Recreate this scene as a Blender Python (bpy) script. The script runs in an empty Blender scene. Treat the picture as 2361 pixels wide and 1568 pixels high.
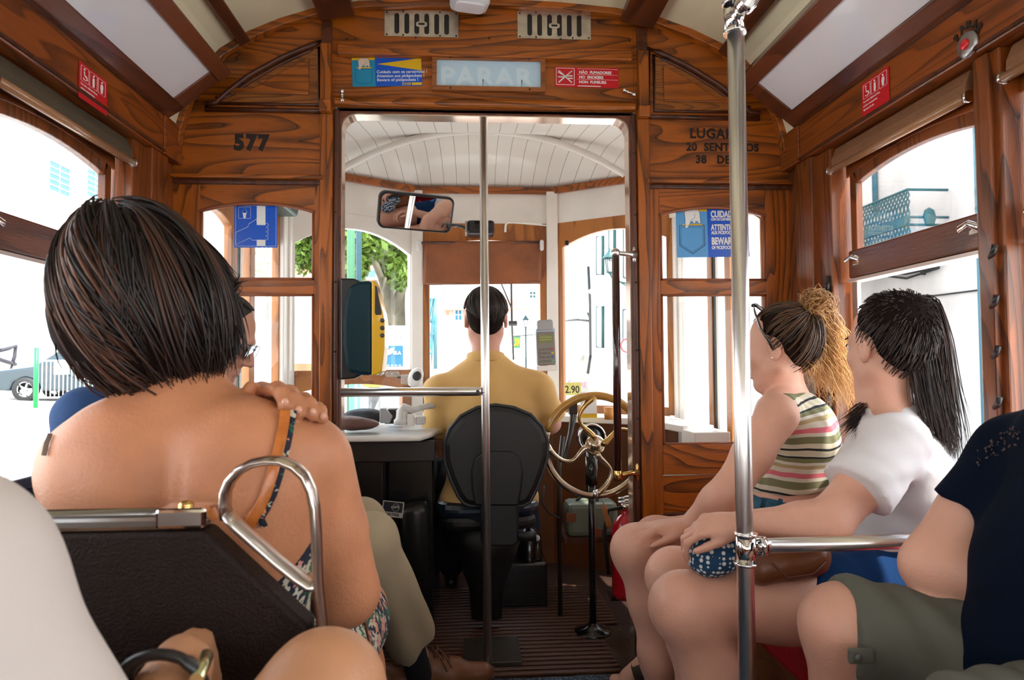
import bpy, bmesh, math, random
import numpy as np
from mathutils import Vector, Matrix, Euler, noise as mnoise
SC = bpy.context.scene
COL = SC.collection
random.seed(7); RNG = np.random.default_rng(7)
# ---------------------------------------------------------------- camera
FPX, IW, IH = 1600.0, 2361, 1568
CAM = Vector((0, 0, 1.05))
YAW, PIT, ROL = math.radians(3.67), math.radians(2.07), math.radians(0.35)
_f = Vector((math.sin(YAW)*math.cos(PIT), math.cos(YAW)*math.cos(PIT), math.sin(PIT)))
_r0 = Vector((math.cos(YAW), -math.sin(YAW), 0)); _u0 = _r0.cross(_f)
_r = _r0*math.cos(ROL) - _u0*math.sin(ROL); _u = _u0*math.cos(ROL) + _r0*math.sin(ROL)
cd = bpy.data.cameras.new('camera'); cam = bpy.data.objects.new('camera', cd); COL.objects.link(cam)
cam.matrix_world = Matrix(((_r.x, _u.x, -_f.x, CAM.x), (_r.y, _u.y, -_f.y, CAM.y), (_r.z, _u.z, -_f.z, CAM.z), (0, 0, 0, 1)))
cd.sensor_width = 36; cd.lens = 36*FPX/IW; cd.clip_start = 0.05; cd.clip_end = 300
cd.dof.use_dof = True; cd.dof.focus_distance = 2.2; cd.dof.aperture_fstop = 8.0
SC.camera = cam
SC.view_settings.view_transform = 'Standard'; SC.view_settings.look = 'None'
SC.view_settings.exposure = 0.0; SC.view_settings.gamma = 1.0; SC.view_settings.use_curve_mapping = False
# ---------------------------------------------------------------- daylight
w = bpy.data.worlds.new('sky'); SC.world = w; w.use_nodes = True
wn = w.node_tree; bgn = wn.nodes['Background']
tc = wn.nodes.new('ShaderNodeTexCoord'); sx = wn.nodes.new('ShaderNodeSeparateXYZ'); wr = wn.nodes.new('ShaderNodeValToRGB')
wn.links.new(tc.outputs['Generated'], sx.inputs[0]); wn.links.new(sx.outputs[2], wr.inputs[0]); wn.links.new(wr.outputs[0], bgn.inputs[0])
wr.color_ramp.elements[0].color = (1, 0.97, 0.93, 1); wr.color_ramp.elements[1].color = (0.62, 0.8, 1, 1); wr.color_ramp.elements[1].position = 0.9
bgn.inputs[1].default_value = 6.2
sd = bpy.data.lights.new('sun', 'SUN'); sd.energy = 14.0; sd.angle = math.radians(1.0); sd.color = (1, 0.95, 0.86)
sun = bpy.data.objects.new('sun', sd); COL.objects.link(sun)
sun.rotation_euler = Vector((-0.35, 0.25, -0.9)).to_track_quat('-Z', 'Y').to_euler()   # from high above the right, slightly behind

# ---------------------------------------------------------------- picture measurements -> world points
def ray(px, py):
    return (_f + _r*((px-1180.5)/FPX) - _u*((py-784.0)/FPX))
def PY(px, py, Y): d = ray(px, py); return CAM + d*(Y/d.y)
def PX(px, py, X): d = ray(px, py); return CAM + d*(X/d.x)
def PZ(px, py, Z): d = ray(px, py); return CAM + d*((Z-CAM.z)/d.z)
YB = 2.42                      # the bulkhead's plane
def B(px, py): p = PY(px, py, YB); return (p.x, p.z)

# ---------------------------------------------------------------- tags
def tag(o, label=None, cat=None, group=None, kind=None):
    if label: o['label'] = label
    if cat: o['category'] = cat
    if group: o['group'] = group
    if kind: o['kind'] = kind
    return o
def thing(name, label, cat, loc=(0, 0, 0), group=None):
    o = bpy.data.objects.new(name, None); COL.objects.link(o); o.location = loc; o.empty_display_size = .05
    return tag(o, label, cat, group)
# ---------------------------------------------------------------- mesh builder
class MB:
    def __init__(s): s.v = []; s.f = []; s.sm = []; s.mi = []; s.cm = 0
    def add(s, vs, fs, smooth=False):
        n = len(s.v); s.v += [tuple(v) for v in vs]; s.f += [tuple(i+n for i in f) for f in fs]; s.sm += [smooth]*len(fs); s.mi += [s.cm]*len(fs); return s
    def box(s, x0, x1, y0, y1, z0, z1, M=None):
        vs = [(x, y, z) for x in (x0, x1) for y in (y0, y1) for z in (z0, z1)]
        if M is not None: vs = [M @ Vector(v) for v in vs]
        return s.add(vs, [(0, 1, 3, 2), (4, 6, 7, 5), (0, 4, 5, 1), (2, 3, 7, 6), (0, 2, 6, 4), (1, 5, 7, 3)])
    def prism(s, pts, axis, a, b, M=None, smooth=False):
        """2-D outline extruded along axis ('x','y','z') from a to b; outline coords are the two remaining axes in order"""
        def mk(p, t):
            if axis == 'x': return (t, p[0], p[1])
            if axis == 'y': return (p[0], t, p[1])
            return (p[0], p[1], t)
        n = len(pts); vs = [mk(p, a) for p in pts]+[mk(p, b) for p in pts]
        if M is not None: vs = [M @ Vector(v) for v in vs]
        k = len(s.f)
        s.add(vs, [tuple(range(n)), tuple(range(2*n-1, n-1, -1))])
        s.add(vs, [(i, (i+1) % n, n+(i+1) % n, n+i) for i in range(n)], smooth) if smooth else None
        if not smooth:
            base = len(s.v)-2*n
            for i in range(n): s.f.append((base+i, base+(i+1) % n, base+n+(i+1) % n, base+n+i)); s.sm.append(False); s.mi.append(s.cm)
        return s
    def tube(s, path, r, seg=12, closed=False, cap=True, flat=None, up=None):
        """tube along path; r number or list; flat=(sx,sy) squashes the section; up = reference direction for the section's x"""
        P = [Vector(p) for p in path]; n = len(P); R = [r]*n if not hasattr(r, '__len__') else list(r)
        fx, fy = flat or (1, 1); vs = []; prev = Vector(up) if up is not None else None
        for i in range(n):
            if closed: t = P[(i+1) % n]-P[i-1]
            else: t = P[min(i+1, n-1)]-P[max(i-1, 0)]
            if t.length < 1e-9: t = Vector((0, 0, 1))
            t.normalize()
            if prev is None: prev = Vector((0, 0, 1)) if abs(t.z) < .9 else Vector((1, 0, 0))
            a = (prev-t*prev.dot(t))
            if a.length < 1e-6: a = t.orthogonal()
            a.normalize(); b = t.cross(a); prev = a if up is None else Vector(up)
            for k in range(seg):
                th = 2*math.pi*k/seg; vs.append(P[i]+a*(math.cos(th)*R[i]*fx)+b*(math.sin(th)*R[i]*fy))
        fs = []
        for i in range(n if closed else n-1):
            j = (i+1) % n
            for k in range(seg): l = (k+1) % seg; fs.append((i*seg+k, i*seg+l, j*seg+l, j*seg+k))
        s.add(vs, fs, True)
        if cap and not closed:
            m = len(s.v)-len(vs)
            s.f += [tuple(m+k for k in range(seg))[::-1], tuple(m+(n-1)*seg+k for k in range(seg))]; s.sm += [False]*2; s.mi += [s.cm]*2
        return s
    def lathe(s, prof, c=(0, 0, 0), axis='z', seg=24, M=None):
        """prof: list of (radius, height) revolved about axis through c"""
        vs = []
        for r, h in prof:
            for k in range(seg):
                th = 2*math.pi*k/seg; a, b = r*math.cos(th), r*math.sin(th)
                p = {'z': (a, b, h), 'y': (a, h, b), 'x': (h, a, b)}[axis]
                q = Vector(p)
                if M is not None: q = M @ q
                vs.append(q+Vector(c))
        fs = [(i*seg+k, i*seg+(k+1) % seg, (i+1)*seg+(k+1) % seg, (i+1)*seg+k) for i in range(len(prof)-1) for k in range(seg)]
        return s.add(vs, fs, True)
    def ball(s, c, r, seg=16, M=None):
        rx, ry, rz = (r, r, r) if not hasattr(r, '__len__') else r
        vs = []; n = seg//2
        for i in range(n+1):
            ph = math.pi*i/n
            for k in range(seg):
                th = 2*math.pi*k/seg; q = Vector((rx*math.sin(ph)*math.cos(th), ry*math.sin(ph)*math.sin(th), rz*math.cos(ph)))
                if M is not None: q = M @ q
                vs.append(q+Vector(c))
        return s.add(vs, [(i*seg+k, i*seg+(k+1) % seg, (i+1)*seg+(k+1) % seg, (i+1)*seg+k) for i in range(n) for k in range(seg)], True)
    def disc(s, c, r, axis='y', h=.002, seg=32):
        return s.lathe([(1e-4, -h), (r, -h), (r, h), (1e-4, h)], c, axis, seg)
    def sheet(s, fn, nu, nv, smooth=True):
        vs = [fn(i/nu, j/nv) for i in range(nu+1) for j in range(nv+1)]
        return s.add(vs, [(i*(nv+1)+j, (i+1)*(nv+1)+j, (i+1)*(nv+1)+j+1, i*(nv+1)+j+1) for i in range(nu) for j in range(nv)], smooth)
    def build(s, name, mat, parent=None, bevel=0, solid=0, sub=0, kind=None):
        me = bpy.data.meshes.new(name); me.from_pydata(s.v, [], s.f)
        me.polygons.foreach_set('use_smooth', s.sm)
        mats = mat if isinstance(mat, (list, tuple)) else [mat]
        for m in mats: me.materials.append(m)
        if len(mats) > 1: me.polygons.foreach_set('material_index', s.mi)
        bm = bmesh.new(); bm.from_mesh(me); bmesh.ops.remove_doubles(bm, verts=bm.verts, dist=1e-6)
        bmesh.ops.recalc_face_normals(bm, faces=bm.faces); bm.to_mesh(me); bm.free(); me.update()
        return link(name, me, parent, bevel, solid, sub, kind)
def link(name, me, parent=None, bevel=0, solid=0, sub=0, kind=None):
    o = bpy.data.objects.new(name, me); COL.objects.link(o)
    if parent is not None:
        o.parent = parent; o.matrix_parent_inverse = pworld(parent).inverted()
    if solid:
        m = o.modifiers.new('t', 'SOLIDIFY'); m.thickness = solid; m.offset = 0
    if bevel:
        m = o.modifiers.new('b', 'BEVEL'); m.width = bevel; m.segments = 2; m.limit_method = 'ANGLE'; m.harden_normals = False
    if sub:
        m = o.modifiers.new('s', 'SUBSURF'); m.levels = sub; m.render_levels = sub
    if kind: o['kind'] = kind
    return o
def pworld(p):
    m = Matrix.LocRotScale(p.location, p.rotation_euler, p.scale)
    if p.parent: m = pworld(p.parent) @ p.matrix_parent_inverse @ m
    return m
def arc(cx, cy, r, a0, a1, n=10, ry=None):
    ry = r if ry is None else ry
    return [(cx+r*math.cos(math.radians(a0+(a1-a0)*i/n)), cy+ry*math.sin(math.radians(a0+(a1-a0)*i/n))) for i in range(n+1)]
def rrect(x0, x1, y0, y1, r, n=5):
    return arc(x1-r, y1-r, r, 0, 90, n)+arc(x0+r, y1-r, r, 90, 180, n)+arc(x0+r, y0+r, r, 180, 270, n)+arc(x1-r, y0+r, r, 270, 360, n)
def text(name, body, size, origin, mat, parent=None, xdir=(1, 0, 0), up=(0, 0, 1), align='LEFT', bold=0.0, extrude=.0006, sx=1.0, track=1.0):
    cu = bpy.data.curves.new(name, 'FONT'); cu.body = body; cu.size = size; cu.align_x = align; cu.offset = bold; cu.extrude = extrude; cu.space_character = track
    cu.resolution_u = 3
    t = bpy.data.objects.new(name, cu); COL.objects.link(t)
    dg = bpy.context.evaluated_depsgraph_get(); me = bpy.data.meshes.new_from_object(t.evaluated_get(dg)); bpy.data.objects.remove(t)
    X = Vector(xdir).normalized(); Z = Vector(up).normalized(); N = X.cross(Z)
    M = Matrix(((X.x*sx, Z.x, N.x, origin[0]), (X.y*sx, Z.y, N.y, origin[1]), (X.z*sx, Z.z, N.z, origin[2]), (0, 0, 0, 1)))
    me.transform(M); me.materials.clear(); me.materials.append(mat)
    return link(name, me, parent)
# ---------------------------------------------------------------- materials
MATS = {}
def mat(name, color, rough=.5, metal=0, coat=0, bump=0, bscale=60, trans=0, sss=0, emis=0, var=0, vscale=8, spec=.5, sheen=0):
    if name in MATS: return MATS[name]
    m = bpy.data.materials.new(name); m.use_nodes = True; nt = m.node_tree; p = nt.nodes['Principled BSDF']
    c = tuple(color)+(1,); p.inputs['Base Color'].default_value = c; p.inputs['Roughness'].default_value = rough; p.inputs['Metallic'].default_value = metal
    p.inputs['Coat Weight'].default_value = coat; p.inputs['Transmission Weight'].default_value = trans; p.inputs['Specular IOR Level'].default_value = spec
    p.inputs['Sheen Weight'].default_value = sheen
    if sss: p.inputs['Subsurface Weight'].default_value = sss; p.inputs['Subsurface Radius'].default_value = (.012, .005, .003); p.inputs['Subsurface Scale'].default_value = 1.0
    if emis: p.inputs['Emission Color'].default_value = c; p.inputs['Emission Strength'].default_value = emis
    if bump or var:
        co = nt.nodes.new('ShaderNodeTexCoord')
    if var:
        n = nt.nodes.new('ShaderNodeTexNoise'); n.inputs['Scale'].default_value = vscale; n.inputs['Detail'].default_value = 4; nt.links.new(co.outputs['Object'], n.inputs['Vector'])
        r = nt.nodes.new('ShaderNodeValToRGB'); r.color_ramp.elements[0].position = .3; r.color_ramp.elements[1].position = .7
        r.color_ramp.elements[0].color = tuple(x*(1-var) for x in color)+(1,); r.color_ramp.elements[1].color = tuple(min(1, x*(1+var)) for x in color)+(1,)
        nt.links.new(n.outputs['Fac'], r.inputs[0]); nt.links.new(r.outputs[0], p.inputs['Base Color'])
    if bump:
        n = nt.nodes.new('ShaderNodeTexNoise'); n.inputs['Scale'].default_value = bscale; n.inputs['Detail'].default_value = 3; nt.links.new(co.outputs['Object'], n.inputs['Vector'])
        b = nt.nodes.new('ShaderNodeBump'); b.inputs['Strength'].default_value = bump; b.inputs['Distance'].default_value = .01
        nt.links.new(n.outputs['Fac'], b.inputs['Height']); nt.links.new(b.outputs[0], p.inputs['Normal'])
    MATS[name] = m; return m
def wood(name, axis, light=(.41, .105, .005), dark=(.026, .006, .001), scale=1.0, rough=.24, contrast=1.0, bands=15.0, coat=.22):
    """varnished wood, grain along axis, cathedral rings + fine pores"""
    m = bpy.data.materials.new(name); m.use_nodes = True; nt = m.node_tree; p = nt.nodes['Principled BSDF']; N = nt.nodes.new; L = nt.links.new
    co = N('ShaderNodeTexCoord'); mp = N('ShaderNodeMapping'); s = {'x': (1.2, 10, 10), 'y': (10, 1.2, 10), 'z': (10, 10, 1.2)}[axis]
    mp.inputs['Scale'].default_value = tuple(v*scale for v in s); L(co.outputs['Object'], mp.inputs[0])
    n1 = N('ShaderNodeTexNoise'); n1.inputs['Scale'].default_value = .7; n1.inputs['Detail'].default_value = 1.5; n1.inputs['Distortion'].default_value = .35; L(mp.outputs[0], n1.inputs['Vector'])
    mu = N('ShaderNodeMath'); mu.operation = 'MULTIPLY'; mu.inputs[1].default_value = bands; L(n1.outputs['Fac'], mu.inputs[0])
    pp = N('ShaderNodeMath'); pp.operation = 'FRACT'; L(mu.outputs[0], pp.inputs[0])
    r1 = N('ShaderNodeValToRGB'); e = r1.color_ramp.elements; e[0].position = 0; e[0].color = (0, 0, 0, 1); e[1].position = .10; e[1].color = (.95, .95, .95, 1)
    a = r1.color_ramp.elements.new(.6); a.color = (.78, .78, .78, 1); b = r1.color_ramp.elements.new(.93); b.color = (.38, .38, .38, 1); L(pp.outputs[0], r1.inputs[0])
    n2 = N('ShaderNodeTexNoise'); n2.inputs['Scale'].default_value = 13; n2.inputs['Detail'].default_value = 4; n2.inputs['Roughness'].default_value = .7; L(mp.outputs[0], n2.inputs['Vector'])
    n3 = N('ShaderNodeTexNoise'); n3.inputs['Scale'].default_value = 2.2; n3.inputs['Detail'].default_value = 2; L(co.outputs['Object'], n3.inputs['Vector'])
    m1 = N('ShaderNodeMix'); m1.data_type = 'FLOAT'; m1.inputs['Factor'].default_value = .40; L(r1.outputs[0], m1.inputs[2]); L(n2.outputs['Fac'], m1.inputs[3])
    m2 = N('ShaderNodeMix'); m2.data_type = 'FLOAT'; m2.inputs['Factor'].default_value = .3; L(m1.outputs[0], m2.inputs[2]); L(n3.outputs['Fac'], m2.inputs[3])
    r = N('ShaderNodeValToRGB'); e = r.color_ramp.elements; e[0].position = .30; e[1].position = .68
    mid = tuple((x+y)/2*.85 for x, y in zip(light, dark))
    e[0].color = tuple(x*(1-contrast)+y*contrast for x, y in zip(mid, dark))+(1,); e[1].color = tuple(light)+(1,); q = e.new(.46); q.color = mid+(1,)
    L(m2.outputs[0], r.inputs[0]); L(r.outputs[0], p.inputs['Base Color']); p.inputs['Roughness'].default_value = rough+.12
    p.inputs['Coat Weight'].default_value = coat; p.inputs['Coat Roughness'].default_value = .12
    bp = N('ShaderNodeBump'); bp.inputs['Strength'].default_value = .22; bp.inputs['Distance'].default_value = .004; L(n2.outputs['Fac'], bp.inputs['Height']); L(bp.outputs[0], p.inputs['Normal'])
    MATS[name] = m; return m
def glassmat(name, tint=(1, 1, 1), refl=.9):
    m = bpy.data.materials.new(name); m.use_nodes = True; nt = m.node_tree; nt.nodes.clear(); N = nt.nodes.new; L = nt.links.new
    o = N('ShaderNodeOutputMaterial'); t = N('ShaderNodeBsdfTransparent'); t.inputs[0].default_value = tuple(tint)+(1,)
    g = N('ShaderNodeBsdfGlossy'); g.inputs['Roughness'].default_value = .02; fr = N('ShaderNodeFresnel'); fr.inputs[0].default_value = 1.45
    mm = N('ShaderNodeMath'); mm.operation = 'MULTIPLY'; mm.inputs[1].default_value = refl; L(fr.outputs[0], mm.inputs[0])
    mx = N('ShaderNodeMixShader'); L(mm.outputs[0], mx.inputs[0]); L(t.outputs[0], mx.inputs[1]); L(g.outputs[0], mx.inputs[2]); L(mx.outputs[0], o.inputs[0]); MATS[name] = m; return m
def nodes_of(m): return m.node_tree.nodes['Principled BSDF'], m.node_tree
WX = wood('wood_x', 'x'); WZ = wood('wood_z', 'z'); WY = wood('wood_y', 'y', light=(.30, .07, .008), dark=(.07, .014, .002), contrast=.7)
WXD = wood('wood_x_fine', 'x', light=(.34, .11, .016), dark=(.06, .014, .003), scale=1.6, bands=14)
WCEIL = wood('wood_ceiling', 'y', light=(.13, .032, .009), dark=(.05, .012, .004), contrast=.6, bands=4)
WRED = wood('wood_red', 'y', light=(.17, .045, .016), dark=(.06, .014, .006), contrast=.6, bands=4, rough=.2)
WSIDE = wood('wood_side', 'z', light=(.24, .058, .007), dark=(.03, .007, .002)); WCAB = wood('wood_cab', 'z', light=(.46, .17, .035), dark=(.2, .06, .012), contrast=.7, bands=5)
WCABX = wood('wood_cab_x', 'x', light=(.46, .17, .035), dark=(.2, .06, .012), contrast=.7, bands=5)
WDK = wood('wood_brown', 'z', light=(.10, .026, .010), dark=(.03, .008, .004), contrast=.6, bands=5)
STEEL = mat('brushed_steel', (.84, .82, .80), .30, 1); CHROME = mat('chrome', (.85, .85, .85), .07, 1); BRASS = mat('brass', (.75, .5, .18), .2, 1)
WORNSTEEL = mat('worn_steel', (.62, .58, .52), .3, 1, bump=.15, bscale=30, var=.2, vscale=20)
BLACK = mat('black_plastic', (.012, .012, .013), .35); BLKM = mat('black_enamel', (.01, .01, .011), .22, coat=.4); BLKR = mat('black_rubber', (.015, .015, .016), .7)
CREAM = mat('cream_paint', (.88, .80, .56), .45, var=.05, vscale=3); WHITE = mat('white_paint', (.86, .83, .77), .35, coat=.2, bump=.05, bscale=20, var=.06, vscale=5)
WHITEP = mat('white_print', (.85, .85, .83), .5); GLASS = glassmat('pane_glass', refl=.4); DIFF = mat('diffuser', (.86, .85, .88), .12, coat=.5)
SCREW = mat('screw_dark', (.06, .045, .03), .35, .8); REDP = mat('red_sticker', (.62, .01, .02), .35); BLUEP = mat('blue_sticker', (.005, .10, .62), .3)
print('base ok')
# ================================================================ saloon shell
CX = .08; YR = -2.7           # centre line, rear wall
ARCH = [(0, 2.335), (.25, 2.328), (.45, 2.313), (.6, 2.285), (.72, 2.245), (.83, 2.195), (.92, 2.135), (.985, 2.06), (1.03, 1.98), (1.06, 1.88), (1.072, 1.80)]
ARCHF = [(CX-x, z) for x, z in ARCH[::-1]]+[(CX+x, z) for x, z in ARCH[1:]]
def arch_z(x):
    a = abs(x-CX)
    for (x0, z0), (x1, z1) in zip(ARCH, ARCH[1:]):
        if a <= x1: return z0+(z1-z0)*(a-x0)/(x1-x0)
    return 1.8
MB().box(-1.25, 1.35, YR-.1, 3.75, -.06, 0).build('floor', mat('floor_board', (.05, .022, .012), .55, bump=.3, bscale=40, var=.3), kind='structure')
m = MB(); inner = ARCHF; outer = [(x+(x-CX)*.04, z+.05) for x, z in ARCHF]
m.prism(inner+outer[::-1], 'y', YR, YB+.04); m.build('ceiling', CREAM, kind='structure')
for o_ in [COL.objects['ceiling']]: pass
# roof ribs and longitudinal members (structure trim)
def rib(y0, y1, d, name, mt):
    m = MB(); AF = [q for q in ARCHF if q[1] > (1.79 if y1 > 2.4 else 2.05)]; inn = [(CX+(x-CX)*.985, z-d) for x, z in AF]; m.prism(inn+[(x, z+.004) for x, z in AF][::-1], 'y', y0, y1); return m.build(name, mt, bevel=.003, kind='structure')
rib(2.385, 2.42, .022, 'trim_1', WX)
k = 2
for y in (1.83, 1.13, .43, -.27, -.97, -1.67): rib(y, y+.035, .018, 'trim_%d' % k, WCEIL); k += 1
for s in (-1, 1):
    for a, wd, d in ((.53, .12, .035), (.845, .04, .024)):     # long beam beside the centre panel, slimmer one outside
        x = CX+s*a; sl = (arch_z(x+.03)-arch_z(x-.03))/.06; an = math.atan(sl)
        M = Matrix.Translation((x, 0, arch_z(x)-.012)) @ Matrix.Rotation(-an, 4, 'Y')
        MB().box(-wd/2, wd/2, YR, YB-.03, -d, .012, M).build('trim_%d' % k, WCEIL, bevel=.004, kind='structure'); k += 1
# ---------------------------------------------------------------- side walls
POSTS = [1.45+.06-.70*i for i in range(7)]
BAYS = [(1.51-.70*i, 2.10-.70*i) for i in range(7)]
def side_wall(s, name):
    X = lambda d: CX+s*d
    def bx(m, a, b, y0, y1, z0, z1): m.box(min(X(a), X(b)), max(X(a), X(b)), y0, y1, z0, z1)
    m = MB(); m.cm = 0
    bx(m, 1.07, 1.17, YR, YB, 0, .78)                    # lower panelling
    bx(m, 1.05, 1.10, YR, YB, .78, .81)                  # sill
    bx(m, 1.13, 1.17, YR, YB, 1.72, 1.90)
    m.cm = 1
    bx(m, 1.055, 1.13, YR, 2.28, 1.74, 1.872)            # header board
    bx(m, 1.052, 1.13, 2.284, YB, 1.74, 1.868)
    m.cm = 2
    bx(m, 1.08, 1.17, 2.13, YB, .8, 1.74)
    bx(m, 1.06, 1.10, 2.215, 2.33, .8, 1.74)
    for y0, y1 in BAYS[:-1]:
        bx(m, 1.08, 1.17, y0-.09, y0-.008, .8, 1.74); bx(m, 1.066, 1.09, y0-.072, y0-.028, .8, 1.735)
    return m.build(name, [WDK, WY, WSIDE], bevel=.004, kind='structure')
side_wall(-1, 'wall_left'); side_wall(1, 'wall_right')
m = MB()
for s in (-1, 1):
    m2 = MB(); xs = sorted((CX+s*1.048, CX+s*1.056)); m2.box(xs[0], xs[1], YR, 2.28, 1.744, 1.752); m2.box(xs[0], xs[1], YR, 2.28, 1.862, 1.868); m2.build('trim_%d' % k, WDK, kind='structure'); k += 1
def side_window(n, s, y0, y1, detail):
    X = lambda d: CX+s*d
    r = bpy.data.objects.new('window_%d' % n, None); COL.objects.link(r); r.location = (X(1.12), (y0+y1)/2, .8); r['kind'] = 'structure'
    def bx(m, a, b, *q): return m.box(min(X(a), X(b)), max(X(a), X(b)), *q)
    zc = lambda t: 1.618+.028*(1-(2*t-1)**2)
    # outer fixed arch board behind the blind
    pts = [(y0-.02+(y1-y0+.04)*t/12, zc(t/12)+.02) for t in range(13)]+[(y1+.02, 1.74), (y0-.02, 1.74)]
    m = MB(); m.prism(pts, 'x', X(1.126), X(1.134)); m.build('arch_board', WY, r, bevel=.002)
    # upper sash
    m = MB(); pts = [(y0+.03+(y1-y0-.06)*t/12, zc(t/12)-.008) for t in range(13)]
    m.prism(pts+[(y1, 1.70), (y0, 1.70)], 'x', X(1.128), X(1.15)); bx(m, 1.128, 1.15, y0, y0+.03, 1.39, 1.7); bx(m, 1.128, 1.15, y1-.03, y1, 1.39, 1.7); m.build('sash_frame', WSIDE, r, bevel=.002)
    m = MB(); bx(m, 1.118, 1.155, y0-.005, y1+.005, 1.315, 1.402); m.build('sash_rail', WRED, r, bevel=.006)
    m = MB(); bx(m, 1.112, 1.158, y0, y1, 1.303, 1.312); m.build('rail_strip', mat('strip_pale', (.6, .5, .46), .3, .3), r)
    m = MB(); bx(m, 1.139, 1.141, y0+.02, y1-.02, 1.392, 1.68); m.build('glass', GLASS, r)
    m = MB(); bx(m, 1.138, 1.15, y0-.02, y0+.008, .8, 1.31); bx(m, 1.138, 1.15, y1-.008, y1+.02, .8, 1.31); m.build('side_channel', mat('grey_channel', (.45, .44, .43), .4, .6), r)
    if detail:
        for yy in (y1-.045, y0+.045):
            m = MB(); px_ = [X(1.105), X(1.118)]
            bx(m, 1.110, 1.120, yy-.02, yy+.012, 1.352, 1.378)
            m.tube([(X(1.112), yy-.018, 1.365), (X(1.10), yy, 1.378), (X(1.097), yy+.03, 1.368)], [.010, .008, .009], 10, flat=(1, .5)); m.build('latch', CHROME, r, bevel=.002)
        m = MB(); bx(m, 1.070, 1.082, y1+.045, y1+.058, .82, 1.33)
        for q in range(5):
            zz = .84+q*.11; m.tube([(X(1.07), y1+.05, zz), (X(1.062), y1+.03, zz+.012), (X(1.062), y1+.026, zz+.025)], .0065, 8)
        m.build('stop_rack', BLACK, r)
    return r
n = 1
for s in (-1, 1):
    for i, (y0, y1) in enumerate(BAYS[:-1]): side_window(n, s, y0, y1, i < 2); n += 1
def blind(s, y0, y1, lab, first):
    X = lambda d: CX+s*d
    t = thing('roller_blind', lab, 'blind', (X(1.09), (y0+y1)/2, 1.7), 'rolled up window blinds')
    fab = mat('blind_fabric_left', (.085, .062, .036), .8, bump=.3, bscale=150) if s < 0 else mat('blind_fabric_right', (.24, .105, .045), .75, bump=.3, bscale=150)
    m = MB(); m.prism([(X(1.125), 1.738), (X(1.095), 1.735), (X(1.080), 1.70), (X(1.078), 1.676), (X(1.09), 1.664), (X(1.118), 1.67)], 'y', y0, y1); m.build('fabric', fab, t, bevel=.006)
    m = MB(); m.tube([(X(1.082), y0-.006, 1.666), (X(1.082), y1+.006, 1.666)], .011, 12); m.build('bottom_bar', mat('blind_bar', (.38, .19, .09), .25, coat=.5), t)
    [MB().tube([(X(1.082), q, 1.666), (X(1.082), q+.01, 1.666)], .014, 12).build('end_cap', CHROME, t) for q in (y0-.012, y1+.004)]
blind(-1, 1.525, 2.125, 'dark olive blind rolled up over the left window behind the brown bobbed hair', 0)
blind(1, 1.525, 2.125, 'brown blind rolled up over the right window, above the teal balcony', 0)
blind(1, .83, 1.405, 'brown blind end at the right edge of the photo, next to the window post', 0)
blind(-1, .83, 1.405, 'dark olive blind nearer the camera on the left wall, beyond the photo edge', 0)
# rear wall with windows
m = MB(); m.box(-1.1, 1.2, YR-.05, YR, 0, .85)
for a, b in ((-1.1, -.95), (-.45, -.35), (.35, .45), (1.05, 1.2)): m.box(a, b, YR-.05, YR, .85, 1.65)
m.prism([(-1.1, 1.65), (1.2, 1.65)]+[(min(1.2, max(-1.1, x)), z) for x, z in ARCHF[::-1]], 'y', YR-.05, YR); m.build('wall_back', WX, kind='structure')
# ---------------------------------------------------------------- ceiling lights (slanting boxes)
def lightbox(s, lab):
    t = thing('ceiling_light', lab, 'light', (CX+s*.97, 1.2, 1.95), 'slanting ceiling light boxes')
    a = Vector((CX+s*1.068, 0, 1.878)); b = Vector((CX+s*.868, 0, 2.036)); u = (b-a); wd = u.length; u.normalize(); nn = Vector((u.z, 0, -u.x)) * (-1 if s > 0 else 1)
    if nn.z > 0: nn = -nn
    # local frame: x along slope, y along tram, z inward
    M = Matrix(((u.x, 0, nn.x, a.x), (u.y, 1, nn.y, 0), (u.z, 0, nn.z, a.z), (0, 0, 0, 1)))
    y0, y1 = .12, 2.33
    m = MB(); m.box(-.012, .058, y0, y1, -.01, .010, M); m.box(wd-.05, wd, y0, y1, -.03, .016, M)
    m.box(.058, wd-.05, y1-.072, y1, -.02, .010, M); m.box(.058, wd-.05, y0, y0+.07, -.02, .010, M); m.box(wd-.012, wd, y0, y1, -.12, 0, M); m.box(0, wd, y1-.012, y1, -.06, .0, M)
    m.build('frame', WRED, t, bevel=.004)
    MB().box(.05, wd-.045, y0+.06, y1-.07, -.006, .004, M).build('diffuser', DIFF, t)
lightbox(-1, 'long white ceiling light panel in a red-brown wooden frame, on the left side')
lightbox(1, 'long white ceiling light panel in a red-brown wooden frame, on the right beside the pole')
t = thing('ceiling_lamp', 'white oval ceiling lamp cut off by the top edge, above the two metal vents', 'lamp', (.035, 2.31, 2.3))
m = MB(); pts = [(x, z) for x, z in rrect(-.065, .065, -.05, .05, .03)]
M = Matrix.Translation((.012, 2.31, 2.292)) @ Matrix.Rotation(math.radians(12), 4, 'Z'); m.prism(pts, 'z', -.03, .06, M); m.build('housing', mat('lamp_white', (.75, .78, .8), .3), t, bevel=.012)
m = MB(); m.prism(rrect(-.052, .052, -.034, .034, .02), 'z', -.036, -.02, M); m.build('cover', DIFF, t, bevel=.004)

# ================================================================ front bulkhead
YF = YB
def P2(m, pts, y0, y1): m.prism(pts, 'y', y0, y1)
xL, xR = CX-1.09, CX+1.09
dL, dR = -.435, .578                     # door opening
zD = 1.932; zG0 = .765; zG1 = 1.303      # lintel; glass bottom; mid rail
m = MB()
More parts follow.
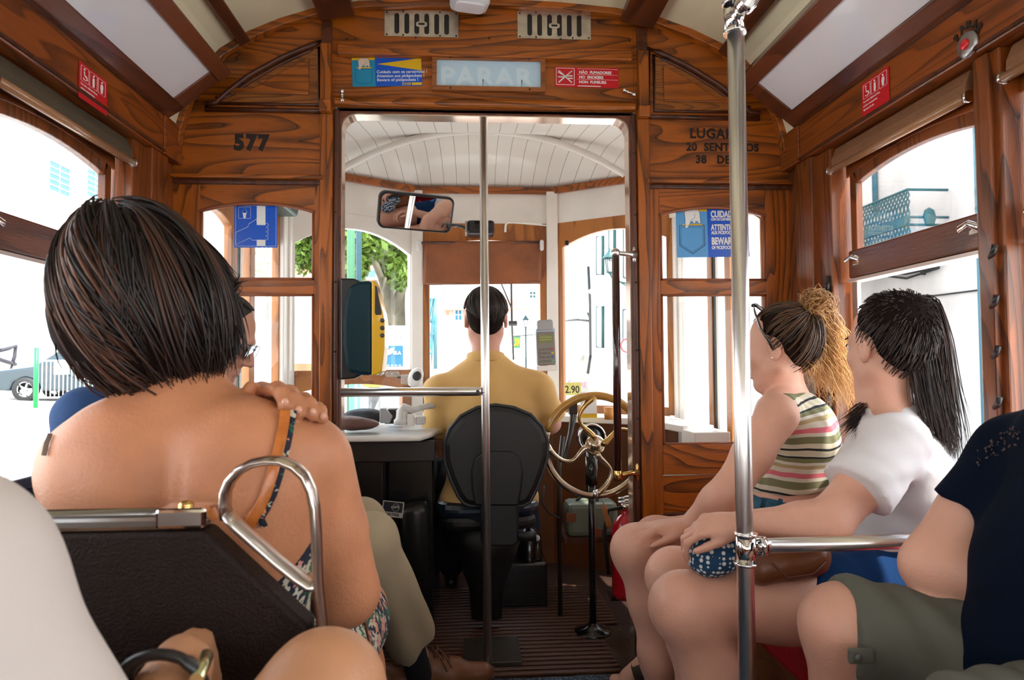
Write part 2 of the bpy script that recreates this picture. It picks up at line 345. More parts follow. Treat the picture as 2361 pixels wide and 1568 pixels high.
# skin boards per side: number board, panel board, stiles, kick panels
for s in (-1, 1):
    e = xL if s < 0 else xR; d = dL-.02 if s < 0 else dR+.02
    a, b = min(e, d), max(e, d)
    gi, go = (CX+s*.607, CX+s*.994)      # glass inner / outer
    g0, g1 = min(gi, go), max(gi, go)
    m.cm = 0
    mm = [(a, 1.70), (b, 1.70)] + ([(x, z) for x, z in ARCHF if a < x < b][::-1] if True else [])
    top = [(x, arch_z(x)) for x in np.linspace(b, a, 24)]
    P2(m, [(a, 1.70), (b, 1.70)]+top, YF, YF+.035)
    # arch head above the glass
    n_ = 14; cur = [(g0+(g1-g0)*t/n_, 1.585+.028*(1-(2*t/n_-1)**2)) for t in range(n_+1)]
    P2(m, [(g0, 1.70)]+cur+[(g1, 1.70)], YF+.004, YF+.035)
    m.cm = 1
    P2(m, [(a, 0), (g0, 0), (g0, 1.70), (a, 1.70)], YF+.004, YF+.035); P2(m, [(g1, 0), (b, 0), (b, 1.70), (g1, 1.70)], YF+.004, YF+.035)
    m.cm = 0
    P2(m, [(g0, 1.298), (g1, 1.298), (g1, 1.348), (g0, 1.348)], YF+.002, YF+.035)
    P2(m, [(g0, .66), (g1, .66), (g1, zG0), (g0, zG0)], YF+.002, YF+.035)
    P2(m, [(g0, 0), (g1, 0), (g1, .655), (g0, .655)], YF+.012, YF+.035)
# over the door
m.cm = 0
top = [(x, arch_z(x)) for x in np.linspace(dR+.02, dL-.02, 24)]
P2(m, [(dL-.02, 1.965), (dR+.02, 1.965)]+top, YF, YF+.035)
m.build('wall_front', [WX, WZ], bevel=.002, kind='structure')
# trims on the bulkhead
def trim(fn, mt, bevel=.004):
    global k
    m = MB(); fn(m); o = m.build('trim_%d' % k, mt, bevel=bevel, kind='structure'); k += 1; return o
trim(lambda m: (m.box(xL, dL-.06, YF-.03, YF+.01, 1.692, 1.706), m.box(dR+.06, xR, YF-.03, YF+.01, 1.692, 1.706)), WX)      # ledge under number board
trim(lambda m: (m.box(xL, dL-.06, YF-.012, YF+.01, 1.676, 1.692), m.box(dR+.06, xR, YF-.012, YF+.01, 1.676, 1.692)), WDK)
trim(lambda m: (m.box(dL-.01, dR+.01, YF-.022, YF+.01, 2.152, 2.175), m.box(dL-.01, dR+.01, YF-.03, YF+.01, 2.128, 2.152)), WX)
trim(lambda m: m.prism([(YF-.02, 1.985), (YF-.03, 1.972), (YF-.034, 1.96), (YF-.03, 1.951), (YF, 1.95), (YF, 1.985)], 'x', dL-.02, dR+.02), WX)
trim(lambda m: m.box(dL-.015, dR+.015, YF-.002, YF+.03, 1.938, 1.962), WDK, 0)
for s, d in ((-1, dL), (1, dR)):
    x = d+s*.05
    trim(lambda m: (m.box(x-.018, x+.018, YF-.032, YF+.01, 1.945, 2.165), m.box(x-.02, x+.02, YF-.04, YF+.01, 1.925, 1.965)), WZ)       # bracket
    trim(lambda m: m.box(x-.018, x+.018, YF-.014, YF+.01, 2.165, 2.255), WCEIL)
    trim(lambda m: m.box(x-.022, x+.022, YF-.014, YF+.01, .0, 1.925), WZ)                                                                # post moulding
    trim(lambda m: m.box(*sorted((d+s*.006, d+s*.026)), YF-.008, YF+.045, .0, 1.945), WDK, .006)
# door_1: the wooden doorway frame with rounded upper corners
r_ = .055; n_ = 8
innr = [(dL, 0)]+[(dL+r_-r_*math.cos(math.radians(a)), zD-r_+r_*math.sin(math.radians(a))) for a in np.linspace(0, 90, n_)]+[(dR-r_+r_*math.sin(math.radians(a)), zD-r_+r_*math.cos(math.radians(a))) for a in np.linspace(0, 90, n_)]+[(dR, 0)]
dr = bpy.data.objects.new('door_1', None); COL.objects.link(dr); dr.location = (CX, YF, 0); dr['kind'] = 'structure'
m = MB(); P2(m, innr+[(dR+.012, 0), (dR+.012, 1.95), (dL-.012, 1.95), (dL-.012, 0)], YF-.002, YF+.06); m.build('door_frame', WRED, dr, bevel=.003)
# thin polished lining
i2 = [(CX+(x-CX)*.996, z-.004 if z > .1 else z) for x, z in innr]
m = MB(); P2(m, innr+i2[::-1], YF+.002, YF+.064); m.build('metal_lining', mat('lining', (.7, .55, .45), .15, .8), dr)
# glazed bulkhead windows
def bulkhead_window(n, s):
    r = bpy.data.objects.new('window_%d' % n, None); COL.objects.link(r); r['kind'] = 'structure'; r.location = (CX+s*.78, YF, 1.2)
    g0, g1 = sorted((CX+s*.607, CX+s*.994))
    MB().box(g0, g1, YF+.020, YF+.023, 1.34, 1.62).build('glass', GLASS, r); MB().box(g0, g1, YF+.020, YF+.023, zG0-.01, 1.30).build('glass', GLASS, r)
    nn = 14; cur = [(g0+(g1-g0)*t/nn, YF, 1.583+.028*(1-(2*t/nn-1)**2)) for t in range(nn+1)]
    m = MB(); m.tube(cur, .006, 8); m.build('arch_bead', mat('bead', (.28, .08, .03), .35), r)
    m = MB()
    for (za, zb) in ((1.348, 1.585), (zG0, 1.298)):
        for xx in (g0+.004, g1-.004): m.tube([(xx, YF+.006, za), (xx, YF+.006, zb)], .005, 6)
        m.tube([(g0, YF+.006, za+.003), (g1, YF+.006, za+.003)], .005, 6)
    m.tube([(g0, YF+.006, 1.296), (g1, YF+.006, 1.296)], .005, 6); m.build('glazing_bead', mat('bead', (.28, .08, .03), .35), r)
bulkhead_window(13, -1); bulkhead_window(14, 1)
# raised quarter panels under the roof arch
for s in (-1, 1):
    def q(f, zb, dx=0):
        xi = CX+s*(.57+dx); xo = CX+s*(.975-dx*1.5); P = [(xi, zb+dx), (xi, arch_z(xi)-f-.0)]
        for t in np.linspace(0, 1, 12)[1:]:
            x = xi+(xo-xi)*t; P.append((x, max(zb+dx+.02, arch_z(x)-f-.055*t)))
        P.append((xo, zb+dx)); return P
    o1, i1, i2 = q(.105, 1.935), q(.125, 1.935, .022), q(.155, 1.935, .055)
    def ring(m, A, Bp, y0, y1):
        m.prism(A, 'y', y0, y1)
    trim(lambda m: [m.tube([(x, YF-.004, z) for x, z in o1], .010, 8, closed=True, flat=(1, 1)), m.tube([(x, YF-.002, z) for x, z in i1], .006, 8, closed=True)], WDK, 0)
    trim(lambda m: m.prism(i1, 'y', YF-.003, YF), WXD, 0)
    trim(lambda m: m.prism(i2, 'y', YF-.010, YF-.002), WX, .004)
# kick panel moulding lines
trim(lambda m: [m.box(*sorted((CX+s*.6, CX+s*.97)), YF+.004, YF+.014, z-.006, z+.006) for s in (-1, 1) for z in (.35, .52)], WDK)
# screws
m = MB()
for px, py in ((803, 99), (960, 97), (1127, 98), (1290, 100), (1447, 104), (751, 48), (751, 80), (1483, 55), (1483, 90), (973, 10), (1290, 17), (885, 17)): 
    x, z = B(px, py); z = min(z, arch_z(x)-.012); m.ball((x, YF-.032, z), (.004, .003, .004), 8)
for s, d in ((-1, dL), (1, dR)):
    for z in (.62, .86, 1.1, 1.34, 1.58, 1.8): m.ball((d+s*.018, YF-.010, z), (.004, .003, .004), 8)
m.build('trim_%d' % k, SCREW, kind='structure'); k += 1
INK = mat('black_lettering', (.015, .008, .005), .5)
def serif7(m, x, z, h):
    pass
x, z = B(540, 344); WF = COL.objects['wall_front']
text('number_lettering', '577', .072, (x, YF-.001, z), INK, WF, bold=.0045, sx=.92, track=1.22)
for body, px, py, h in (('LUGARES', 1590, 318, .05), ('20  SENTADOS', 1582, 347, .040), ('38   DE PÉ', 1604, 376, .040)):
    x, z = B(px, py); text('capacity_lettering', body, h, (x, YF-.001, z), INK, WF, bold=.0016, sx=.95, track=1.08)
# serifs for the number
m = MB(); x0, z0 = B(540, 344)
for i in range(1, 3):
    xx = x0+.0535*i
    m.box(xx-.001, xx+.006, YF-.0014, YF-.0006, z0+.034, z0+.052)
m.build('number_lettering', INK, WF)

# ================================================================ driver's platform
PB = 2.0         # beam height
poly = [(CX-1.06, 2.46), (CX-.93, 3.30), (CX-.345, 3.70), (CX+.375, 3.70), (CX+.95, 3.30), (CX+1.06, 2.46)]
def lerp2(a, b, t): return (a[0]+(b[0]-a[0])*t, a[1]+(b[1]-a[1])*t)
# boarded white dome
def dome(u, v):
    # u across -1..1, v 0 back..1 front perimeter
    x = (u*2-1)
    def yfront(xx):
        P = poly
        for (a, b) in zip(P, P[1:]):
            if a[0] <= xx <= b[0]+1e-9 and b[0] > a[0]: return a[1]+(b[1]-a[1])*(xx-a[0])/(b[0]-a[0])
        return 2.46
    xx = CX+x*1.0; yf = yfront(xx); y = 2.45+(yf+.03-2.45)*v
    h = .185*max(0, 1-abs(x)**2.4); t = max(0, (v-.72)/.28); z = PB-.01+h*(1-t**1.8)
    return (xx, y, z)
m = MB(); m.sheet(dome, 60, 24)
c_ = m.build('ceiling', None or WHITE, solid=.012, kind='structure')
mb_ = mat('white_boards', (.80, .78, .74), .22, coat=.4); pN, nt = nodes_of(mb_)
co = nt.nodes.new('ShaderNodeTexCoord'); sp = nt.nodes.new('ShaderNodeSeparateXYZ'); nt.links.new(co.outputs['Object'], sp.inputs[0])
def mth(op, a, b=None):
    q = nt.nodes.new('ShaderNodeMath'); q.operation = op
    for i, v in enumerate((a, b)):
        if v is None: continue
        if isinstance(v, (int, float)): q.inputs[i].default_value = v
        else: nt.links.new(v, q.inputs[i])
    return q.outputs[0]
# boards fan out slightly towards the front: angle coordinate about a centre behind
ang = mth('DIVIDE', mth('SUBTRACT', sp.outputs[0], CX), mth('SUBTRACT', 7.2, sp.outputs[1]))
fr_ = mth('FRACT', mth('MULTIPLY', ang, 52.0)); line = mth('LESS_THAN', fr_, .035)
mx = nt.nodes.new('ShaderNodeMix'); mx.data_type = 'RGBA'; nt.links.new(line, mx.inputs[0]); mx.inputs[6].default_value = (.87, .84, .78, 1); mx.inputs[7].default_value = (.36, .33, .29, 1); nt.links.new(mx.outputs[2], pN.inputs['Base Color'])
bp = nt.nodes.new('ShaderNodeBump'); bp.inputs['Distance'].default_value = .004; bp.inputs['Strength'].default_value = .6; bp.invert = True; nt.links.new(line, bp.inputs['Height']); nt.links.new(bp.outputs[0], pN.inputs['Normal'])
c_.data.materials.clear(); c_.data.materials.append(mb_)
# arch rib of the dome
m = MB(); v_ = .80; pts = []
for i in range(41):
    x = -.69+1.38*i/40; z = PB+.195-.205*(abs(x)/.69)**2.1; pts.append((CX+x, 3.32, z-.012))
m.tube(pts, .02, 8, flat=(1.0, .9), up=(0, 1, 0)); m.build('trim_%d' % k, WHITE, kind='structure'); k += 1
def wallseg(a, b, fn):
    """fn(m, place) builds in coords (t along metres from a, depth, z)"""
    d = Vector((b[0]-a[0], b[1]-a[1], 0)); Ld = d.length; d.normalize(); n = Vector((d.y, -d.x, 0))     # n toward inside (to camera) for left-to-right segments
    M = Matrix(((d.x, n.x, 0, a[0]), (d.y, n.y, 0, a[1]), (0, 0, 1, 0), (0, 0, 0, 1))); return M, Ld
mb, mw, ms = MB(), MB(), MB()
for i, (a, b) in enumerate(zip(poly, poly[1:])):
    M, Ld = wallseg(a, b, None)
    mb.box(-.01, Ld+.01, 0, .022, PB-.032, PB+.004, M)           # brown cornice
    mw.box(0, Ld, -.03, 0, 1.80 if 1 <= i <= 3 else 1.76, PB+.02, M)             # white fascia
    if 1 <= i <= 3: ms.box(0, Ld, -.03, 0, 0, .78, M)
mb.build('trim_%d' % k, WX, bevel=.003, kind='structure'); k += 1
mw.build('wall_cab_upper', WHITE, kind='structure')
ms.build('wall_cab_lower', mat('cab_lower', (.16, .05, .012), .4, coat=.3, var=.3, vscale=5), kind='structure')
m = MB()
for (x, y) in poly[1:-1]: m.box(x-.03, x+.03, y-.035, y+.03, .75, PB-.02)
m.box(poly[4][0]-.02, poly[4][0]+.05, poly[4][1]-.1, poly[4][1], 0, PB); m.box(poly[1][0]-.05, poly[1][0]+.02, poly[1][1]-.1, poly[1][1], 0, PB)
m.build('trim_%d' % k, WHITE, bevel=.006, kind='structure'); k += 1
def cab_window(n, a, b, zb, zt, rise, mt, margin, low=None, sill=.82):
    M, Ld = wallseg(a, b, None); r = bpy.data.objects.new('window_%d' % n, None); COL.objects.link(r); r['kind'] = 'structure'; r.location = ((a[0]+b[0])/2, (a[1]+b[1])/2, 1.2)
    x0, x1 = .03, Ld-.03; g0, g1 = x0+margin, x1-margin
    cur = [(g0+(g1-g0)*t/14, zt-rise+rise*(1-(2*t/14-1)**2)) for t in range(15)]
    m = MB(); m.prism([(x0, 1.81), (x0, zb-.04), (g0, zb-.04)]+[c for c in cur]+[(g1, zb-.04), (x1, zb-.04), (x1, 1.81)], 'y', -.028, .004, M)
    m.box(g0, g1, -.028, .004, zb-.05, zb, M)
    if low: m.box(g0, g1, -.028, .006, low[0], low[1], M)
    m.build('window_frame', mt, r, bevel=.003)
    MB().box(g0-.005, g1+.005, -.014, -.011, zb-.005, zt+.005, M).build('glass', GLASS, r); return M, Ld, r
MWL = cab_window(15, poly[1], poly[2], .81, 1.735, .10, WHITE, .015)
MWC = cab_window(16, poly[2], poly[3], .84, 1.72, .05, WCAB, .035)
MWR = cab_window(17, poly[3], poly[4], .84, 1.745, .07, WCAB, .035)
# wooden half-height rail of the left front window
M, Ld, r = MWL; m = MB()
nn = 12; g0, g1 = .045, Ld-.045
m.prism([(g0, 1.03), (g1, 1.03)]+[(g1+(g0-g1)*t/nn, .92+.04*(1-(2*t/nn-1)**2)) for t in range(nn+1)], 'y', -.03, .012, M); m.box(g1-.05, g1, -.03, .012, .80, .95, M); m.build('lower_sash', WCABX, r, bevel=.003)
# folding doors on both sides of the platform
def leaf(M, t0, t1, parent, lab):
    g0, g1 = t0+.045, t1-.045; cur = [(g0+(g1-g0)*t/12, 1.60+.04*(1-(2*t/12-1)**2)) for t in range(13)]
    m = MB(); m.prism([(t0, 1.76), (t0, .55), (g0, .55)]+cur+[(g1, .55), (t1, .55), (t1, 1.76)], 'y', -.02, .015, M); m.box(t0, t1, -.02, .015, .08, .58, M); m.build('leaf_frame', WCAB, parent, bevel=.003)
    m = MB(); m.box(g0-.002, g1+.002, -.004, -.001, .55, 1.65, M); m.build('glass', GLASS, parent)
def side_door(n, a, b):
    M, Ld = wallseg(a, b, None); r = bpy.data.objects.new('door_%d' % n, None); COL.objects.link(r); r['kind'] = 'structure'; r.location = ((a[0]+b[0])/2, (a[1]+b[1])/2, 0)
    wl = (Ld-.12)/2
    leaf(M, .02, .02+wl-.03, r, ''); leaf(M, .10+wl, Ld-.06, r, '')
    for t in (.02+wl-.03, Ld-.055):
        MB().box(t, t+.03, -.016, .01, .08, 1.76, M).build('rubber_edge', mat('dark_green_rubber', (.01, .03, .03), .5), r)
        MB().box(t+.03, t+.05, -.016, .012, .08, 1.76, M).build('door_edge', WHITE, r)
    MB().box(.0, Ld, .0, .05, 1.76, 1.79, M).build('door_track', WHITE, r)
    MB().box(.0, Ld, -.03, .02, 0, .30, M).build('kick_plate', mat('yellow_band', (.75, .42, .02), .5), r)
side_door(2, poly[0], poly[1]); side_door(3, poly[4], poly[5])
# teal enclosure box above left door, white conduit
t = thing('door_engine', 'dark green door mechanism box above the left folding door', 'box', (CX-.95, 2.9, 1.8))
m = MB(); m.prism([(2.6, 1.72), (3.15, 1.72), (3.2, 1.78), (3.15, 1.86), (2.6, 1.86)], 'x', CX-.93, CX-.84); m.build('housing', mat('engine_green', (.02, .06, .055), .4), t, bevel=.01)
# ================================================================ soft-union body modeller (signed distance + surface nets)
def nz(P, f, seed=0, n=5):
    r = np.random.default_rng(seed); out = 0
    for i in range(n):
        d = r.normal(size=3); d /= np.linalg.norm(d); fr = f*(1+.6*r.random()); ph = r.random()*6.28
        out = out+np.sin((P[0]*d[0]+P[1]*d[1]+P[2]*d[2])*fr+ph+1.3*np.sin((P[0]*d[1]+P[1]*d[2]+P[2]*d[0])*fr*.6+ph*2))
    return out/n
class Body:
    def __init__(s): s.p = []
    def cap(s, a, b, ra, rb=None, k=.02, sub=False, clip=None, flat=None):
        """tapered limb; flat=(dir, factor) squashes distances along dir (factor>1 = thinner)"""
        rb = ra if rb is None else rb; s.p.append(('c', np.array(a, float), np.array(b, float), ra, rb, k, sub, clip, flat)); return s
    def chain(s, pts, rs, k=.02, clip=None, flat=None):
        for i in range(len(pts)-1): s.cap(pts[i], pts[i+1], rs[i], rs[i+1], k if i else k, clip=clip, flat=flat)
        return s
    def ell(s, c, r, R=None, k=.02, sub=False, clip=None):
        R = np.eye(3) if R is None else np.array(R)[:3, :3]; r = (r, r, r) if not hasattr(r, '__len__') else r
        s.p.append(('e', np.array(c, float), np.array(r, float), R, None, k, sub, clip, None)); return s
    def inflate(s, other, d, keep=None, clip=None):
        for i, q in enumerate(other.p):
            if keep is not None and i not in keep: continue
            q = list(q)
            if q[0] == 'c': q[3] += d; q[4] += d
            else: q[2] = q[2]+d
            if clip: q[7] = clip
            s.p.append(tuple(q))
        return s
    def bounds(s):
        lo, hi = np.full(3, 9e9), np.full(3, -9e9)
        for q in s.p:
            if q[6]: continue
            if q[0] == 'c':
                m = max(q[3], q[4]); lo = np.minimum(lo, np.minimum(q[1], q[2])-m); hi = np.maximum(hi, np.maximum(q[1], q[2])+m)
            else: m = np.abs(q[3]) @ q[2]; lo = np.minimum(lo, q[1]-m); hi = np.maximum(hi, q[1]+m)
        return lo-.012, hi+.012
    @staticmethod
    def dist(q, X, Y, Z):
        if q[0] == 'c':
            a, b, ra, rb = q[1:5]; ab = b-a; L2 = max(ab @ ab, 1e-12)
            px, py, pz = X-a[0], Y-a[1], Z-a[2]; t = np.clip((px*ab[0]+py*ab[1]+pz*ab[2])/L2, 0, 1)
            dx, dy, dz = px-t*ab[0], py-t*ab[1], pz-t*ab[2]
            if q[8] is not None:
                u = np.array(q[8][0], float); u /= np.linalg.norm(u); c = dx*u[0]+dy*u[1]+dz*u[2]; g = q[8][1]-1
                dx, dy, dz = dx+u[0]*c*g, dy+u[1]*c*g, dz+u[2]*c*g
            d = np.sqrt(dx*dx+dy*dy+dz*dz)-(ra+(rb-ra)*t)
        else:
            c, r, R = q[1:4]; px, py, pz = X-c[0], Y-c[1], Z-c[2]
            l = [px*R[0, i]+py*R[1, i]+pz*R[2, i] for i in range(3)]
            k0 = np.sqrt(sum((l[i]/r[i])**2 for i in range(3)))+1e-9; k1 = np.sqrt(sum((l[i]/r[i]**2)**2 for i in range(3)))+1e-9
            d = k0*(k0-1)/k1
        if q[7]:
            for pt, n in q[7]:
                n = np.array(n, float); n /= np.linalg.norm(n); d = np.maximum(d, (X-pt[0])*n[0]+(Y-pt[1])*n[1]+(Z-pt[2])*n[2])
        return d
    def field(s, xs, ys, zs, disp=None, clips=None):
        D = np.full((len(xs), len(ys), len(zs)), .5, np.float32)
        for q in s.p:
            k = q[5]; pad = k+.02
            if q[0] == 'c': m = max(q[3], q[4])+pad; lo, hi = np.minimum(q[1], q[2])-m, np.maximum(q[1], q[2])+m
            else: m = np.abs(q[3]) @ q[2]+pad; lo, hi = q[1]-m, q[1]+m
            sl = []
            for c, l, h in zip((xs, ys, zs), lo, hi): sl.append(slice(max(0, np.searchsorted(c, l)-1), np.searchsorted(c, h)+1))
            if any(v.stop <= v.start for v in sl): continue
            X, Y, Z = xs[sl[0]][:, None, None], ys[sl[1]][None, :, None], zs[sl[2]][None, None, :]
            d = s.dist(q, X, Y, Z); c = D[tuple(sl)]
            if q[6]: h = np.clip(.5-.5*(c+d)/k, 0, 1); D[tuple(sl)] = c*(1-h)-d*h+k*h*(1-h)
            else: h = np.clip(.5+.5*(c-d)/k, 0, 1); D[tuple(sl)] = c*(1-h)+d*h-k*h*(1-h)
        X, Y, Z = xs[:, None, None], ys[None, :, None], zs[None, None, :]
        if disp is not None: D = D+disp((X, Y, Z))
        if clips:
            for pt, n in clips:
                n = np.array(n, float); n /= np.linalg.norm(n); D = np.maximum(D, (X-pt[0])*n[0]+(Y-pt[1])*n[1]+(Z-pt[2])*n[2])
        return D
    def at(s, P):
        """distance at one point"""
        D = .5; X, Y, Z = [np.array(v, float) for v in P]
        for q in s.p:
            d = s.dist(q, X, Y, Z); k = q[5]
            if q[6]: h = np.clip(.5-.5*(D+d)/k, 0, 1); D = D*(1-h)-d*h+k*h*(1-h)
            else: h = np.clip(.5+.5*(D-d)/k, 0, 1); D = D*(1-h)+d*h-k*h*(1-h)
        return float(D)
    def hit(s, px, py, lift=0.0):
        d = ray(px, py).normalized(); t = .2
        for _ in range(80):
            v = s.at(CAM+d*t)-lift
            if abs(v) < .0006: break
            t += v*.8
            if t > 6: break
        return CAM+d*t
    def mesh(s, name, material, parent=None, res=.006, fine=(), disp=None, clips=None, sel=None, smooth=1):
        lo, hi = s.bounds(); ax = []
        for i in range(3):
            c = [lo[i]]
            while c[-1] < hi[i]:
                st = res
                for (b0, b1, r) in fine:
                    if b0[i] <= c[-1] <= b1[i]: st = min(st, r)
                c.append(c[-1]+st)
            ax.append(np.array(c))
        D = s.field(*ax, disp=disp, clips=clips); D[0] = D[-1] = .1; D[:, 0] = D[:, -1] = .1; D[:, :, 0] = D[:, :, -1] = .1
        S = D < 0; nx, ny, nz_ = D.shape
        act = np.zeros((nx-1, ny-1, nz_-1), np.int8)
        for i in (0, 1):
            for j in (0, 1):
                for k in (0, 1): act += S[i:nx-1+i, j:ny-1+j, k:nz_-1+k]
        cells = np.argwhere((act > 0) & (act < 8)); idx = np.full(act.shape, -1, np.int64); idx[tuple(cells.T)] = np.arange(len(cells))
        G = [ax[i][cells[:, i]] for i in range(3)]; H = [ax[i][cells[:, i]+1]-ax[i][cells[:, i]] for i in range(3)]
        acc = np.zeros((len(cells), 3)); cnt = np.zeros(len(cells))
        for a in range(3):
            o1, o2 = [x for x in range(3) if x != a]
            for u in (0, 1):
                for v in (0, 1):
                    off0 = [0, 0, 0]; off0[o1] = u; off0[o2] = v; off1 = list(off0); off1[a] = 1
                    d0 = D[cells[:, 0]+off0[0], cells[:, 1]+off0[1], cells[:, 2]+off0[2]]; d1 = D[cells[:, 0]+off1[0], cells[:, 1]+off1[1], cells[:, 2]+off1[2]]
                    m = (d0 < 0) != (d1 < 0); t = np.where(m, d0/np.where(m, d0-d1, 1), 0)
                    p = np.zeros((len(cells), 3)); p[:, a] = t; p[:, o1] = u; p[:, o2] = v; acc += p*m[:, None]; cnt += m
        V = acc/np.maximum(cnt, 1)[:, None]; V = np.stack([G[i]+V[:, i]*H[i] for i in range(3)], 1)
        F = []
        for a in range(3):
            o1, o2 = (a+1) % 3, (a+2) % 3
            A = [slice(None)]*3; Bs = [slice(None)]*3; A[a] = slice(0, -1); Bs[a] = slice(1, None)
            ch = np.argwhere(S[tuple(A)] != S[tuple(Bs)]); ch = ch[(ch[:, o1] > 0) & (ch[:, o2] > 0)]
            def cell(d1, d2):
                c = ch.copy(); c[:, o1] -= d1; c[:, o2] -= d2; c = np.minimum(c, np.array(act.shape)-1); return idx[tuple(c.T)]
            q = np.stack([cell(1, 1), cell(0, 1), cell(0, 0), cell(1, 0)], 1)
            fl = ~S[tuple(ch.T)]; q[fl] = q[fl][:, ::-1]; F.append(q)
        F = np.concatenate(F); F = F[(F >= 0).all(1)]
        for _ in range(smooth):
            A = np.zeros_like(V); C = np.zeros(len(V))
            for i in range(4):
                j = (i+1) % 4; np.add.at(A, F[:, i], V[F[:, j]]); np.add.at(A, F[:, j], V[F[:, i]]); np.add.at(C, F[:, i], 1); np.add.at(C, F[:, j], 1)
            V = V*.5+.5*A/np.maximum(C, 1)[:, None]
        me = bpy.data.meshes.new(name); me.vertices.add(len(V)); me.vertices.foreach_set('co', V.astype(np.float32).ravel())
        me.loops.add(len(F)*4); me.loops.foreach_set('vertex_index', F.astype(np.int32).ravel()); me.polygons.add(len(F))
        me.polygons.foreach_set('loop_start', np.arange(0, len(F)*4, 4, dtype=np.int32)); me.polygons.foreach_set('loop_total', np.full(len(F), 4, np.int32))
        me.polygons.foreach_set('use_smooth', np.ones(len(F), bool))
        ms = material if isinstance(material, (list, tuple)) else [material]
        for m_ in ms: me.materials.append(m_)
        if sel is not None: c = V[F].mean(1); me.polygons.foreach_set('material_index', sel(c).astype(np.int32))
        me.update(calc_edges=True); me.validate(); return link(name, me, parent)
def rotm(yaw=0, pitch=0, roll=0):
    """yaw about z (0 = facing +Y, positive turns toward -X), pitch up, roll"""
    return Matrix.Rotation(math.radians(yaw), 4, 'Z') @ Matrix.Rotation(math.radians(pitch), 4, 'X') @ Matrix.Rotation(math.radians(roll), 4, 'Y')
def head(b, c, yaw=0, pitch=0, roll=0, s=1.0, neck=None, nr=.052, ears=True, face=True):
    M = Matrix.Translation(c) @ rotm(yaw, pitch, roll); R = rotm(yaw, pitch, roll).to_3x3()
    T = lambda *p: M @ Vector([v*s for v in p])
    E = lambda p, r, k=.015, sub=False: b.ell(T(*p), [v*s for v in r], R, k*s, sub)
    C = lambda p, q, ra, rb, k=.012, sub=False: b.cap(T(*p), T(*q), ra*s, rb*s, k*s, sub)
    E((0, -.012, .035), (.077, .095, .088), .02); E((0, .028, -.035), (.060, .066, .078), .03)
    if face:
        C((.048, .0, -.05), (.02, .062, -.093), .020, .016, .03); C((-.048, .0, -.05), (-.02, .062, -.093), .020, .016, .03)
        E((0, .072, -.095), (.024, .017, .018), .02); C((-.03, .078, .026), (.03, .078, .026), .012, .012, .02)
        E((.036, .062, -.02), (.024, .022, .022), .02); E((-.036, .062, -.02), (.024, .022, .022), .02)
        C((0, .088, .016), (0, .110, -.026), .0075, .0105, .012); E((.012, .098, -.031), (.008, .011, .007), .008); E((-.012, .098, -.031), (.008, .011, .007), .008)
        E((.031, .098, .009), (.017, .012, .011), .010, True); E((-.031, .098, .009), (.017, .012, .011), .010, True)
        E((.031, .077, .009), (.013, .012, .010), .005); E((-.031, .077, .009), (.013, .012, .010), .005)
        C((-.02, .088, -.058), (.02, .088, -.058), .0058, .0058, .006); C((-.017, .087, -.068), (.017, .087, -.068), .0068, .0068, .006)
        C((-.022, .098, -.0628), (.022, .098, -.0628), .0026, .0026, .003, True)
    if ears:
        for q in (-1, 1):
            E((q*.079, -.008, .0), (.0075, .018, .031), .006); E((q*.087, -.004, .002), (.006, .010, .018), .004, True); E((q*.080, -.002, -.024), (.006, .009, .010), .005)
    if neck is not None: b.cap(T(0, -.02, -.035), neck, .050*s, nr, .03)
    return M
def hand(b, wrist, fwd, back, thumb_side=1, curls=((15, 25, 15),)*4, spread=5, s=1.0, thumb=(35, 20), k=.006):
    """wrist point, direction of the fingers, direction the back of the hand faces; thumb_side +-1"""
    f = Vector(fwd).normalized(); n = Vector(back); n = (n-f*n.dot(f)).normalized(); x = f.cross(n)*thumb_side; w0 = Vector(wrist)
    kn = [(.028, .088), (.009, .092), (-.010, .088), (-.028, .080)]; ln = [(.040, .026, .021), (.044, .029, .022), (.041, .027, .021), (.032, .021, .019)]
    tips = []
    for i, ((kx, ky), L) in enumerate(zip(kn, ln)):
        K = w0+x*kx*s+f*ky*s; b.cap(w0+x*kx*.55*s+f*.01*s, K, .0145*s, .0115*s, .012*s, flat=(n, 1.15))
        a = math.radians((1.5-i)*spread); d = (f*math.cos(a)+x*math.sin(a)).normalized(); ax = d.cross(n).normalized(); P = K; tot = 0; r = [.0092, .0084, .0076, .0064] if i < 3 else [.008, .0073, .0066, .0056]
        for j in range(3):
            tot += curls[i][j]; dd = d*math.cos(math.radians(tot))-n*math.sin(math.radians(tot)); Q = P+dd*L[j]*s
            b.cap(P, Q, r[j]*s, r[j+1]*s, .003*s if j else .006*s); b.ell(P, (r[j]*1.06*s,)*3, None, .003*s); P = Q
        tips.append((P, dd, n))
    a = w0+x*.018*s+f*.015*s-n*.006*s; t1 = math.radians(thumb[0]); d = f*math.cos(t1)+x*math.sin(t1)-n*.25; c = a+d.normalized()*.045*s
    b.cap(a, c, .017*s, .012*s, .012*s); t2 = t1-math.radians(thumb[1]); d2 = (f*math.cos(t2)+x*math.sin(t2)-n*.3).normalized(); e = c+d2*.030*s
    b.cap(c, e, .0115*s, .0098*s, .004*s); b.cap(e, e+(d2*.9+f*.2).normalized()*.026*s, .0098*s, .0078*s, .004*s)
    b.ell(w0+f*.045*s+x*.0, (.036*s, .036*s, .014*s), Matrix((x, f, n)).transposed(), .012*s); return tips
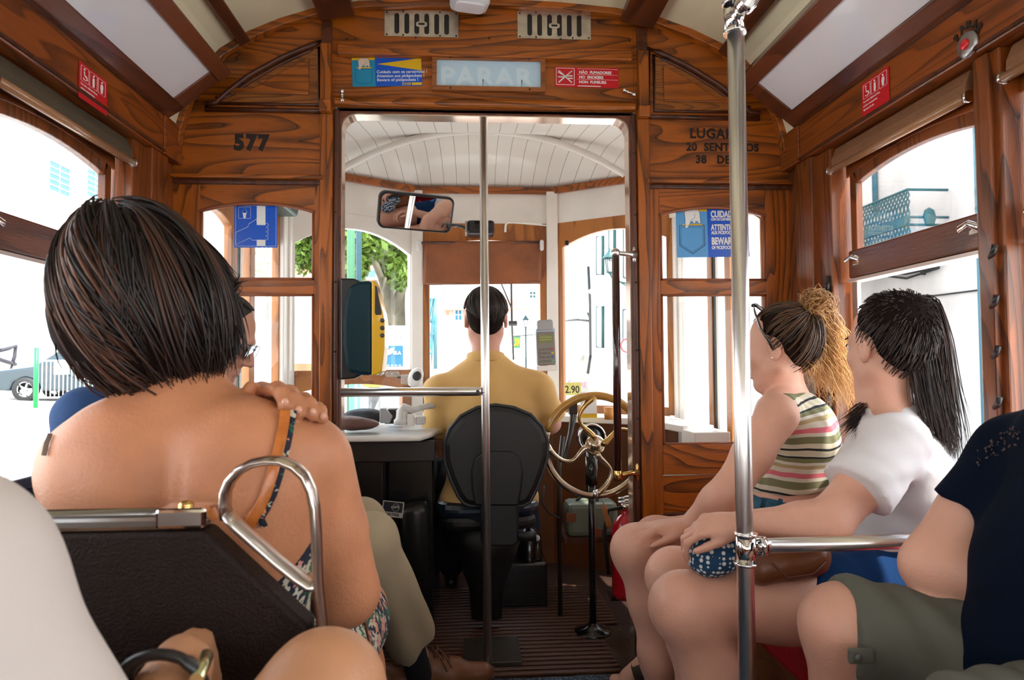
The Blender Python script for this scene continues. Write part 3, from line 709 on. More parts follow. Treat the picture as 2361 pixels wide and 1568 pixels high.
def leg(b, hip, knee, ankle, r=(.085, .058, .052, .034), calf=.054, back=(0, 1, 0), k=.03):
    hip, knee, ankle = Vector(hip), Vector(knee), Vector(ankle); bk = Vector(back)
    b.cap(hip, hip.lerp(knee, .55), r[0], (r[0]+r[1])*.52, k); b.cap(hip.lerp(knee, .5), knee, (r[0]+r[1])*.52, r[1], k)
    b.ell(knee, (r[1]*1.02,)*3, None, k*.7)
    c = knee.lerp(ankle, .3)+bk*.014; b.cap(knee, c, r[2]*1.0, calf, k); b.cap(c, knee.lerp(ankle, .62)+bk*.006, calf, (calf+r[3])*.5, k); b.cap(knee.lerp(ankle, .6), ankle, (calf+r[3])*.5, r[3], k)
def arm(b, sh, el, wr, r=(.052, .042, .04, .027), k=.025):
    sh, el, wr = Vector(sh), Vector(el), Vector(wr)
    b.cap(sh, sh.lerp(el, .5), r[0], (r[0]+r[1])*.5, k); b.cap(sh.lerp(el, .5), el, (r[0]+r[1])*.5, r[1], k)
    c = el.lerp(wr, .28); b.cap(el, c, r[1]*.95, r[2], k); b.cap(c, wr, r[2], r[3], k)
def foot(b, ankle, toe, r=.03, k=.02):
    a, t = Vector(ankle), Vector(toe); d = (t-a); d.z = 0; d.normalize(); heel = a-d*.045; heel.z = t.z+.008; sd = Vector((-d.y, d.x, 0))
    b.cap(a, heel, r*1.05, .026, k); b.cap(a+d*.01, t-d*.05+Vector((0, 0, .012)), r, .026, k, flat=(sd, .82)); b.cap(heel, t-d*.06, .022, .022, k)
    for i in range(5):
        o = sd*(-.026+.013*i)*1.0; b.cap(t-d*.045+o*.9, t+o-d*.006*abs(i-1.0), .012, .0085 if i else .011, .006)
# ---- hair
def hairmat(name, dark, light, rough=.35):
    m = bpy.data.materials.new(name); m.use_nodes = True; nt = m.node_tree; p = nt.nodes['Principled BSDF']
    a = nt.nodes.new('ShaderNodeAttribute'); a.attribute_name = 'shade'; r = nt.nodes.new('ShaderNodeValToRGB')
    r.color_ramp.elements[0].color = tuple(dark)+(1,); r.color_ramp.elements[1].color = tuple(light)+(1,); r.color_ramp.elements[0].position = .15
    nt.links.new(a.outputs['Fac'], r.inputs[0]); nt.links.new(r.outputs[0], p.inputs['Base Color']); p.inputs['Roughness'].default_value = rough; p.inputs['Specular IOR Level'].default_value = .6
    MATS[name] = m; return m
def strands(name, P, rad, material, parent=None, shade=None, taper=.25):
    """P: (S,N,3) polylines -> thin three-sided locks"""
    P = np.asarray(P, float); S, N, _ = P.shape; T = np.gradient(P, axis=1); T /= np.linalg.norm(T, axis=2, keepdims=True)+1e-9
    ref = np.random.default_rng(3).normal(size=(S, 1, 3)); A = np.cross(T, ref); A /= np.linalg.norm(A, axis=2, keepdims=True)+1e-9; Bn = np.cross(T, A)
    w = rad*np.sin(np.linspace(.5, np.pi*.97, N))[None, :, None]*np.ones((S, 1, 1)); w = np.maximum(w, rad*taper*.4)
    V = np.stack([P+w*(math.cos(t)*A+math.sin(t)*Bn) for t in (0, 2.094, 4.189)], 2).reshape(-1, 3)
    base = (np.arange(S)[:, None, None]*N+np.arange(N-1)[None, :, None])*3; k = np.arange(3)[None, None, :]; k2 = (k+1) % 3
    F = np.stack([base+k, base+k2, base+3+k2, base+3+k], -1).reshape(-1, 4)
    me = bpy.data.meshes.new(name); me.vertices.add(len(V)); me.vertices.foreach_set('co', V.astype(np.float32).ravel())
    me.loops.add(len(F)*4); me.loops.foreach_set('vertex_index', F.astype(np.int32).ravel()); me.polygons.add(len(F))
    me.polygons.foreach_set('loop_start', np.arange(0, len(F)*4, 4, dtype=np.int32)); me.polygons.foreach_set('loop_total', np.full(len(F), 4, np.int32)); me.polygons.foreach_set('use_smooth', np.ones(len(F), bool))
    sh = np.random.default_rng(5).random(S) if shade is None else np.asarray(shade)
    at = me.attributes.new('shade', 'FLOAT', 'POINT')
    sv = np.repeat(sh, N*3) if sh.ndim == 1 else np.repeat(sh.reshape(-1), 3)
    at.data.foreach_set('value', sv.astype(np.float32)); me.materials.append(material); me.update(calc_edges=True)
    return link(name, me, parent)
def polyhair(paths, n, rnd, N=16, curl=0, cf=30, seed=1, ends=1.0):
    """many strands around guide paths: list of (points, spread at each point)"""
    r = np.random.default_rng(seed); out = []
    for gi, (pts, sp) in enumerate(paths):
        pts = np.array([list(p) for p in pts], float); m = len(pts); t = np.linspace(0, m-1, N); i = np.minimum(t.astype(int), m-2); f = (t-i)[:, None]
        p0 = pts[np.maximum(i-1, 0)]; p1 = pts[i]; p2 = pts[i+1]; p3 = pts[np.minimum(i+2, m-1)]
        C = .5*((2*p1)+(-p0+p2)*f+(2*p0-5*p1+4*p2-p3)*f**2+(-p0+3*p1-3*p2+p3)*f**3); s_ = np.interp(t, np.arange(m), sp)
        for _ in range(n):
            o = r.normal(size=3); o /= np.linalg.norm(o); o = o*r.random()**.5; o2 = r.normal(size=3)*rnd
            L = 1-(1-ends)*r.random(); q = C.copy(); tt = np.linspace(0, L, N)*(N-1); ii = np.minimum(tt.astype(int), N-2); ff = (tt-ii)[:, None]; q = q[ii]*(1-ff)+q[ii+1]*ff; ss = np.interp(tt, np.arange(N), s_)
            q = q+o*ss[:, None]+o2*(np.linspace(0, 1, N)**2)[:, None]
            if curl:
                ph = r.random()*6.28; a = r.normal(size=3); a /= np.linalg.norm(a); b_ = np.cross(a, [0, 0, 1.]); u = np.linspace(0, 1, N)*cf*(.7+.6*r.random())
                q = q+(np.sin(u+ph)[:, None]*a+np.cos(u+ph)[:, None]*b_)*curl*np.minimum(1, np.linspace(0, 3, N))[:, None]
            out.append(q)
    return np.array(out)
def skin(name, c, redden=.15):
    m = mat(name, c, .48, sss=.12, bump=.12, bscale=220, var=redden, vscale=9); return m
J = PY
def person(b, material, label, **kw):
    o = b.mesh('person', material, **kw); return tag(o, label, 'person')
V3 = Vector
# ================================================================ woman with the brown bob (front left seat, seen from behind)
SK_TAN = skin('skin_tan', (.57, .24, .12)); SK_PALE = skin('skin_pale', (.72, .385, .275), .1); SK_PINK = skin('skin_pink', (.66, .33, .24), .1); SK_MAN = skin('skin_man', (.56, .28, .19), .1); SK_ARM = skin('skin_knee', (.55, .27, .14), .12)
b = Body()
b.ell((-.37, 1.0, .53), (.175, .13, .14), k=.04)
b.ell((-.372, .985, .67), (.140, .095, .14), k=.03)
b.ell((-.366, .975, .82), (.166, .105, .17), k=.04)
b.cap((-.50, .975, .915), (-.225, .975, .925), .056, .056, .05)
b.cap((-.465, .985, .965), (-.325, .985, .962), .028, .028, .05)
b.cap((-.50, .975, .935), (-.44, .985, .98), .034, .03, .05); b.cap((-.235, .975, .930), (-.345, .985, .978), .034, .028, .05)
b.ell((-.45, .925, .90), (.075, .05, .10), k=.06); b.ell((-.29, .925, .90), (.075, .05, .10), k=.06)     # shoulder blades
b.cap((-.372, .868, .97), (-.372, .872, .72), .010, .012, .03, sub=True)                                     # spine furrow
b.cap((-.385, .985, .99), (-.415, .995, 1.09), .058, .052, .04)
arm(b, (-.218, .985, .915), (-.180, 1.04, .72), (-.25, 1.22, .70), (.058, .050, .045, .03), k=.010)
arm(b, (-.508, .975, .912), (-.50, 1.20, .80), (-.30, 1.13, .965), (.060, .046, .042, .028))
head(b, (-.446, .995, 1.13), yaw=8, pitch=-4, roll=0, s=1.0)
leg(b, (-.28, 1.02, .545), (-.235, 1.45, .55), (-.23, 1.50, .10), (.092, .064, .056, .036)); leg(b, (-.46, 1.02, .545), (-.47, 1.45, .55), (-.47, 1.50, .10), (.092, .064, .056, .036))
foot(b, (-.23, 1.50, .09), (-.23, 1.68, .02)); foot(b, (-.47, 1.50, .09), (-.47, 1.68, .02))
# fingers of her left hand folded over the right shoulder
def fing(pts, r, k=.004):
    for (p, q), (r0, r1) in zip(zip(pts, pts[1:]), zip(r, r[1:])): b.cap(p, q, r0, r1, k); b.ell(q, (r1*1.03,)*3, None, .003)
FG = [((608, 902), (640, 897), (656, 933)), ((640, 908), (668, 906), (688, 952)), ((672, 922), (702, 922), (721, 956)), ((712, 944), (732, 942), (744, 966))]
for i, (m0, m1, m2) in enumerate(FG):
    y0, y1, y2 = 1.03, .955+.004*i, .920+.006*i; K, P_, T_ = J(*m0, y0), J(*m1, y1), J(*m2, y2); Dp = P_.lerp(T_, .45)+V3((.002, -.006, .004)); r = (.0105, .0102, .0092, .0082) if i < 3 else (.009, .0086, .0078, .0068)
    b.cap(V3((-.30, 1.13, .965)), K, .016, .012, .012); fing([K, P_, Dp, T_], r)
b.cap(V3((-.30, 1.12, .97)), J(600, 905, 1.03), .017, .013, .012); b.cap(J(600, 905, 1.03), J(578, 895, .99), .012, .010, .006)
W1 = person(b, SK_TAN, 'person with a brown bob and bare back on the front left seat', res=.0065, fine=[((-.36, .85, .93), (-.17, 1.14, 1.06), .003)])
# nails
m = MB()
for i, (m0, m1, m2) in enumerate(FG):
    T_ = J(m2[0]+1, m2[1]-6, .912+.006*i); m.ball(T_, (.0052, .0025, .0062), 8)
m.build('fingernail', mat('nail', (.66, .33, .22), .2, coat=.6), W1)
# strap: orange-brown band with a floral edge, lying on the back
FLOR = mat('floral_fabric', (.02, .02, .03), .8); pN, nt = nodes_of(FLOR)
co = nt.nodes.new('ShaderNodeTexCoord'); v = nt.nodes.new('ShaderNodeTexVoronoi'); v.inputs['Scale'].default_value = 62; ns = nt.nodes.new('ShaderNodeTexNoise'); ns.inputs['Scale'].default_value = 70
mxv = nt.nodes.new('ShaderNodeMix'); mxv.data_type = 'VECTOR'; mxv.inputs[0].default_value = .06; nt.links.new(co.outputs['Object'], ns.inputs['Vector']); nt.links.new(co.outputs['Object'], mxv.inputs[4]); nt.links.new(ns.outputs['Color'], mxv.inputs[5]); nt.links.new(mxv.outputs[1], v.inputs['Vector'])
sp = nt.nodes.new('ShaderNodeSeparateColor'); nt.links.new(v.outputs['Color'], sp.inputs[0]); r = nt.nodes.new('ShaderNodeValToRGB'); r.color_ramp.interpolation = 'CONSTANT'; e = r.color_ramp.elements
e[0].color = (.008, .012, .03, 1); e[1].position = .5; e[1].color = (.55, .50, .38, 1); q = e.new(.38); q.color = (.03, .13, .07, 1); q = e.new(.66); q.color = (.015, .02, .035, 1); q = e.new(.80); q.color = (.66, .28, .22, 1); q = e.new(.9); q.color = (.6, .55, .45, 1)
nt.links.new(sp.outputs[0], r.inputs[0]); nt.links.new(r.outputs[0], pN.inputs['Base Color'])
def ribbon(name, pix, half, mt, parent, lift=.003, shift=0):
    P = [b.hit(px+shift, py, lift) for px, py in pix]; m = MB(); L, R_ = [], []
    for i, p in enumerate(P):
        t = (P[min(i+1, len(P)-1)]-P[max(i-1, 0)]).normalized(); n = (CAM-p).normalized(); s = t.cross(n).normalized()*half; L.append(p+s); R_.append(p-s)
    n = len(P); m.add(L+R_, [(i, i+1, n+i+1, n+i) for i in range(n-1)], True); return m.build(name, mt, parent, solid=.003, bevel=.0008)
ORB = mat('orange_band', (.52, .15, .02), .3, coat=.3, var=.2, vscale=60)
pix = [(664, 946), (660, 980), (652, 1020), (643, 1060), (632, 1100), (619, 1140), (605, 1170), (590, 1195), (577, 1215)]
ribbon('dress_strap', pix, .0066, ORB, W1, .005, -6); ribbon('strap_edge', [(x+2, y) for x, y in pix[:-1]]+[(600, 1215)], .0042, FLOR, W1, .0035, 10)
ribbon('dress_strap', [(116, 1000), (107, 1022), (101, 1050)], .003, mat('strap_grey', (.25, .2, .17), .5), W1, .003)
ribbon('dress_strap', [(612, 1172), (590, 1178), (572, 1200)], .006, ORB, W1, .004)
d = Body(); cl = [((-.37, .9, .795), (-.35, -.2, 1))]
d.ell((-.37, 1.0, .53), (.185, .14, .15), k=.04, clip=cl); d.ell((-.372, .985, .67), (.158, .103, .15), k=.04, clip=cl); d.ell((-.368, .975, .83), (.172, .111, .17), k=.04, clip=cl)
d.cap((-.28, 1.02, .545), (-.24, 1.40, .55), .106, .085, .03); d.cap((-.46, 1.02, .545), (-.46, 1.40, .55), .106, .085, .03); d.cap((-.40, 1.2, .52), (-.3, 1.2, .52), .07, .07, .04)
d.mesh('dress', FLOR, W1, res=.008, disp=lambda P: .003*nz(P, 60, 3))
m = MB(); m.tube([J(822, 1405, 1.08), J(842, 1440, 1.06), J(856, 1500, 1.04), J(866, 1568, 1.02), J(872, 1640, 1.0)], .0035, 8, flat=(1, .5)); m.build('bag_strap', mat('bag_strap', (.20, .07, .03), .5), W1)
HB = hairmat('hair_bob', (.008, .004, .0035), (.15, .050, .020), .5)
hc = V3((-.452, .99, 1.145)); hr = V3((.103, .122, .131))
hb = Body(); hb.ell(hc+V3((0, .0, .006)), (.099, .112, .120), k=.03); hb.ell(hc+V3((.01, -.03, -.06)), (.075, .075, .065), k=.04); hb.ell(hc+V3((-.025, -.01, -.03)), (.070, .08, .06), k=.04)
hb.mesh('hair', mat('hair_core', (.010, .005, .004), .9, spec=.1), W1, res=.006, disp=lambda P: .002*nz(P, 90, 5))
def bob(n, seed):
    r = np.random.default_rng(seed); out = []; sh = []; N = 20; pole = Matrix.Rotation(math.radians(-16), 3, 'Y') @ Matrix.Rotation(math.radians(6), 3, 'X')
    for i in range(n):
        ph = r.random()*2*math.pi; th0 = r.random()**.7*1.35 if r.random() < .55 else r.uniform(1.0, 2.25); back = .5-.5*math.sin(ph)            # ph=-90 deg : toward the camera
        side = math.cos(ph); end = 2.30+.50*back+.25*r.normal()*.35; end = max(end, th0+.45)
        if math.sin(ph) > .55: end = min(end, 1.6)
        t = np.linspace(0, 1, N); th = th0+(end-th0)*t; tw = ph+(.35*np.sin(t*2)*(1 if side < 0 else -.6))+.12*r.normal()*t
        R_ = .90+.13*r.random()+.04*np.sin(t*3+ph*3)
        fl = max(0, -side)*(r.random() < .55)                                              # flick outwards on the left
        R2 = R_+fl*.34*np.maximum(0, t-.66)*3.2*r.random()+.07*r.random()*np.maximum(0, t-.6)
        x = np.sin(th)*np.cos(tw)*hr.x*R2; y = np.sin(th)*np.sin(tw)*hr.y*R2; z = np.cos(th)*hr.z*R_*(1.02)
        z = np.where(t > .75, z-(t-.75)*.03+fl*(t-.75)*.10, z); x = x+(.012+.02*(side > 0))*np.maximum(0, t-.3)
        x = x+.006*np.sin(t*5+ph*7)*t; z = z+.004*np.sin(t*6+ph*11); y = y+.004*np.cos(t*5+ph*9); p = (np.array(pole) @ np.stack([x, y, z])).T+np.array(hc)+np.outer(t**2, r.normal(size=3))*.008; out.append(p)
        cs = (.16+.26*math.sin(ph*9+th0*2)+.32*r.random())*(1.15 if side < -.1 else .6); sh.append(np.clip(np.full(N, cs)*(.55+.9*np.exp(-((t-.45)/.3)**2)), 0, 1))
    return np.array(out), np.array(sh)
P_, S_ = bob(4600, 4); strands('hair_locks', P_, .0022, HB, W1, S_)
# ================================================================ driver
b = Body(); Yd = 2.78
hc_ = J(1120, 738, Yd)
b.ell(J(1130, 1150, Yd), (.155, .11, .12), k=.04); b.ell(J(1132, 1050, Yd), (.16, .105, .16), k=.04); b.ell(J(1132, 930, Yd), (.155, .09, .13), k=.04)
shL, shR = J(1015, 905, Yd), J(1243, 900, Yd); b.cap(shL, shR, .05, .05, .04); b.cap(J(1120, 860, Yd), J(1120, 790, Yd), .058, .056, .04)
eL, eR = J(1012, 1010, Yd+.10), J(1268, 975, Yd+.08)
wL, wR = J(1030, 985, Yd+.34), J(1262, 925, Yd+.30)
arm(b, shL, eL, wL, (.05, .043, .04, .028)); arm(b, shR, eR, wR, (.05, .043, .04, .028))
hand(b, wR, (.25, .9, .0), (.1, 0, 1), thumb_side=-1, curls=((10, 15, 10),)*4); hand(b, wL, (0, 1, -.1), (0, 0, 1), thumb_side=1, curls=((20, 35, 20),)*4)
HM = head(b, hc_, yaw=0, pitch=-3, s=1.02)
leg(b, J(1075, 1165, Yd), (-.07, 3.22, .56), (-.08, 3.3, .12), (.08, .058, .05, .035)); leg(b, J(1180, 1165, Yd), (.25, 3.22, .56), (.28, 3.35, .12), (.08, .058, .05, .035))
DRV = person(b, SK_PINK, 'driver in a mustard polo shirt seen from behind, sitting before the windscreen', res=.007, fine=[(tuple(wR-V3((.08, .05, .06))), tuple(wR+V3((.1, .2, .06))), .004)])
SH = mat('mustard_polo', (.74, .46, .16), .85, bump=.08, bscale=500, sheen=.2)
s = Body(); hem = J(1130, 1160, Yd).z; cl = [((0, 0, hem), (-.05, 0, -1))]; top = [((0, 0, J(1120, 830, Yd).z), (0, 0, 1))]
s.ell(J(1128, 1150, Yd), (.195, .13, .13), k=.05, clip=cl); s.ell(J(1130, 1050, Yd), (.18, .125, .17), k=.05); s.ell(J(1132, 945, Yd), (.19, .12, .13), k=.05)
s.cap(shL+V3((.01, 0, 0)), shR-V3((.01, 0, 0)), .062, .062, .05); s.cap(J(1120, 880, Yd), J(1120, 838, Yd), .085, .06, .05); s.cap(shL+V3((.02, 0, .01)), J(1095, 850, Yd), .055, .05, .05); s.cap(shR+V3((-.02, 0, .01)), J(1145, 850, Yd), .055, .05, .05)
for a, e in ((shL, eL), (shR, eR)):
    n = (e-a).normalized(); q = a.lerp(e, .80); s.cap(a, q+n*.03, .062, .076, .03, clip=[(q, n)])
def fold(P): return .007*nz(P, 22, 9)+.003*nz((P[0], P[1], P[2]*1.8), 48, 4)
s.mesh('polo_shirt', SH, DRV, res=.007, disp=fold)
m = MB(); cz = J(1120, 822, Yd); ring = []
for i in range(25):
    a = math.radians(-200+220*i/24); ring.append((cz.x+.072*math.cos(a), Yd+.068*math.sin(a), cz.z+.004-.012*math.cos(a)**2))
m.tube(ring, .006, 8, flat=(3.6, 1), up=(0, 0, 1)); m.build('collar', SH, DRV)
t_ = Body(); t_.ell(J(1128, 1175, Yd), (.18, .13, .075), k=.04, clip=[((0, 0, hem+.02), (0, 0, 1))]); leg(t_, J(1075, 1168, Yd), (-.07, 3.22, .56), (-.08, 3.3, .12), (.095, .075, .07, .06), .07); leg(t_, J(1180, 1168, Yd), (.25, 3.22, .56), (.28, 3.35, .12), (.095, .075, .07, .06), .07)
t_.mesh('trousers', mat('navy_trousers', (.006, .010, .028), .8), DRV, res=.01)
for x in (-.08, .28):
    m = Body(); foot(m, (x, 3.33, .09), (x, 3.54, .035), .04); m.mesh('shoe', BLACK, DRV, res=.006)
HD = hairmat('hair_driver', (.010, .006, .005), (.045, .022, .016), .4)
h = Body(); T = lambda *p: HM @ V3(p)
h.ell(T(0, -.014, .038), (.080, .096, .090), k=.02, clip=[(T(0, .06, 0), (0, .8, -.6))]); h.ell(T(0, -.042, -.015), (.060, .045, .05), k=.03)
h.mesh('hair', mat('hair_core2', (.014, .008, .006), .9, spec=.1), DRV, res=.005, disp=lambda P: .0015*nz(P, 150, 5))
def caphair(T, n, seed, rad=(.084, .100, .094), ctr=(0, -.014, .038), end=lambda ph: 2.05+.35*max(0, -math.sin(ph)), front=1.25, jit=.04, N=12, tilt=-8):
    r = np.random.default_rng(seed); out = []; R = np.array(Matrix.Rotation(math.radians(tilt), 3, 'X'))
    for i in range(n):
        ph = r.random()*2*math.pi; th0 = r.random()*1.45 if r.random() < .6 else r.uniform(1.0, 2.0); e = end(ph) if math.sin(ph) < .35 else front; e = max(e, .3); th0 = min(th0, e-.25); t = np.linspace(0, 1, N); th = th0+(min(e, th0+1.1)-th0)*t
        ks = 1.0+jit*r.random()+jit*t*r.random(); p = np.stack([np.sin(th)*np.cos(ph+.2*t)*rad[0]*ks, np.sin(th)*np.sin(ph+.2*t)*rad[1]*ks, np.cos(th)*rad[2]*ks]); p = (R @ p).T+np.array(ctr)
        out.append([list(T(*q)) for q in p])
    return np.array(out)
strands('hair_locks', caphair(T, 1500, 8, end=lambda ph: 1.50+.95*max(0, -math.sin(ph))**1.5), .0016, HD, DRV)
# ================================================================ man with sunglasses on the left bench, facing the aisle
b = Body(); Ym = 1.97
hm = V3((-.690, Ym, 1.13))
sp_ = [V3((-.80, Ym, .55)), V3((-.80, Ym, .72)), V3((-.78, Ym, .88))]
b.ell(sp_[0], (.13, .165, .13), k=.04); b.ell(sp_[1], (.125, .15, .14), k=.05); b.ell(sp_[2], (.115, .165, .13), k=.05)
s1, s2 = V3((-.775, Ym-.17, .925)), V3((-.775, Ym+.17, .925)); b.cap(s1, s2, .05, .05, .04); b.cap((-.765, Ym, .93), (-.72, Ym, 1.06), .062, .055, .04)
arm(b, s1, (-.66, Ym-.20, .72), (-.50, Ym-.06, .66)); arm(b, s2, (-.66, Ym+.2, .72), (-.50, Ym+.10, .66))
hand(b, (-.50, Ym-.06, .665), (1, .2, -.15), (0, 0, 1), 1, ((25, 30, 15),)*4); hand(b, (-.50, Ym+.10, .665), (1, -.2, -.15), (0, 0, 1), -1, ((25, 30, 15),)*4)
MM = head(b, hm, yaw=-84, pitch=-27, s=1.0)
h1, k1, a1 = V3((-.72, 1.93, .55)), V3((-.265, 1.90, .578)), V3((-.155, 2.20, .15)); h2, k2, a2 = V3((-.72, 2.10, .55)), V3((-.33, 2.16, .57)), V3((-.36, 2.2, .14))
leg(b, h1, k1, a1, (.065, .042, .04, .032), .042, back=(-1, 0, 0)); leg(b, h2, k2, a2, (.065, .042, .04, .032), .042, back=(-1, 0, 0))
MAN = person(b, SK_MAN, 'person in sunglasses and khaki trousers facing the aisle, half hidden behind the brown bobbed hair', res=.007, fine=[((-.80, 1.86, 1.0), (-.55, 2.08, 1.27), .0032)])
PL = mat('plaid_shirt', (.05, .10, .2), .85); pN, nt = nodes_of(PL); co = nt.nodes.new('ShaderNodeTexCoord'); spx = nt.nodes.new('ShaderNodeSeparateXYZ'); nt.links.new(co.outputs['Object'], spx.inputs[0])
def mth2(nt, op, a, b=None):
    q = nt.nodes.new('ShaderNodeMath'); q.operation = op
    for i, v in enumerate((a, b)):
        if v is None: continue
        if isinstance(v, (int, float)): q.inputs[i].default_value = v
        else: nt.links.new(v, q.inputs[i])
    return q.outputs[0]
l1 = mth2(nt, 'LESS_THAN', mth2(nt, 'FRACT', mth2(nt, 'MULTIPLY', spx.outputs[2], 70.)), .22); l2 = mth2(nt, 'LESS_THAN', mth2(nt, 'FRACT', mth2(nt, 'MULTIPLY', spx.outputs[1], 70.)), .22)
mx = nt.nodes.new('ShaderNodeMix'); mx.data_type = 'RGBA'; nt.links.new(mth2(nt, 'MAXIMUM', l1, l2), mx.inputs[0]); mx.inputs[6].default_value = (.02, .06, .16, 1); mx.inputs[7].default_value = (.35, .42, .45, 1); nt.links.new(mx.outputs[2], pN.inputs['Base Color'])
s = Body(); s.inflate(b, .014, keep=range(0, 3)); s.cap(s1, s2, .062, .062, .05); s.cap((-.765, Ym, .94), (-.735, Ym, 1.02), .082, .068, .03)
for a, e in ((s1, V3((-.64, Ym-.20, .70))), (s2, V3((-.64, Ym+.2, .70)))):
    n = (e-a).normalized(); q = a.lerp(e, .8); s.cap(a, q+n*.03, .064, .068, .03, clip=[(q, n)])
s.mesh('plaid_shirt', PL, MAN, res=.009, disp=lambda P: .003*nz(P, 35, 2))
KH = mat('khaki_cloth', (.42, .33, .21), .85, bump=.06, bscale=400)
s = Body(); s.ell((-.79, Ym, .55), (.15, .185, .11), k=.04)
n = (a1-k1).normalized(); q = a1-n*.085
s.cap(h1, k1, .095, .074, .03); s.cap(k1, q+n*.05, .074, .078, .03, clip=[(q, n+V3((.42, 0, .0)))], flat=(V3((0, 1, 0)), 1.0)); s.cap(k1+V3((-.02, .0, -.06)), a1+V3((-.02, 0, .08)), .07, .06, .04)
n2 = (a2-k2).normalized(); q2 = a2-n2*.07; s.cap(h2, k2, .095, .074, .03); s.cap(k2, q2+n2*.05, .074, .07, .03, clip=[(q2, n2)])
dk = np.array((a1-k1).normalized())
def kfold(P):
    t = (P[0]-k1.x)*dk[0]+(P[1]-k1.y)*dk[1]+(P[2]-k1.z)*dk[2]; return .006*nz(P, 20, 12)+.006*np.sin((P[0]*60+P[2]*26+P[1]*20))*np.clip(t*3, 0, 1)
s.mesh('trousers', KH, MAN, res=.007, disp=kfold)
s = Body(); s.cap(a1-n*.13, a1+V3((0, .03, -.07)), .040, .040, .02); s.mesh('sock', mat('black_sock', (.008, .008, .01), .9), MAN, res=.006)
# shoe
SHO = mat('brown_leather_shoe', (.20, .075, .030), .45, bump=.15, bscale=60, var=.2, vscale=25)
def shoe(heel, toe, parent, sole_col, lace=True):
    heel, toe = V3(heel), V3(toe); f = (toe-heel); L = f.length; f.normalize(); up = V3((0, 0, 1)); sd = f.cross(up)
    s = Body(); P = lambda t, z, x=0: heel+f*t*L+up*z+sd*x
    s.cap(P(.13, .045), P(.13, .085), .036, .036, .02, flat=(sd, 1.12)); s.cap(P(.13, .035), P(.5, .03), .036, .040, .03, flat=(up, 1.0)); s.cap(P(.5, .03), P(.86, .026), .042, .036, .03, flat=(up, 1.15)); s.cap(P(.22, .07), P(.55, .048), .034, .030, .03)
    s.ell(P(.13, .13), (.034, .034, .05), None, .01, True)
    o = s.mesh('shoe', SHO, parent, res=.0045, clips=[(P(0, .006), (0, 0, -1))])
    m = MB(); n = 28; pts = []
    for i in range(n):
        a = 2*math.pi*i/n; t = .5+.5*math.cos(a); wd = .034+.010*math.sin(min(1, t*1.3)*math.pi*.8); p = heel+f*(t*L*1.0)+sd*(wd*math.sin(a)); pts.append((p.x, p.y))
    m.prism(pts, 'z', heel.z-.014, heel.z+.012); m.build('sole', sole_col, o, bevel=.004)
    if lace:
        m = MB()
        for t, z in ((.34, .108), (.40, .098), (.47, .089), (.54, .078)):
            m.tube([P(t, z-.012, -.025), P(t+.01, z, -.008), P(t+.015, z, .008), P(t+.02, z-.012, .025)], .0028, 6); m.tube([P(t+.03, z-.016, -.025), P(t+.015, z, 0), P(t-.01, z-.010, .025)], .0028, 6)
        m.tube([P(.33, .11), P(.30, .125, .02), P(.38, .105, .045), P(.45, .06, .052)], .0026, 6); m.tube([P(.33, .11), P(.34, .13, .015), P(.42, .11, .04), P(.5, .07, .05)], .0026, 6)
        m.build('laces', mat('lace', (.16, .06, .03), .8), o)
    return o
SOLE = mat('dark_sole', (.03, .02, .015), .7)
shoe((-.205, 2.25, .032), (.085, 2.29, .032), MAN, SOLE); shoe((-.42, 2.2, .032), (-.14, 2.27, .032), MAN, SOLE)
T = lambda *p: MM @ V3(p)
m = MB()
for q in (-1, 1):
    M = MM @ Matrix.Translation((q*.034, .1, .008)); m.prism(rrect(-.029, .029, -.019, .017, .010), 'y', -.0015, .0015, M)
m.build('sunglass_lens', mat('dark_lens', (.01, .012, .016), .05, coat=1), MAN, bevel=.0008)
m = MB()
for q in (-1, 1):
    M = MM @ Matrix.Translation((q*.034, .1, .008)); ring = [tuple(M @ V3((x, 0, z))) for x, z in rrect(-.030, .030, -.020, .018, .010)]; m.tube(ring, .0022, 6, closed=True)
    m.tube([T(q*.064, .1, .018), T(q*.078, .08, .018), T(q*.083, .0, .014), T(q*.081, -.02, .0)], .0026, 6)
m.tube([T(-.006, .103, .014), T(.006, .103, .014)], .002, 6); m.build('sunglass_frame', mat('frame_silver', (.35, .38, .42), .2, 1), MAN)
GH = hairmat('hair_grey', (.03, .025, .022), (.12, .1, .09), .5); strands('hair_locks', caphair(T, 600, 21, front=.55, end=lambda ph: 1.9, rad=(.078, .096, .09)), .0014, GH, MAN)
# ================================================================ person in blue, hidden behind the bob
b = Body(); Yb = 1.50
b.ell((-.75, Yb, .55), (.12, .165, .13), k=.04); b.ell((-.73, Yb, .72), (.11, .14, .14), k=.05); b.ell((-.69, Yb, .85), (.095, .14, .12), k=.05)
s1, s2 = V3((-.715, Yb-.13, .945)), V3((-.70, Yb+.13, .945)); b.cap(s1, s2, .048, .048, .04); b.cap((-.68, Yb, .92), (-.64, Yb, 1.06), .05, .048, .04)
e1, e2 = V3((-.66, Yb-.16, .70)), V3((-.66, Yb+.16, .70)); arm(b, s1, e1, (-.47, Yb-.06, .66)); arm(b, s2, e2, (-.47, Yb+.06, .66))
hand(b, (-.47, Yb-.06, .66), (1, .3, -.1), (0, 0, 1), 1, ((25, 30, 15),)*4); hand(b, (-.47, Yb+.06, .66), (1, -.3, -.1), (0, 0, 1), -1, ((25, 30, 15),)*4)
MB2 = head(b, (-.62, Yb, 1.125), yaw=-90, pitch=-5)
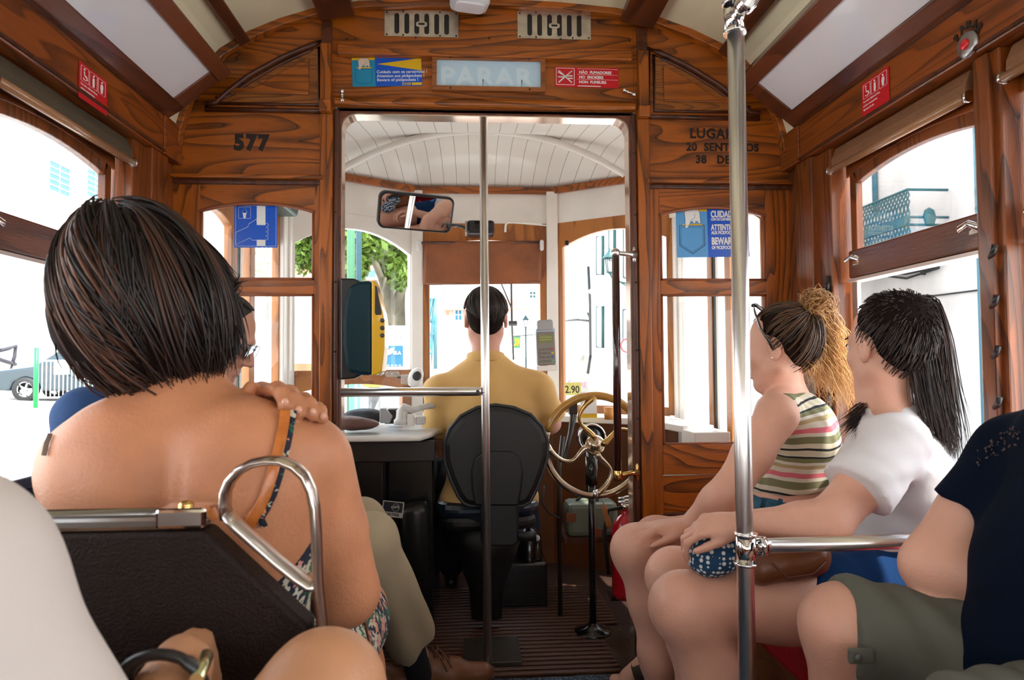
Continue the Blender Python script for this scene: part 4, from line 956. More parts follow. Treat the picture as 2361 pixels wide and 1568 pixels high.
leg(b, (-.70, Yb-.08, .55), (-.36, Yb-.0, .56), (-.36, Yb+.05, .1), (.08, .055, .05, .036), back=(-1, 0, 0)); leg(b, (-.70, Yb+.08, .55), (-.38, Yb+.14, .56), (-.38, Yb+.17, .1), (.08, .055, .05, .036), back=(-1, 0, 0))
BLU = person(b, SK_MAN, 'person in a plain blue t-shirt mostly hidden behind the brown bob', res=.009)
TB = mat('blue_tshirt', (.012, .05, .15), .85)
s = Body(); s.inflate(b, .014, keep=range(0, 3)); s.cap(s1, s2, .062, .062, .05)
for a, e in ((s1, e1), (s2, e2)):
    n = (e-a).normalized(); q = a.lerp(e, .6); s.cap(a, q+n*.03, .064, .066, .03, clip=[(q, n)])
s.mesh('tshirt', TB, BLU, res=.010, disp=fold)
s = Body(); s.ell((-.78, Yb, .55), (.15, .185, .11), k=.04)
for hh, kk, aa in (((-.70, Yb-.08, .55), (-.36, Yb, .56), (-.36, Yb+.05, .1)), ((-.70, Yb+.08, .55), (-.38, Yb+.14, .56), (-.38, Yb+.17, .1))): leg(s, hh, kk, aa, (.092, .07, .066, .055), .066, back=(-1, 0, 0))
s.mesh('trousers', mat('dark_trousers', (.02, .02, .025), .85), BLU, res=.012)
for x in (-.36, -.38):
    y = Yb+.05 if x == -.36 else Yb+.17; shoe((x-.08, y, .032), (x+.18, y+.02, .032), BLU, SOLE, False)
T = lambda *p: MB2 @ V3(p); strands('hair_locks', caphair(T, 600, 31), .0018, HD, BLU)
# ================================================================ white t-shirt beside the camera
b = Body(); 
b.ell((-.50, .40, .55), (.165, .13, .14), k=.05); b.ell((-.50, .42, .72), (.15, .12, .15), k=.05); b.ell((-.50, .46, .87), (.165, .12, .14), k=.05)
s1, s2 = V3((-.365, .50, .91)), V3((-.66, .50, .93)); b.cap(s1, s2, .055, .055, .05); b.cap((-.5, .48, .95), (-.5, .52, 1.1), .06, .055, .04)
e1, w1 = V3((-.265, .50, .70)), V3((-.262, .66, .775)); arm(b, s1, e1, w1, (.058, .047, .043, .029)); arm(b, s2, (-.72, .56, .70), (-.50, .68, .76), (.055, .045, .042, .028))
hand(b, w1, (-.05, 1, -.42), (1, -.1, .3), 1, ((30, 45, 30),)*4); hand(b, (-.50, .68, .76), (.9, .3, 0), (0, 0, 1), 1, ((30, 40, 20),)*4)
head(b, (-.5, .55, 1.18), yaw=0, pitch=-10)
leg(b, (-.40, .46, .54), (-.132, .655, .752), (-.03, .70, .32), (.074, .047, .044, .034), back=(0, -1, 0)); leg(b, (-.58, .46, .54), (-.62, .70, .52), (-.62, .72, .1), (.088, .06, .055, .036)); foot(b, (-.62, .66, .09), (-.62, .76, .03)); foot(b, (-.02, .70, .30), (.08, .72, .2))
WHT = person(b, SK_ARM, 'person in a white t-shirt with a bent bare knee, lower left corner', res=.006)
s = Body(); s.inflate(b, .014, keep=range(0, 3)); s.cap(s1, s2, .068, .068, .05)
for a, e in ((s1, e1), (s2, V3((-.72, .56, .70)))):
    n = (e-a).normalized(); q = a.lerp(e, .75); s.cap(a, q+n*.04, .066, .076, .035, clip=[(q, n)])
s.mesh('tshirt', mat('white_tshirt', (.66, .60, .57), .9, bump=.05, bscale=300), WHT, res=.007, disp=lambda P: .005*nz(P, 24, 7))
s = Body(); s.ell((-.50, .42, .53), (.18, .15, .13), k=.05); s.cap((-.40, .46, .54), (-.30, .53, .62), .10, .085, .03); s.cap((-.58, .46, .54), (-.61, .62, .53), .105, .09, .03); s.mesh('shorts', mat('beige_shorts', (.3, .25, .19), .9), WHT, res=.01)
wc = w1+V3((0, -.035, .0)); dd = V3((0, .9, .3)).normalized(); a_ = dd.orthogonal().normalized(); b2 = dd.cross(a_)
m = MB(); m.tube([wc+a_*.034*math.cos(t)+b2*.034*math.sin(t) for t in np.linspace(0, 6.283, 28)[:-1]], .005, 8, closed=True, flat=(1, 2.2)); m.build('wristband', BLACK, WHT)
m = MB(); m.tube([wc+V3((.03, 0, .014))+dd*.018, wc+V3((.034, 0, .018))-dd*.018], .006, 10); m.build('band_clasp', mat('clasp', (.6, .6, .35), .25, 1), WHT)
T = None
strands('hair_locks', caphair(lambda *p: Matrix.Translation((-.5, .55, 1.18)) @ V3(p), 500, 41), .002, HD, WHT)
print('people left ok')
# ================================================================ first girl: striped top, orange curls
b = Body(); Yg = 1.90
pel, wai, che = J(1818, 1210, 1.92), J(1826, 1120, 1.92), J(1838, 1015, 1.92)
b.ell(pel, (.115, .165, .12), k=.05); b.ell(wai, (.098, .135, .12), k=.05); b.ell(che, (.088, .145, .13), k=.05)
s1, s2 = J(1792, 958, 1.77), J(1790, 945, 2.05); b.cap(s1, s2, .046, .046, .05); nb = J(1815, 915, 1.92)
b.cap(nb, J(1808, 850, 1.91), .05, .046, .03); b.cap(s1+V3((0, .03, .02)), nb, .03, .04, .04)
e1, w1 = J(1676, 1140, 1.73), J(1590, 1212, 1.80); arm(b, s1, e1, w1, (.052, .044, .042, .028)); hand(b, w1, (-1, .2, -.1), (0, 0, 1), -1, ((20, 30, 20),)*4)
e2, w2 = J(1690, 1130, 2.1), J(1600, 1210, 2.02); arm(b, s2, e2, w2, (.05, .042, .038, .027)); hand(b, w2, (-1, -.2, -.1), (0, 0, 1), 1, ((20, 30, 20),)*4)
G1 = head(b, J(1800, 806, 1.90), yaw=48, pitch=-8, s=.97)
kn, an = J(1468, 1268, 1.85), V3((.535, 1.86, .09)); leg(b, J(1800, 1250, 1.84), kn, an, (.088, .062, .058, .036), .058, back=(1, 0, 0))
kf, af = J(1512, 1240, 2.08), V3((.60, 2.24, .11)); leg(b, J(1800, 1235, 2.02), kf, af, (.08, .058, .054, .034), back=(1, 0, 0)); foot(b, af, (.46, 2.25, .03), .028); foot(b, an, (.40, 1.84, .03), .03)
g = person(b, SK_PALE, 'person with curly orange ponytail in a striped sleeveless top, on the right bench', res=.0065, fine=[(tuple(G1.translation-V3((.1, .1, .13))), tuple(G1.translation+V3((.05, .1, .1))), .004)])
GR1 = g
ST = mat('striped_knit', (.5, .5, .4), .9); pN, nt = nodes_of(ST); co = nt.nodes.new('ShaderNodeTexCoord'); mp = nt.nodes.new('ShaderNodeMapping'); mp.inputs['Rotation'].default_value = (0, math.radians(8), 0); nt.links.new(co.outputs['Object'], mp.inputs[0])
ns = nt.nodes.new('ShaderNodeTexNoise'); ns.inputs['Scale'].default_value = 6; nt.links.new(co.outputs['Object'], ns.inputs['Vector'])
spx = nt.nodes.new('ShaderNodeSeparateXYZ'); nt.links.new(mp.outputs[0], spx.inputs[0]); zz = mth2(nt, 'ADD', mth2(nt, 'MULTIPLY', spx.outputs[2], 8.6), mth2(nt, 'MULTIPLY', ns.outputs['Fac'], .35)); fr = mth2(nt, 'FRACT', zz)
r = nt.nodes.new('ShaderNodeValToRGB'); r.color_ramp.interpolation = 'CONSTANT'; cols = [(0, (.62, .57, .42)), (.10, (.02, .02, .025)), (.15, (.66, .60, .46)), (.26, (.20, .20, .10)), (.42, (.66, .62, .50)), (.50, (.70, .16, .20)), (.60, (.68, .62, .50)), (.70, (.45, .35, .18)), (.78, (.68, .64, .54)), (.84, (.20, .20, .10)), (.93, (.02, .02, .025)), (.97, (.66, .62, .5))]
e = r.color_ramp.elements; e[0].position = 0; e[0].color = cols[0][1]+(1,); e[1].position = cols[1][0]; e[1].color = cols[1][1]+(1,)
for p_, c_ in cols[2:]: q = e.new(p_); q.color = c_+(1,)
nt.links.new(fr, r.inputs[0]); nt.links.new(r.outputs[0], pN.inputs['Base Color'])
wv = nt.nodes.new('ShaderNodeTexWave'); wv.inputs['Scale'].default_value = 14; wv.bands_direction = 'DIAGONAL'; mp2 = nt.nodes.new('ShaderNodeMapping'); mp2.inputs['Scale'].default_value = (1, 1.6, 0); nt.links.new(co.outputs['Object'], mp2.inputs[0]); nt.links.new(mp2.outputs[0], wv.inputs['Vector'])
bp = nt.nodes.new('ShaderNodeBump'); bp.inputs['Strength'].default_value = .6; bp.inputs['Distance'].default_value = .004; nt.links.new(wv.outputs['Fac'], bp.inputs['Height']); nt.links.new(bp.outputs[0], pN.inputs['Normal'])
hz = J(1800, 1122, 1.9).z; s = Body(); cl = [((pel.x, 0, hz), (.22, 0, -1)), (J(1800, 905, 1.9), (0, 0, 1))]
armh = J(1770, 975, 1.72)
s.ell(wai, (.108, .147, .13), k=.05, clip=cl); s.ell(che, (.100, .158, .142), k=.05, clip=cl); s.cap(s1+V3((.03, .035, .015)), s2+V3((.02, -.03, .01)), .045, .045, .05, clip=cl[1:])
s.ell(armh+V3((-.028, -.06, -.005)), (.055, .10, .085), None, .012, True); s.ell(s2+V3((-.03, .10, 0)), (.055, .10, .09), None, .012, True)
s.mesh('striped_top', ST, g, res=.006, disp=lambda P: .003*nz(P, 40, 6))
DN = mat('denim', (.012, .10, .17), .8, bump=.3, bscale=700, var=.35, vscale=40)
jz = J(1800, 1146, 1.9); s = Body(); cl = [(jz, (.30, 0, 1))]
s.ell(pel, (.130, .178, .13), k=.04, clip=cl); s.cap(J(1800, 1250, 1.84), J(1745, 1256, 1.84), .098, .092, .03, clip=[(J(1735, 1256, 1.84), (-1, 0, .2))]); s.cap(J(1800, 1235, 2.02), J(1745, 1245, 2.02), .09, .086, .03)
s.mesh('denim_shorts', DN, g, res=.007, disp=lambda P: .0022*nz(P, 55, 8))
m = MB()
for px, a_, b_ in ((1762, 1148, 1180), (1800, 1150, 1186)):
    P0, P1 = J(px, a_, 1.755), J(px-5, b_, 1.75); m.tube([P0, P1], .006, 6, flat=(1, .5))
m.build('belt_loop', DN, g)
T = lambda *p: G1 @ V3(p)
HG1 = hairmat('hair_brown', (.020, .010, .006), (.17, .075, .03), .4); HOR = hairmat('hair_orange', (.34, .14, .035), (.95, .58, .24), .45)
h = Body(); h.ell(T(0, -.022, .042), (.077, .088, .085), G1.to_3x3(), k=.02, clip=[(T(0, .045, 0), (G1.to_3x3() @ V3((0, .75, -.66))))]); h.ell(T(0, -.05, -.005), (.050, .038, .05), G1.to_3x3(), k=.03)
h.mesh('hair', mat('hair_core3', (.02, .010, .007), .9, spec=.1), g, res=.005, disp=lambda P: .002*nz(P, 130, 5))
tie = T(-.01, -.095, .085)
def swept(T, tie, n, seed, r0=(.082, .096, .104), ctr=(0, -.018, .028), N=14, lo=-.97):
    r = np.random.default_rng(seed); out = []
    for i in range(n):
        a = r.random()*2*math.pi; u = r.uniform(lo, .95); d = np.array([math.cos(a)*math.sqrt(1-u*u), math.sin(a)*math.sqrt(1-u*u), u])
        if (d[1] > .35 and u < .55) or (d[1] > -.15 and u < -.35): continue
        p0 = np.array(ctr)+d*np.array(r0); t0 = np.array(T(*p0)); t1 = np.array(tie)+r.normal(size=3)*.006; c0 = np.array(T(*ctr)); t = np.linspace(0, 1, N)[:, None]
        q = t0*(1-t)+t1*t; v = q-c0; L = np.linalg.norm(v, axis=1, keepdims=True); L0 = np.linalg.norm(t0-c0); L1 = np.linalg.norm(t1-c0); q = c0+v/L*np.maximum(L, (L0*(1-t)+L1*t))*(1+.014*r.random()); out.append(q)
    return np.array(out)
strands('hair_locks', swept(T, tie, 1100, 9), .0017, HG1, g)
gd = [([tie, tie+V3((.02, 0, .035)), J(1905, 775, 1.93), J(1925, 850, 1.92), J(1935, 930, 1.90)], [.016, .040, .045, .050, .035]),
      ([tie, J(1880, 745, 1.94), J(1890, 830, 1.96), J(1895, 900, 1.93)], [.018, .035, .042, .038]), ([tie, J(1860, 712, 1.94), J(1895, 740, 1.9), J(1945, 880, 1.9), J(1950, 955, 1.88)], [.016, .03, .03, .024, .018]),
      ([tie, J(1870, 720, 1.9), J(1850, 735, 1.86), J(1862, 800, 1.86), J(1880, 870, 1.87)], [.014, .028, .025, .022, .02])]
Pq = polyhair(gd, 260, .02, N=22, curl=.015, cf=22, seed=3, ends=.6)
sh = np.clip(np.linspace(.1, .95, 22)[None, :]*.75+.35*np.random.default_rng(1).random((len(Pq), 1)), 0, 1); strands('ponytail', Pq, .0012, HOR, g, sh)
m = MB(); m.tube([T(-.02, .05, .135), T(-.06, .035, .11), T(-.082, .02, .06), T(-.087, .0, .02), T(-.085, -.004, .0)], .004, 8, flat=(1.6, .7)); m.tube([T(-.02, .05, .135), T(.02, .055, .14), T(.06, .035, .11)], .006, 8); m.build('sunglasses', mat('gloss_black', (.008, .008, .01), .1, coat=1), g)
m = MB(); m.ball(T(-.092, -.002, -.024), .003, 8); m.build('earring', CHROME, g)
m = MB(); m.tube([af+V3((.03, .03, -.04)), af+V3((-.02, .045, -.02)), af+V3((-.07, .04, -.045)), af+V3((-.075, -.03, -.045)), af+V3((-.03, -.045, -.02)), af+V3((.03, -.035, -.04))], .012, 8, flat=(2.0, .5)); m.build('sandal_strap', mat('olive_sandal', (.07, .055, .04), .6), g); MB().box(.43, .67, 2.20, 2.29, .004, .022).build('sandal', mat('olive_sandal', (.07, .055, .04), .6), g, bevel=.004); MB().box(.37, .60, 1.80, 1.89, .004, .022).build('sandal', mat('olive_sandal', (.07, .055, .04), .6), g, bevel=.004)
# ================================================================ second girl: white t-shirt, long dark ponytail
b = Body()
pel, wai, che = J(2065, 1335, 1.52), J(2075, 1240, 1.52), J(2062, 1110, 1.52)
b.ell(pel, (.115, .17, .12), k=.05); b.ell(wai, (.095, .135, .13), k=.05); b.ell(che, (.095, .15, .13), k=.05)
s1, s2 = J(2072, 1025, 1.37), J(2030, 985, 1.67); b.cap(s1, s2, .045, .045, .05); nb = J(2040, 955, 1.52); b.cap(nb, J(2040, 850, 1.51), .052, .047, .03); b.cap(s1+V3((0, .03, .02)), nb, .03, .04, .05); b.cap(s2, nb, .03, .04, .05)
e1, w1 = J(1905, 1208, 1.32), J(1712, 1205, 1.36); arm(b, s1, e1, w1, (.048, .042, .038, .024)); 
hand(b, w1, (-1, .35, -.15), (.1, -.5, 1), -1, ((25, 45, 25), (30, 50, 25), (35, 50, 30), (40, 50, 30)), thumb=(25, 15), s=.9)
e2, w2 = J(1930, 1215, 1.72), J(1745, 1245, 1.52); arm(b, s2, e2, w2, (.047, .04, .037, .024)); hand(b, w2, (-1, -.15, .0), (.1, -.6, 1), 1, ((30, 50, 30),)*4)
G2 = head(b, J(2052, 802, 1.51), yaw=12, pitch=-4, s=.98)
kB, aB = J(1556, 1330, 1.64), V3((.56, 1.60, .09)); kC, aC = J(1576, 1398, 1.42), V3((.60, 1.40, .09))
leg(b, J(2020, 1330, 1.64), kB, aB, (.088, .062, .058, .036), .057, back=(1, 0, 0)); leg(b, J(2060, 1375, 1.43), kC, aC, (.090, .063, .060, .037), .060, back=(1, 0, 0))
for a_ in (aB, aC): foot(b, a_, a_+V3((-.14, 0, -.06)), .03)
g = person(b, SK_PALE, 'person with long straight dark ponytail in a white t-shirt and blue skirt, looking out', res=.0065, fine=[(tuple(w1+V3((-.17, -.06, -.06))), tuple(w1+V3((.02, .14, .05))), .0035)])
GR2 = g
WT = mat('white_cotton', (.74, .70, .70), .85, bump=.05, bscale=300)
s = Body(); hemz = J(2100, 1372, 1.5); cl = [(hemz, (.55, 0, -1)), (J(2040, 948, 1.5), (-.25, .0, 1))]
s.ell(pel, (.122, .178, .12), k=.05, clip=cl); s.ell(wai, (.108, .150, .14), k=.05, clip=cl); s.ell(che, (.110, .165, .142), k=.05, clip=cl); s.cap(s1+V3((0, .01, 0)), s2, .056, .056, .05, clip=cl[1:]); s.cap(s1+V3((0, .03, .02)), nb, .042, .05, .05, clip=cl[1:]); s.cap(s2, nb, .042, .05, .05, clip=cl[1:])
s.cap(wai+V3((-.06, 0, -.02)), che+V3((-.05, 0, 0)), .07, .08, .05, clip=cl)
for a, e_ in ((s1, e1), (s2, e2)):
    n = (e_-a).normalized(); q = a.lerp(e_, .60); s.cap(a, q+n*.03, .058, .072, .035, clip=[(q, n)])
def wf(P): return .008*nz(P, 20, 15)+.004*nz((P[0], P[1]*.5, P[2]*1.6), 60, 6)
s.mesh('tshirt', WT, g, res=.006, disp=wf)
s = Body(); BS = mat('blue_skirt', (.003, .028, .10), .9, bump=.2, bscale=300, spec=.2)
q = J(1838, 1345, 1.42); cl = [(q, (-1, 0, .6))]
s.ell(pel+V3((0, 0, -.01)), (.132, .185, .115), k=.05); s.cap(J(2060, 1375, 1.43), J(1850, 1385, 1.42), .100, .086, .03, clip=cl); s.cap(J(2020, 1330, 1.64), J(1800, 1335, 1.64), .098, .082, .04, clip=cl); s.cap(J(1990, 1320, 1.53), J(1880, 1322, 1.53), .075, .06, .05, clip=cl)
s.mesh('skirt', BS, g, res=.006, disp=lambda P: .006*nz((P[0]*1.6, P[1]*.6, P[2]), 45, 16))
T = lambda *p: G2 @ V3(p)
HD2 = hairmat('hair_dark', (.010, .006, .005), (.060, .028, .020), .35)
h = Body(); h.ell(T(0, -.02, .040), (.077, .090, .087), G2.to_3x3(), k=.02, clip=[(T(0, .045, 0), (G2.to_3x3() @ V3((0, .8, -.6))))]); h.ell(T(0, -.05, -.005), (.050, .038, .05), G2.to_3x3(), k=.03)
h.mesh('hair', mat('hair_core4', (.012, .007, .006), .9, spec=.1), g, res=.005, disp=lambda P: .001*nz(P, 130, 5))
tie = J(2105, 712, 1.46)
strands('hair_locks', swept(T, tie, 1500, 19, r0=(.083, .098, .106)), .0016, HD2, g)
gd = [([tie, J(2135, 705, 1.47), J(2152, 790, 1.46), J(2165, 900, 1.44), J(2183, 1000, 1.42), J(2188, 1085, 1.40)], [.012, .028, .036, .034, .028, .010]),
      ([tie, J(2115, 735, 1.46), J(2125, 830, 1.45), J(2140, 920, 1.44), J(2165, 1010, 1.42)], [.012, .024, .028, .026, .015]),
      ([J(2050, 880, 1.54), J(2022, 915, 1.53), J(1992, 950, 1.50), J(1955, 990, 1.47)], [.010, .014, .013, .006])]
strands('ponytail', polyhair(gd, 420, .012, N=18, seed=6, ends=.75), .0014, HD2, g)
m = MB(); m.lathe([(.012, -.008), (.019, -.005), (.019, .005), (.012, .008)], tie, 'x', 16); m.build('hair_tie', BLACK, g)
# things in her lap
t = Body(); pc = J(1652, 1275, 1.41); t.ell(pc, (.052, .05, .040), k=.02); t.ell(pc+V3((.01, .0, .030)), (.040, .035, .018), k=.02); t.ell(pc+V3((-.015, .01, -.02)), (.04, .04, .03), k=.02); t.ell(pc+V3((.06, .0, .028)), (.025, .03, .022), k=.02)
PK = mat('polka_fabric', (.01, .07, .16), .8); pN, nt = nodes_of(PK); co = nt.nodes.new('ShaderNodeTexCoord'); v = nt.nodes.new('ShaderNodeTexVoronoi'); v.inputs['Scale'].default_value = 95; v.inputs['Randomness'].default_value = .35
nt.links.new(co.outputs['Object'], v.inputs['Vector']); lt = mth2(nt, 'LESS_THAN', v.outputs['Distance'], .40); mx = nt.nodes.new('ShaderNodeMix'); mx.data_type = 'RGBA'; nt.links.new(lt, mx.inputs[0]); mx.inputs[6].default_value = (.006, .055, .13, 1); mx.inputs[7].default_value = (.75, .78, .76, 1); nt.links.new(mx.outputs[2], pN.inputs['Base Color'])
o = t.mesh('fabric_pouch', PK, None, res=.004, disp=lambda P: .0045*nz(P, 75, 22)); tag(o, 'dark teal fabric pouch with white polka dots held on the lap', 'pouch')
t = Body(); bc = J(1812, 1293, 1.38); R = rotm(0, 0, 12).to_3x3()
t.cap(bc+V3((-.055, 0, -.012)), bc+V3((.05, 0, .006)), .034, .038, .02, flat=(V3((0, 1, 0)), .8)); t.cap(bc+V3((-.05, 0, .01)), bc+V3((.05, 0, .02)), .03, .03, .02)
o = t.mesh('shoulder_bag', mat('tan_leather', (.17, .055, .018), .4, bump=.1, bscale=80, var=.2, vscale=15), None, res=.005, disp=lambda P: .003*nz(P, 50, 23)); tag(o, 'small tan leather bag lying on the blue skirt behind the steel rail', 'bag')
m = MB(); m.tube([bc+V3((-.05, -.05, .01)), bc+V3((-.02, -.052, -.018)), bc+V3((.03, -.052, -.012)), bc+V3((.06, -.045, .01))], .0022, 6); m.build('stitched_flap_edge', mat('tan_dark', (.12, .04, .015), .5), o)
# ================================================================ person in navy at the right edge
b = Body()
pel, wai, che = V3((.875, .93, .58)), V3((.895, .91, .73)), V3((.94, .89, .90))
b.ell(pel, (.125, .165, .125), k=.04); b.ell(wai, (.15, .17, .16), k=.05); b.ell(che, (.125, .18, .13), k=.05)
s1, s2 = J(2345, 1055, 1.10), V3((.94, .70, .95)); b.cap(s1, s2, .052, .052, .05); b.cap((.93, .88, .96), (.92, .87, 1.09), .06, .052, .04)
e1 = J(2152, 1305, 1.12); arm(b, s1, e1, V3((.86, 1.0, .70)), (.050, .044, .042, .03)); b.cap(s1, e1, .050, .042, .03)
arm(b, s2, V3((.92, .64, .70)), V3((.84, .78, .66)), (.055, .046, .042, .028))
hand(b, (.86, 1.0, .70), (.2, -1, -.1), (-.3, 0, 1), -1, ((30, 40, 20),)*4); hand(b, (.84, .78, .66), (.1, 1, -.2), (-.3, 0, 1), 1, ((30, 40, 20),)*4)
G3 = head(b, (.93, .87, 1.17), yaw=60)
kN, aN = J(1946, 1445, 1.15), V3((.61, 1.14, .09)); leg(b, (.88, 1.02, .555), kN, aN, (.080, .064, .062, .04), .062, back=(1, 0, 0)); kM, aM = V3((.50, .82, .575)), V3((.50, .80, .09)); leg(b, (.88, .84, .56), kM, aM, (.080, .060, .06, .038), .06, back=(1, 0, 0))
for a_ in (aN, aM): foot(b, a_, a_+V3((-.14, 0, -.06)), .03)
g = person(b, SK_PALE, 'person in a navy lace-shouldered top and grey-green shorts at the right edge', res=.007)
NV = mat('navy_cloth', (.002, .006, .017), .95, spec=.1, bump=.1, bscale=200)
s = Body(); s.ell(pel, (.165, .20, .16), k=.05); s.inflate(b, .020, keep=range(1, 3)); s.cap(s1+V3((.01, .01, .005)), s2, .060, .066, .05); n = (e1-s1).normalized(); q = s1.lerp(e1, .46); s.cap(s1, q+n*.03, .060, .070, .04, clip=[(q, n+V3((.35, 0, -.1)))]); s.cap((.93, .88, .98), (.925, .88, 1.01), .085, .075, .03); s.cap(s2, s2+V3((-.04, 0, -.10)), .066, .075, .04)
s.mesh('navy_top', NV, g, res=.007, disp=lambda P: .004*nz(P, 26, 31))
LC = mat('lace_skin', (.12, .07, .06), .8); rr = random.Random(3); m = MB()
for i in range(60):
    u, v = rr.random(), rr.random(); px, py = 2252+100*u+rr.uniform(-6, 6), 1030-55*u+45*v
    hp = s.hit(px, py, .0005)
    if hp.y < 1.3: m.ball(hp, (.0010+.0009*rr.random(),)*3, 6)
m.build('lace_holes', LC, g)
SHT = mat('grey_green_cotton', (.115, .12, .095), .85, bump=.15, bscale=400)
s = Body(); q = J(1945, 1440, 1.13); s.ell(pel+V3((-.01, 0, -.02)), (.165, .20, .125), k=.04); s.cap((.86, 1.03, .556), kN, .112, .084, .03, clip=[(q, (-1, .05, .10))]); s.cap((.88, .84, .56), kM, .115, .084, .03, clip=[((.60, 0, .57), (-1, 0, 0))])
s.mesh('shorts', SHT, g, res=.007, disp=lambda P: .0045*nz(P, 26, 32)+.003*np.sin(P[0]*110+P[2]*30))
m = MB(); c0 = J(1972, 1512, 1.05); m.box(c0.x-.014, c0.x+.026, c0.y-.010, c0.y+.0, c0.z-.010, c0.z+.014); m.build('cuff_tab', SHT, g, bevel=.004)
m = MB(); m.disc((c0.x-.002, c0.y-.012, c0.z+.002), .0055, 'y', .002, 14); m.build('cuff_button', mat('button_grey', (.12, .12, .11), .4), g)
T = lambda *p: G3 @ V3(p); strands('hair_locks', caphair(T, 500, 51), .002, HD, g)
# ================================================================ eyes, brows and lips on every head
EYEW = mat('eye_white', (.75, .72, .70), .2, coat=.6); IRIS = mat('iris_brown', (.05, .025, .012), .2, coat=.8); LIPM = mat('lips', (.50, .17, .14), .4)
def features(M, parent, s=1.0, brow=(.03, .018, .012), lids=True):
    T = lambda *p: M @ V3([v*s for v in p]); R = M.to_3x3()
    for q in (-1, 1):
        MB().ball(T(q*.031, .0835, .009), (.0118*s,)*3, 16).build('eye', EYEW, parent)
        e = MB().ball(T(q*.031, .0925, .0085), [v*s for v in (.0052, .0032, .0052)], 12, R).build('iris', IRIS, parent)
        m = MB(); m.tube([T(q*.014, .092, .027), T(q*.030, .0945, .033), T(q*.048, .084, .028)], [.0022*s, .003*s, .0015*s], 6); m.build('eyebrow', mat('brow_%d' % int(brow[0]*1000), brow, .8), parent)
        m = MB(); m.tube([T(q*.018, .0925, .011), T(q*.024, .0955, .0175), T(q*.034, .0950, .0185), T(q*.043, .089, .012)], .0013*s, 6); m.build('eyelashes', HAIRBLK, parent)
    m = MB(); m.tube([T(-.021, .0925, -.0615), T(-.007, .0985, -.0575), T(0, .0985, -.059), T(.007, .0985, -.0575), T(.021, .0925, -.0615)], [.0012, .0042*s, .0036*s, .0042*s, .0012], 8); m.tube([T(-.019, .092, -.064), T(0, .0975, -.0685), T(.019, .092, -.064)], [.0012, .0055*s, .0012], 8); m.build('lips', LIPM, parent)
HAIRBLK = mat('lash_black', (.01, .008, .007), .7)
MW1 = Matrix.Translation((-.446, .995, 1.13)) @ rotm(8, -4); MWH = Matrix.Translation((-.5, .55, 1.18)) @ rotm(0, -10)
for M_, p_, s_ in ((MW1, W1, 1.0), (HM, DRV, 1.02), (MB2, BLU, 1.0), (MWH, WHT, 1.0), (G1, GR1, .97), (G2, GR2, .98), (G3, g, 1.0)): features(M_, p_, s_)
for M_, p_ in ((MB2, BLU), (MWH, WHT), (G3, g), (MM, MAN)):
    h = Body(); R3 = M_.to_3x3(); h.ell(M_ @ V3((0, -.018, .040)), (.080, .094, .089), R3, k=.02, clip=[(M_ @ V3((0, .055, 0)), R3 @ V3((0, .75, -.66)))]); h.ell(M_ @ V3((0, -.045, -.01)), (.058, .044, .05), R3, k=.03)
    h.mesh('hair', mat('hair_core5' if p_ is not MAN else 'hair_core6', (.02, .012, .008) if p_ is not MAN else (.05, .04, .035), .9, spec=.1), p_, res=.006)
# ================================================================ flat plates with holes, via a filled 2-D curve
def plate(name, outer, holes, thick, M, mt, parent=None, bevel=0):
    cu = bpy.data.curves.new(name, 'CURVE'); cu.dimensions = '2D'; cu.fill_mode = 'BOTH'; cu.extrude = thick/2
    for ring in [outer]+holes:
        sp = cu.splines.new('POLY'); sp.points.add(len(ring)-1)
        for i, (x, y) in enumerate(ring): sp.points[i].co = (x, y, 0, 1)
        sp.use_cyclic_u = True
    t = bpy.data.objects.new(name, cu); COL.objects.link(t); dg = bpy.context.evaluated_depsgraph_get(); me = bpy.data.meshes.new_from_object(t.evaluated_get(dg)); bpy.data.objects.remove(t)
    me.transform(M); me.materials.clear(); me.materials.append(mt); return link(name, me, parent, bevel)
def MY(x, y, z, yaw=0): return Matrix.Translation((x, y, z)) @ Matrix.Rotation(math.radians(yaw), 4, 'Z') @ Matrix.Rotation(math.radians(90), 4, 'X')     # local xy -> world xz, facing the camera
def poly_xz(m, pts, y0, y1): m.prism(pts, 'y', y0, y1)
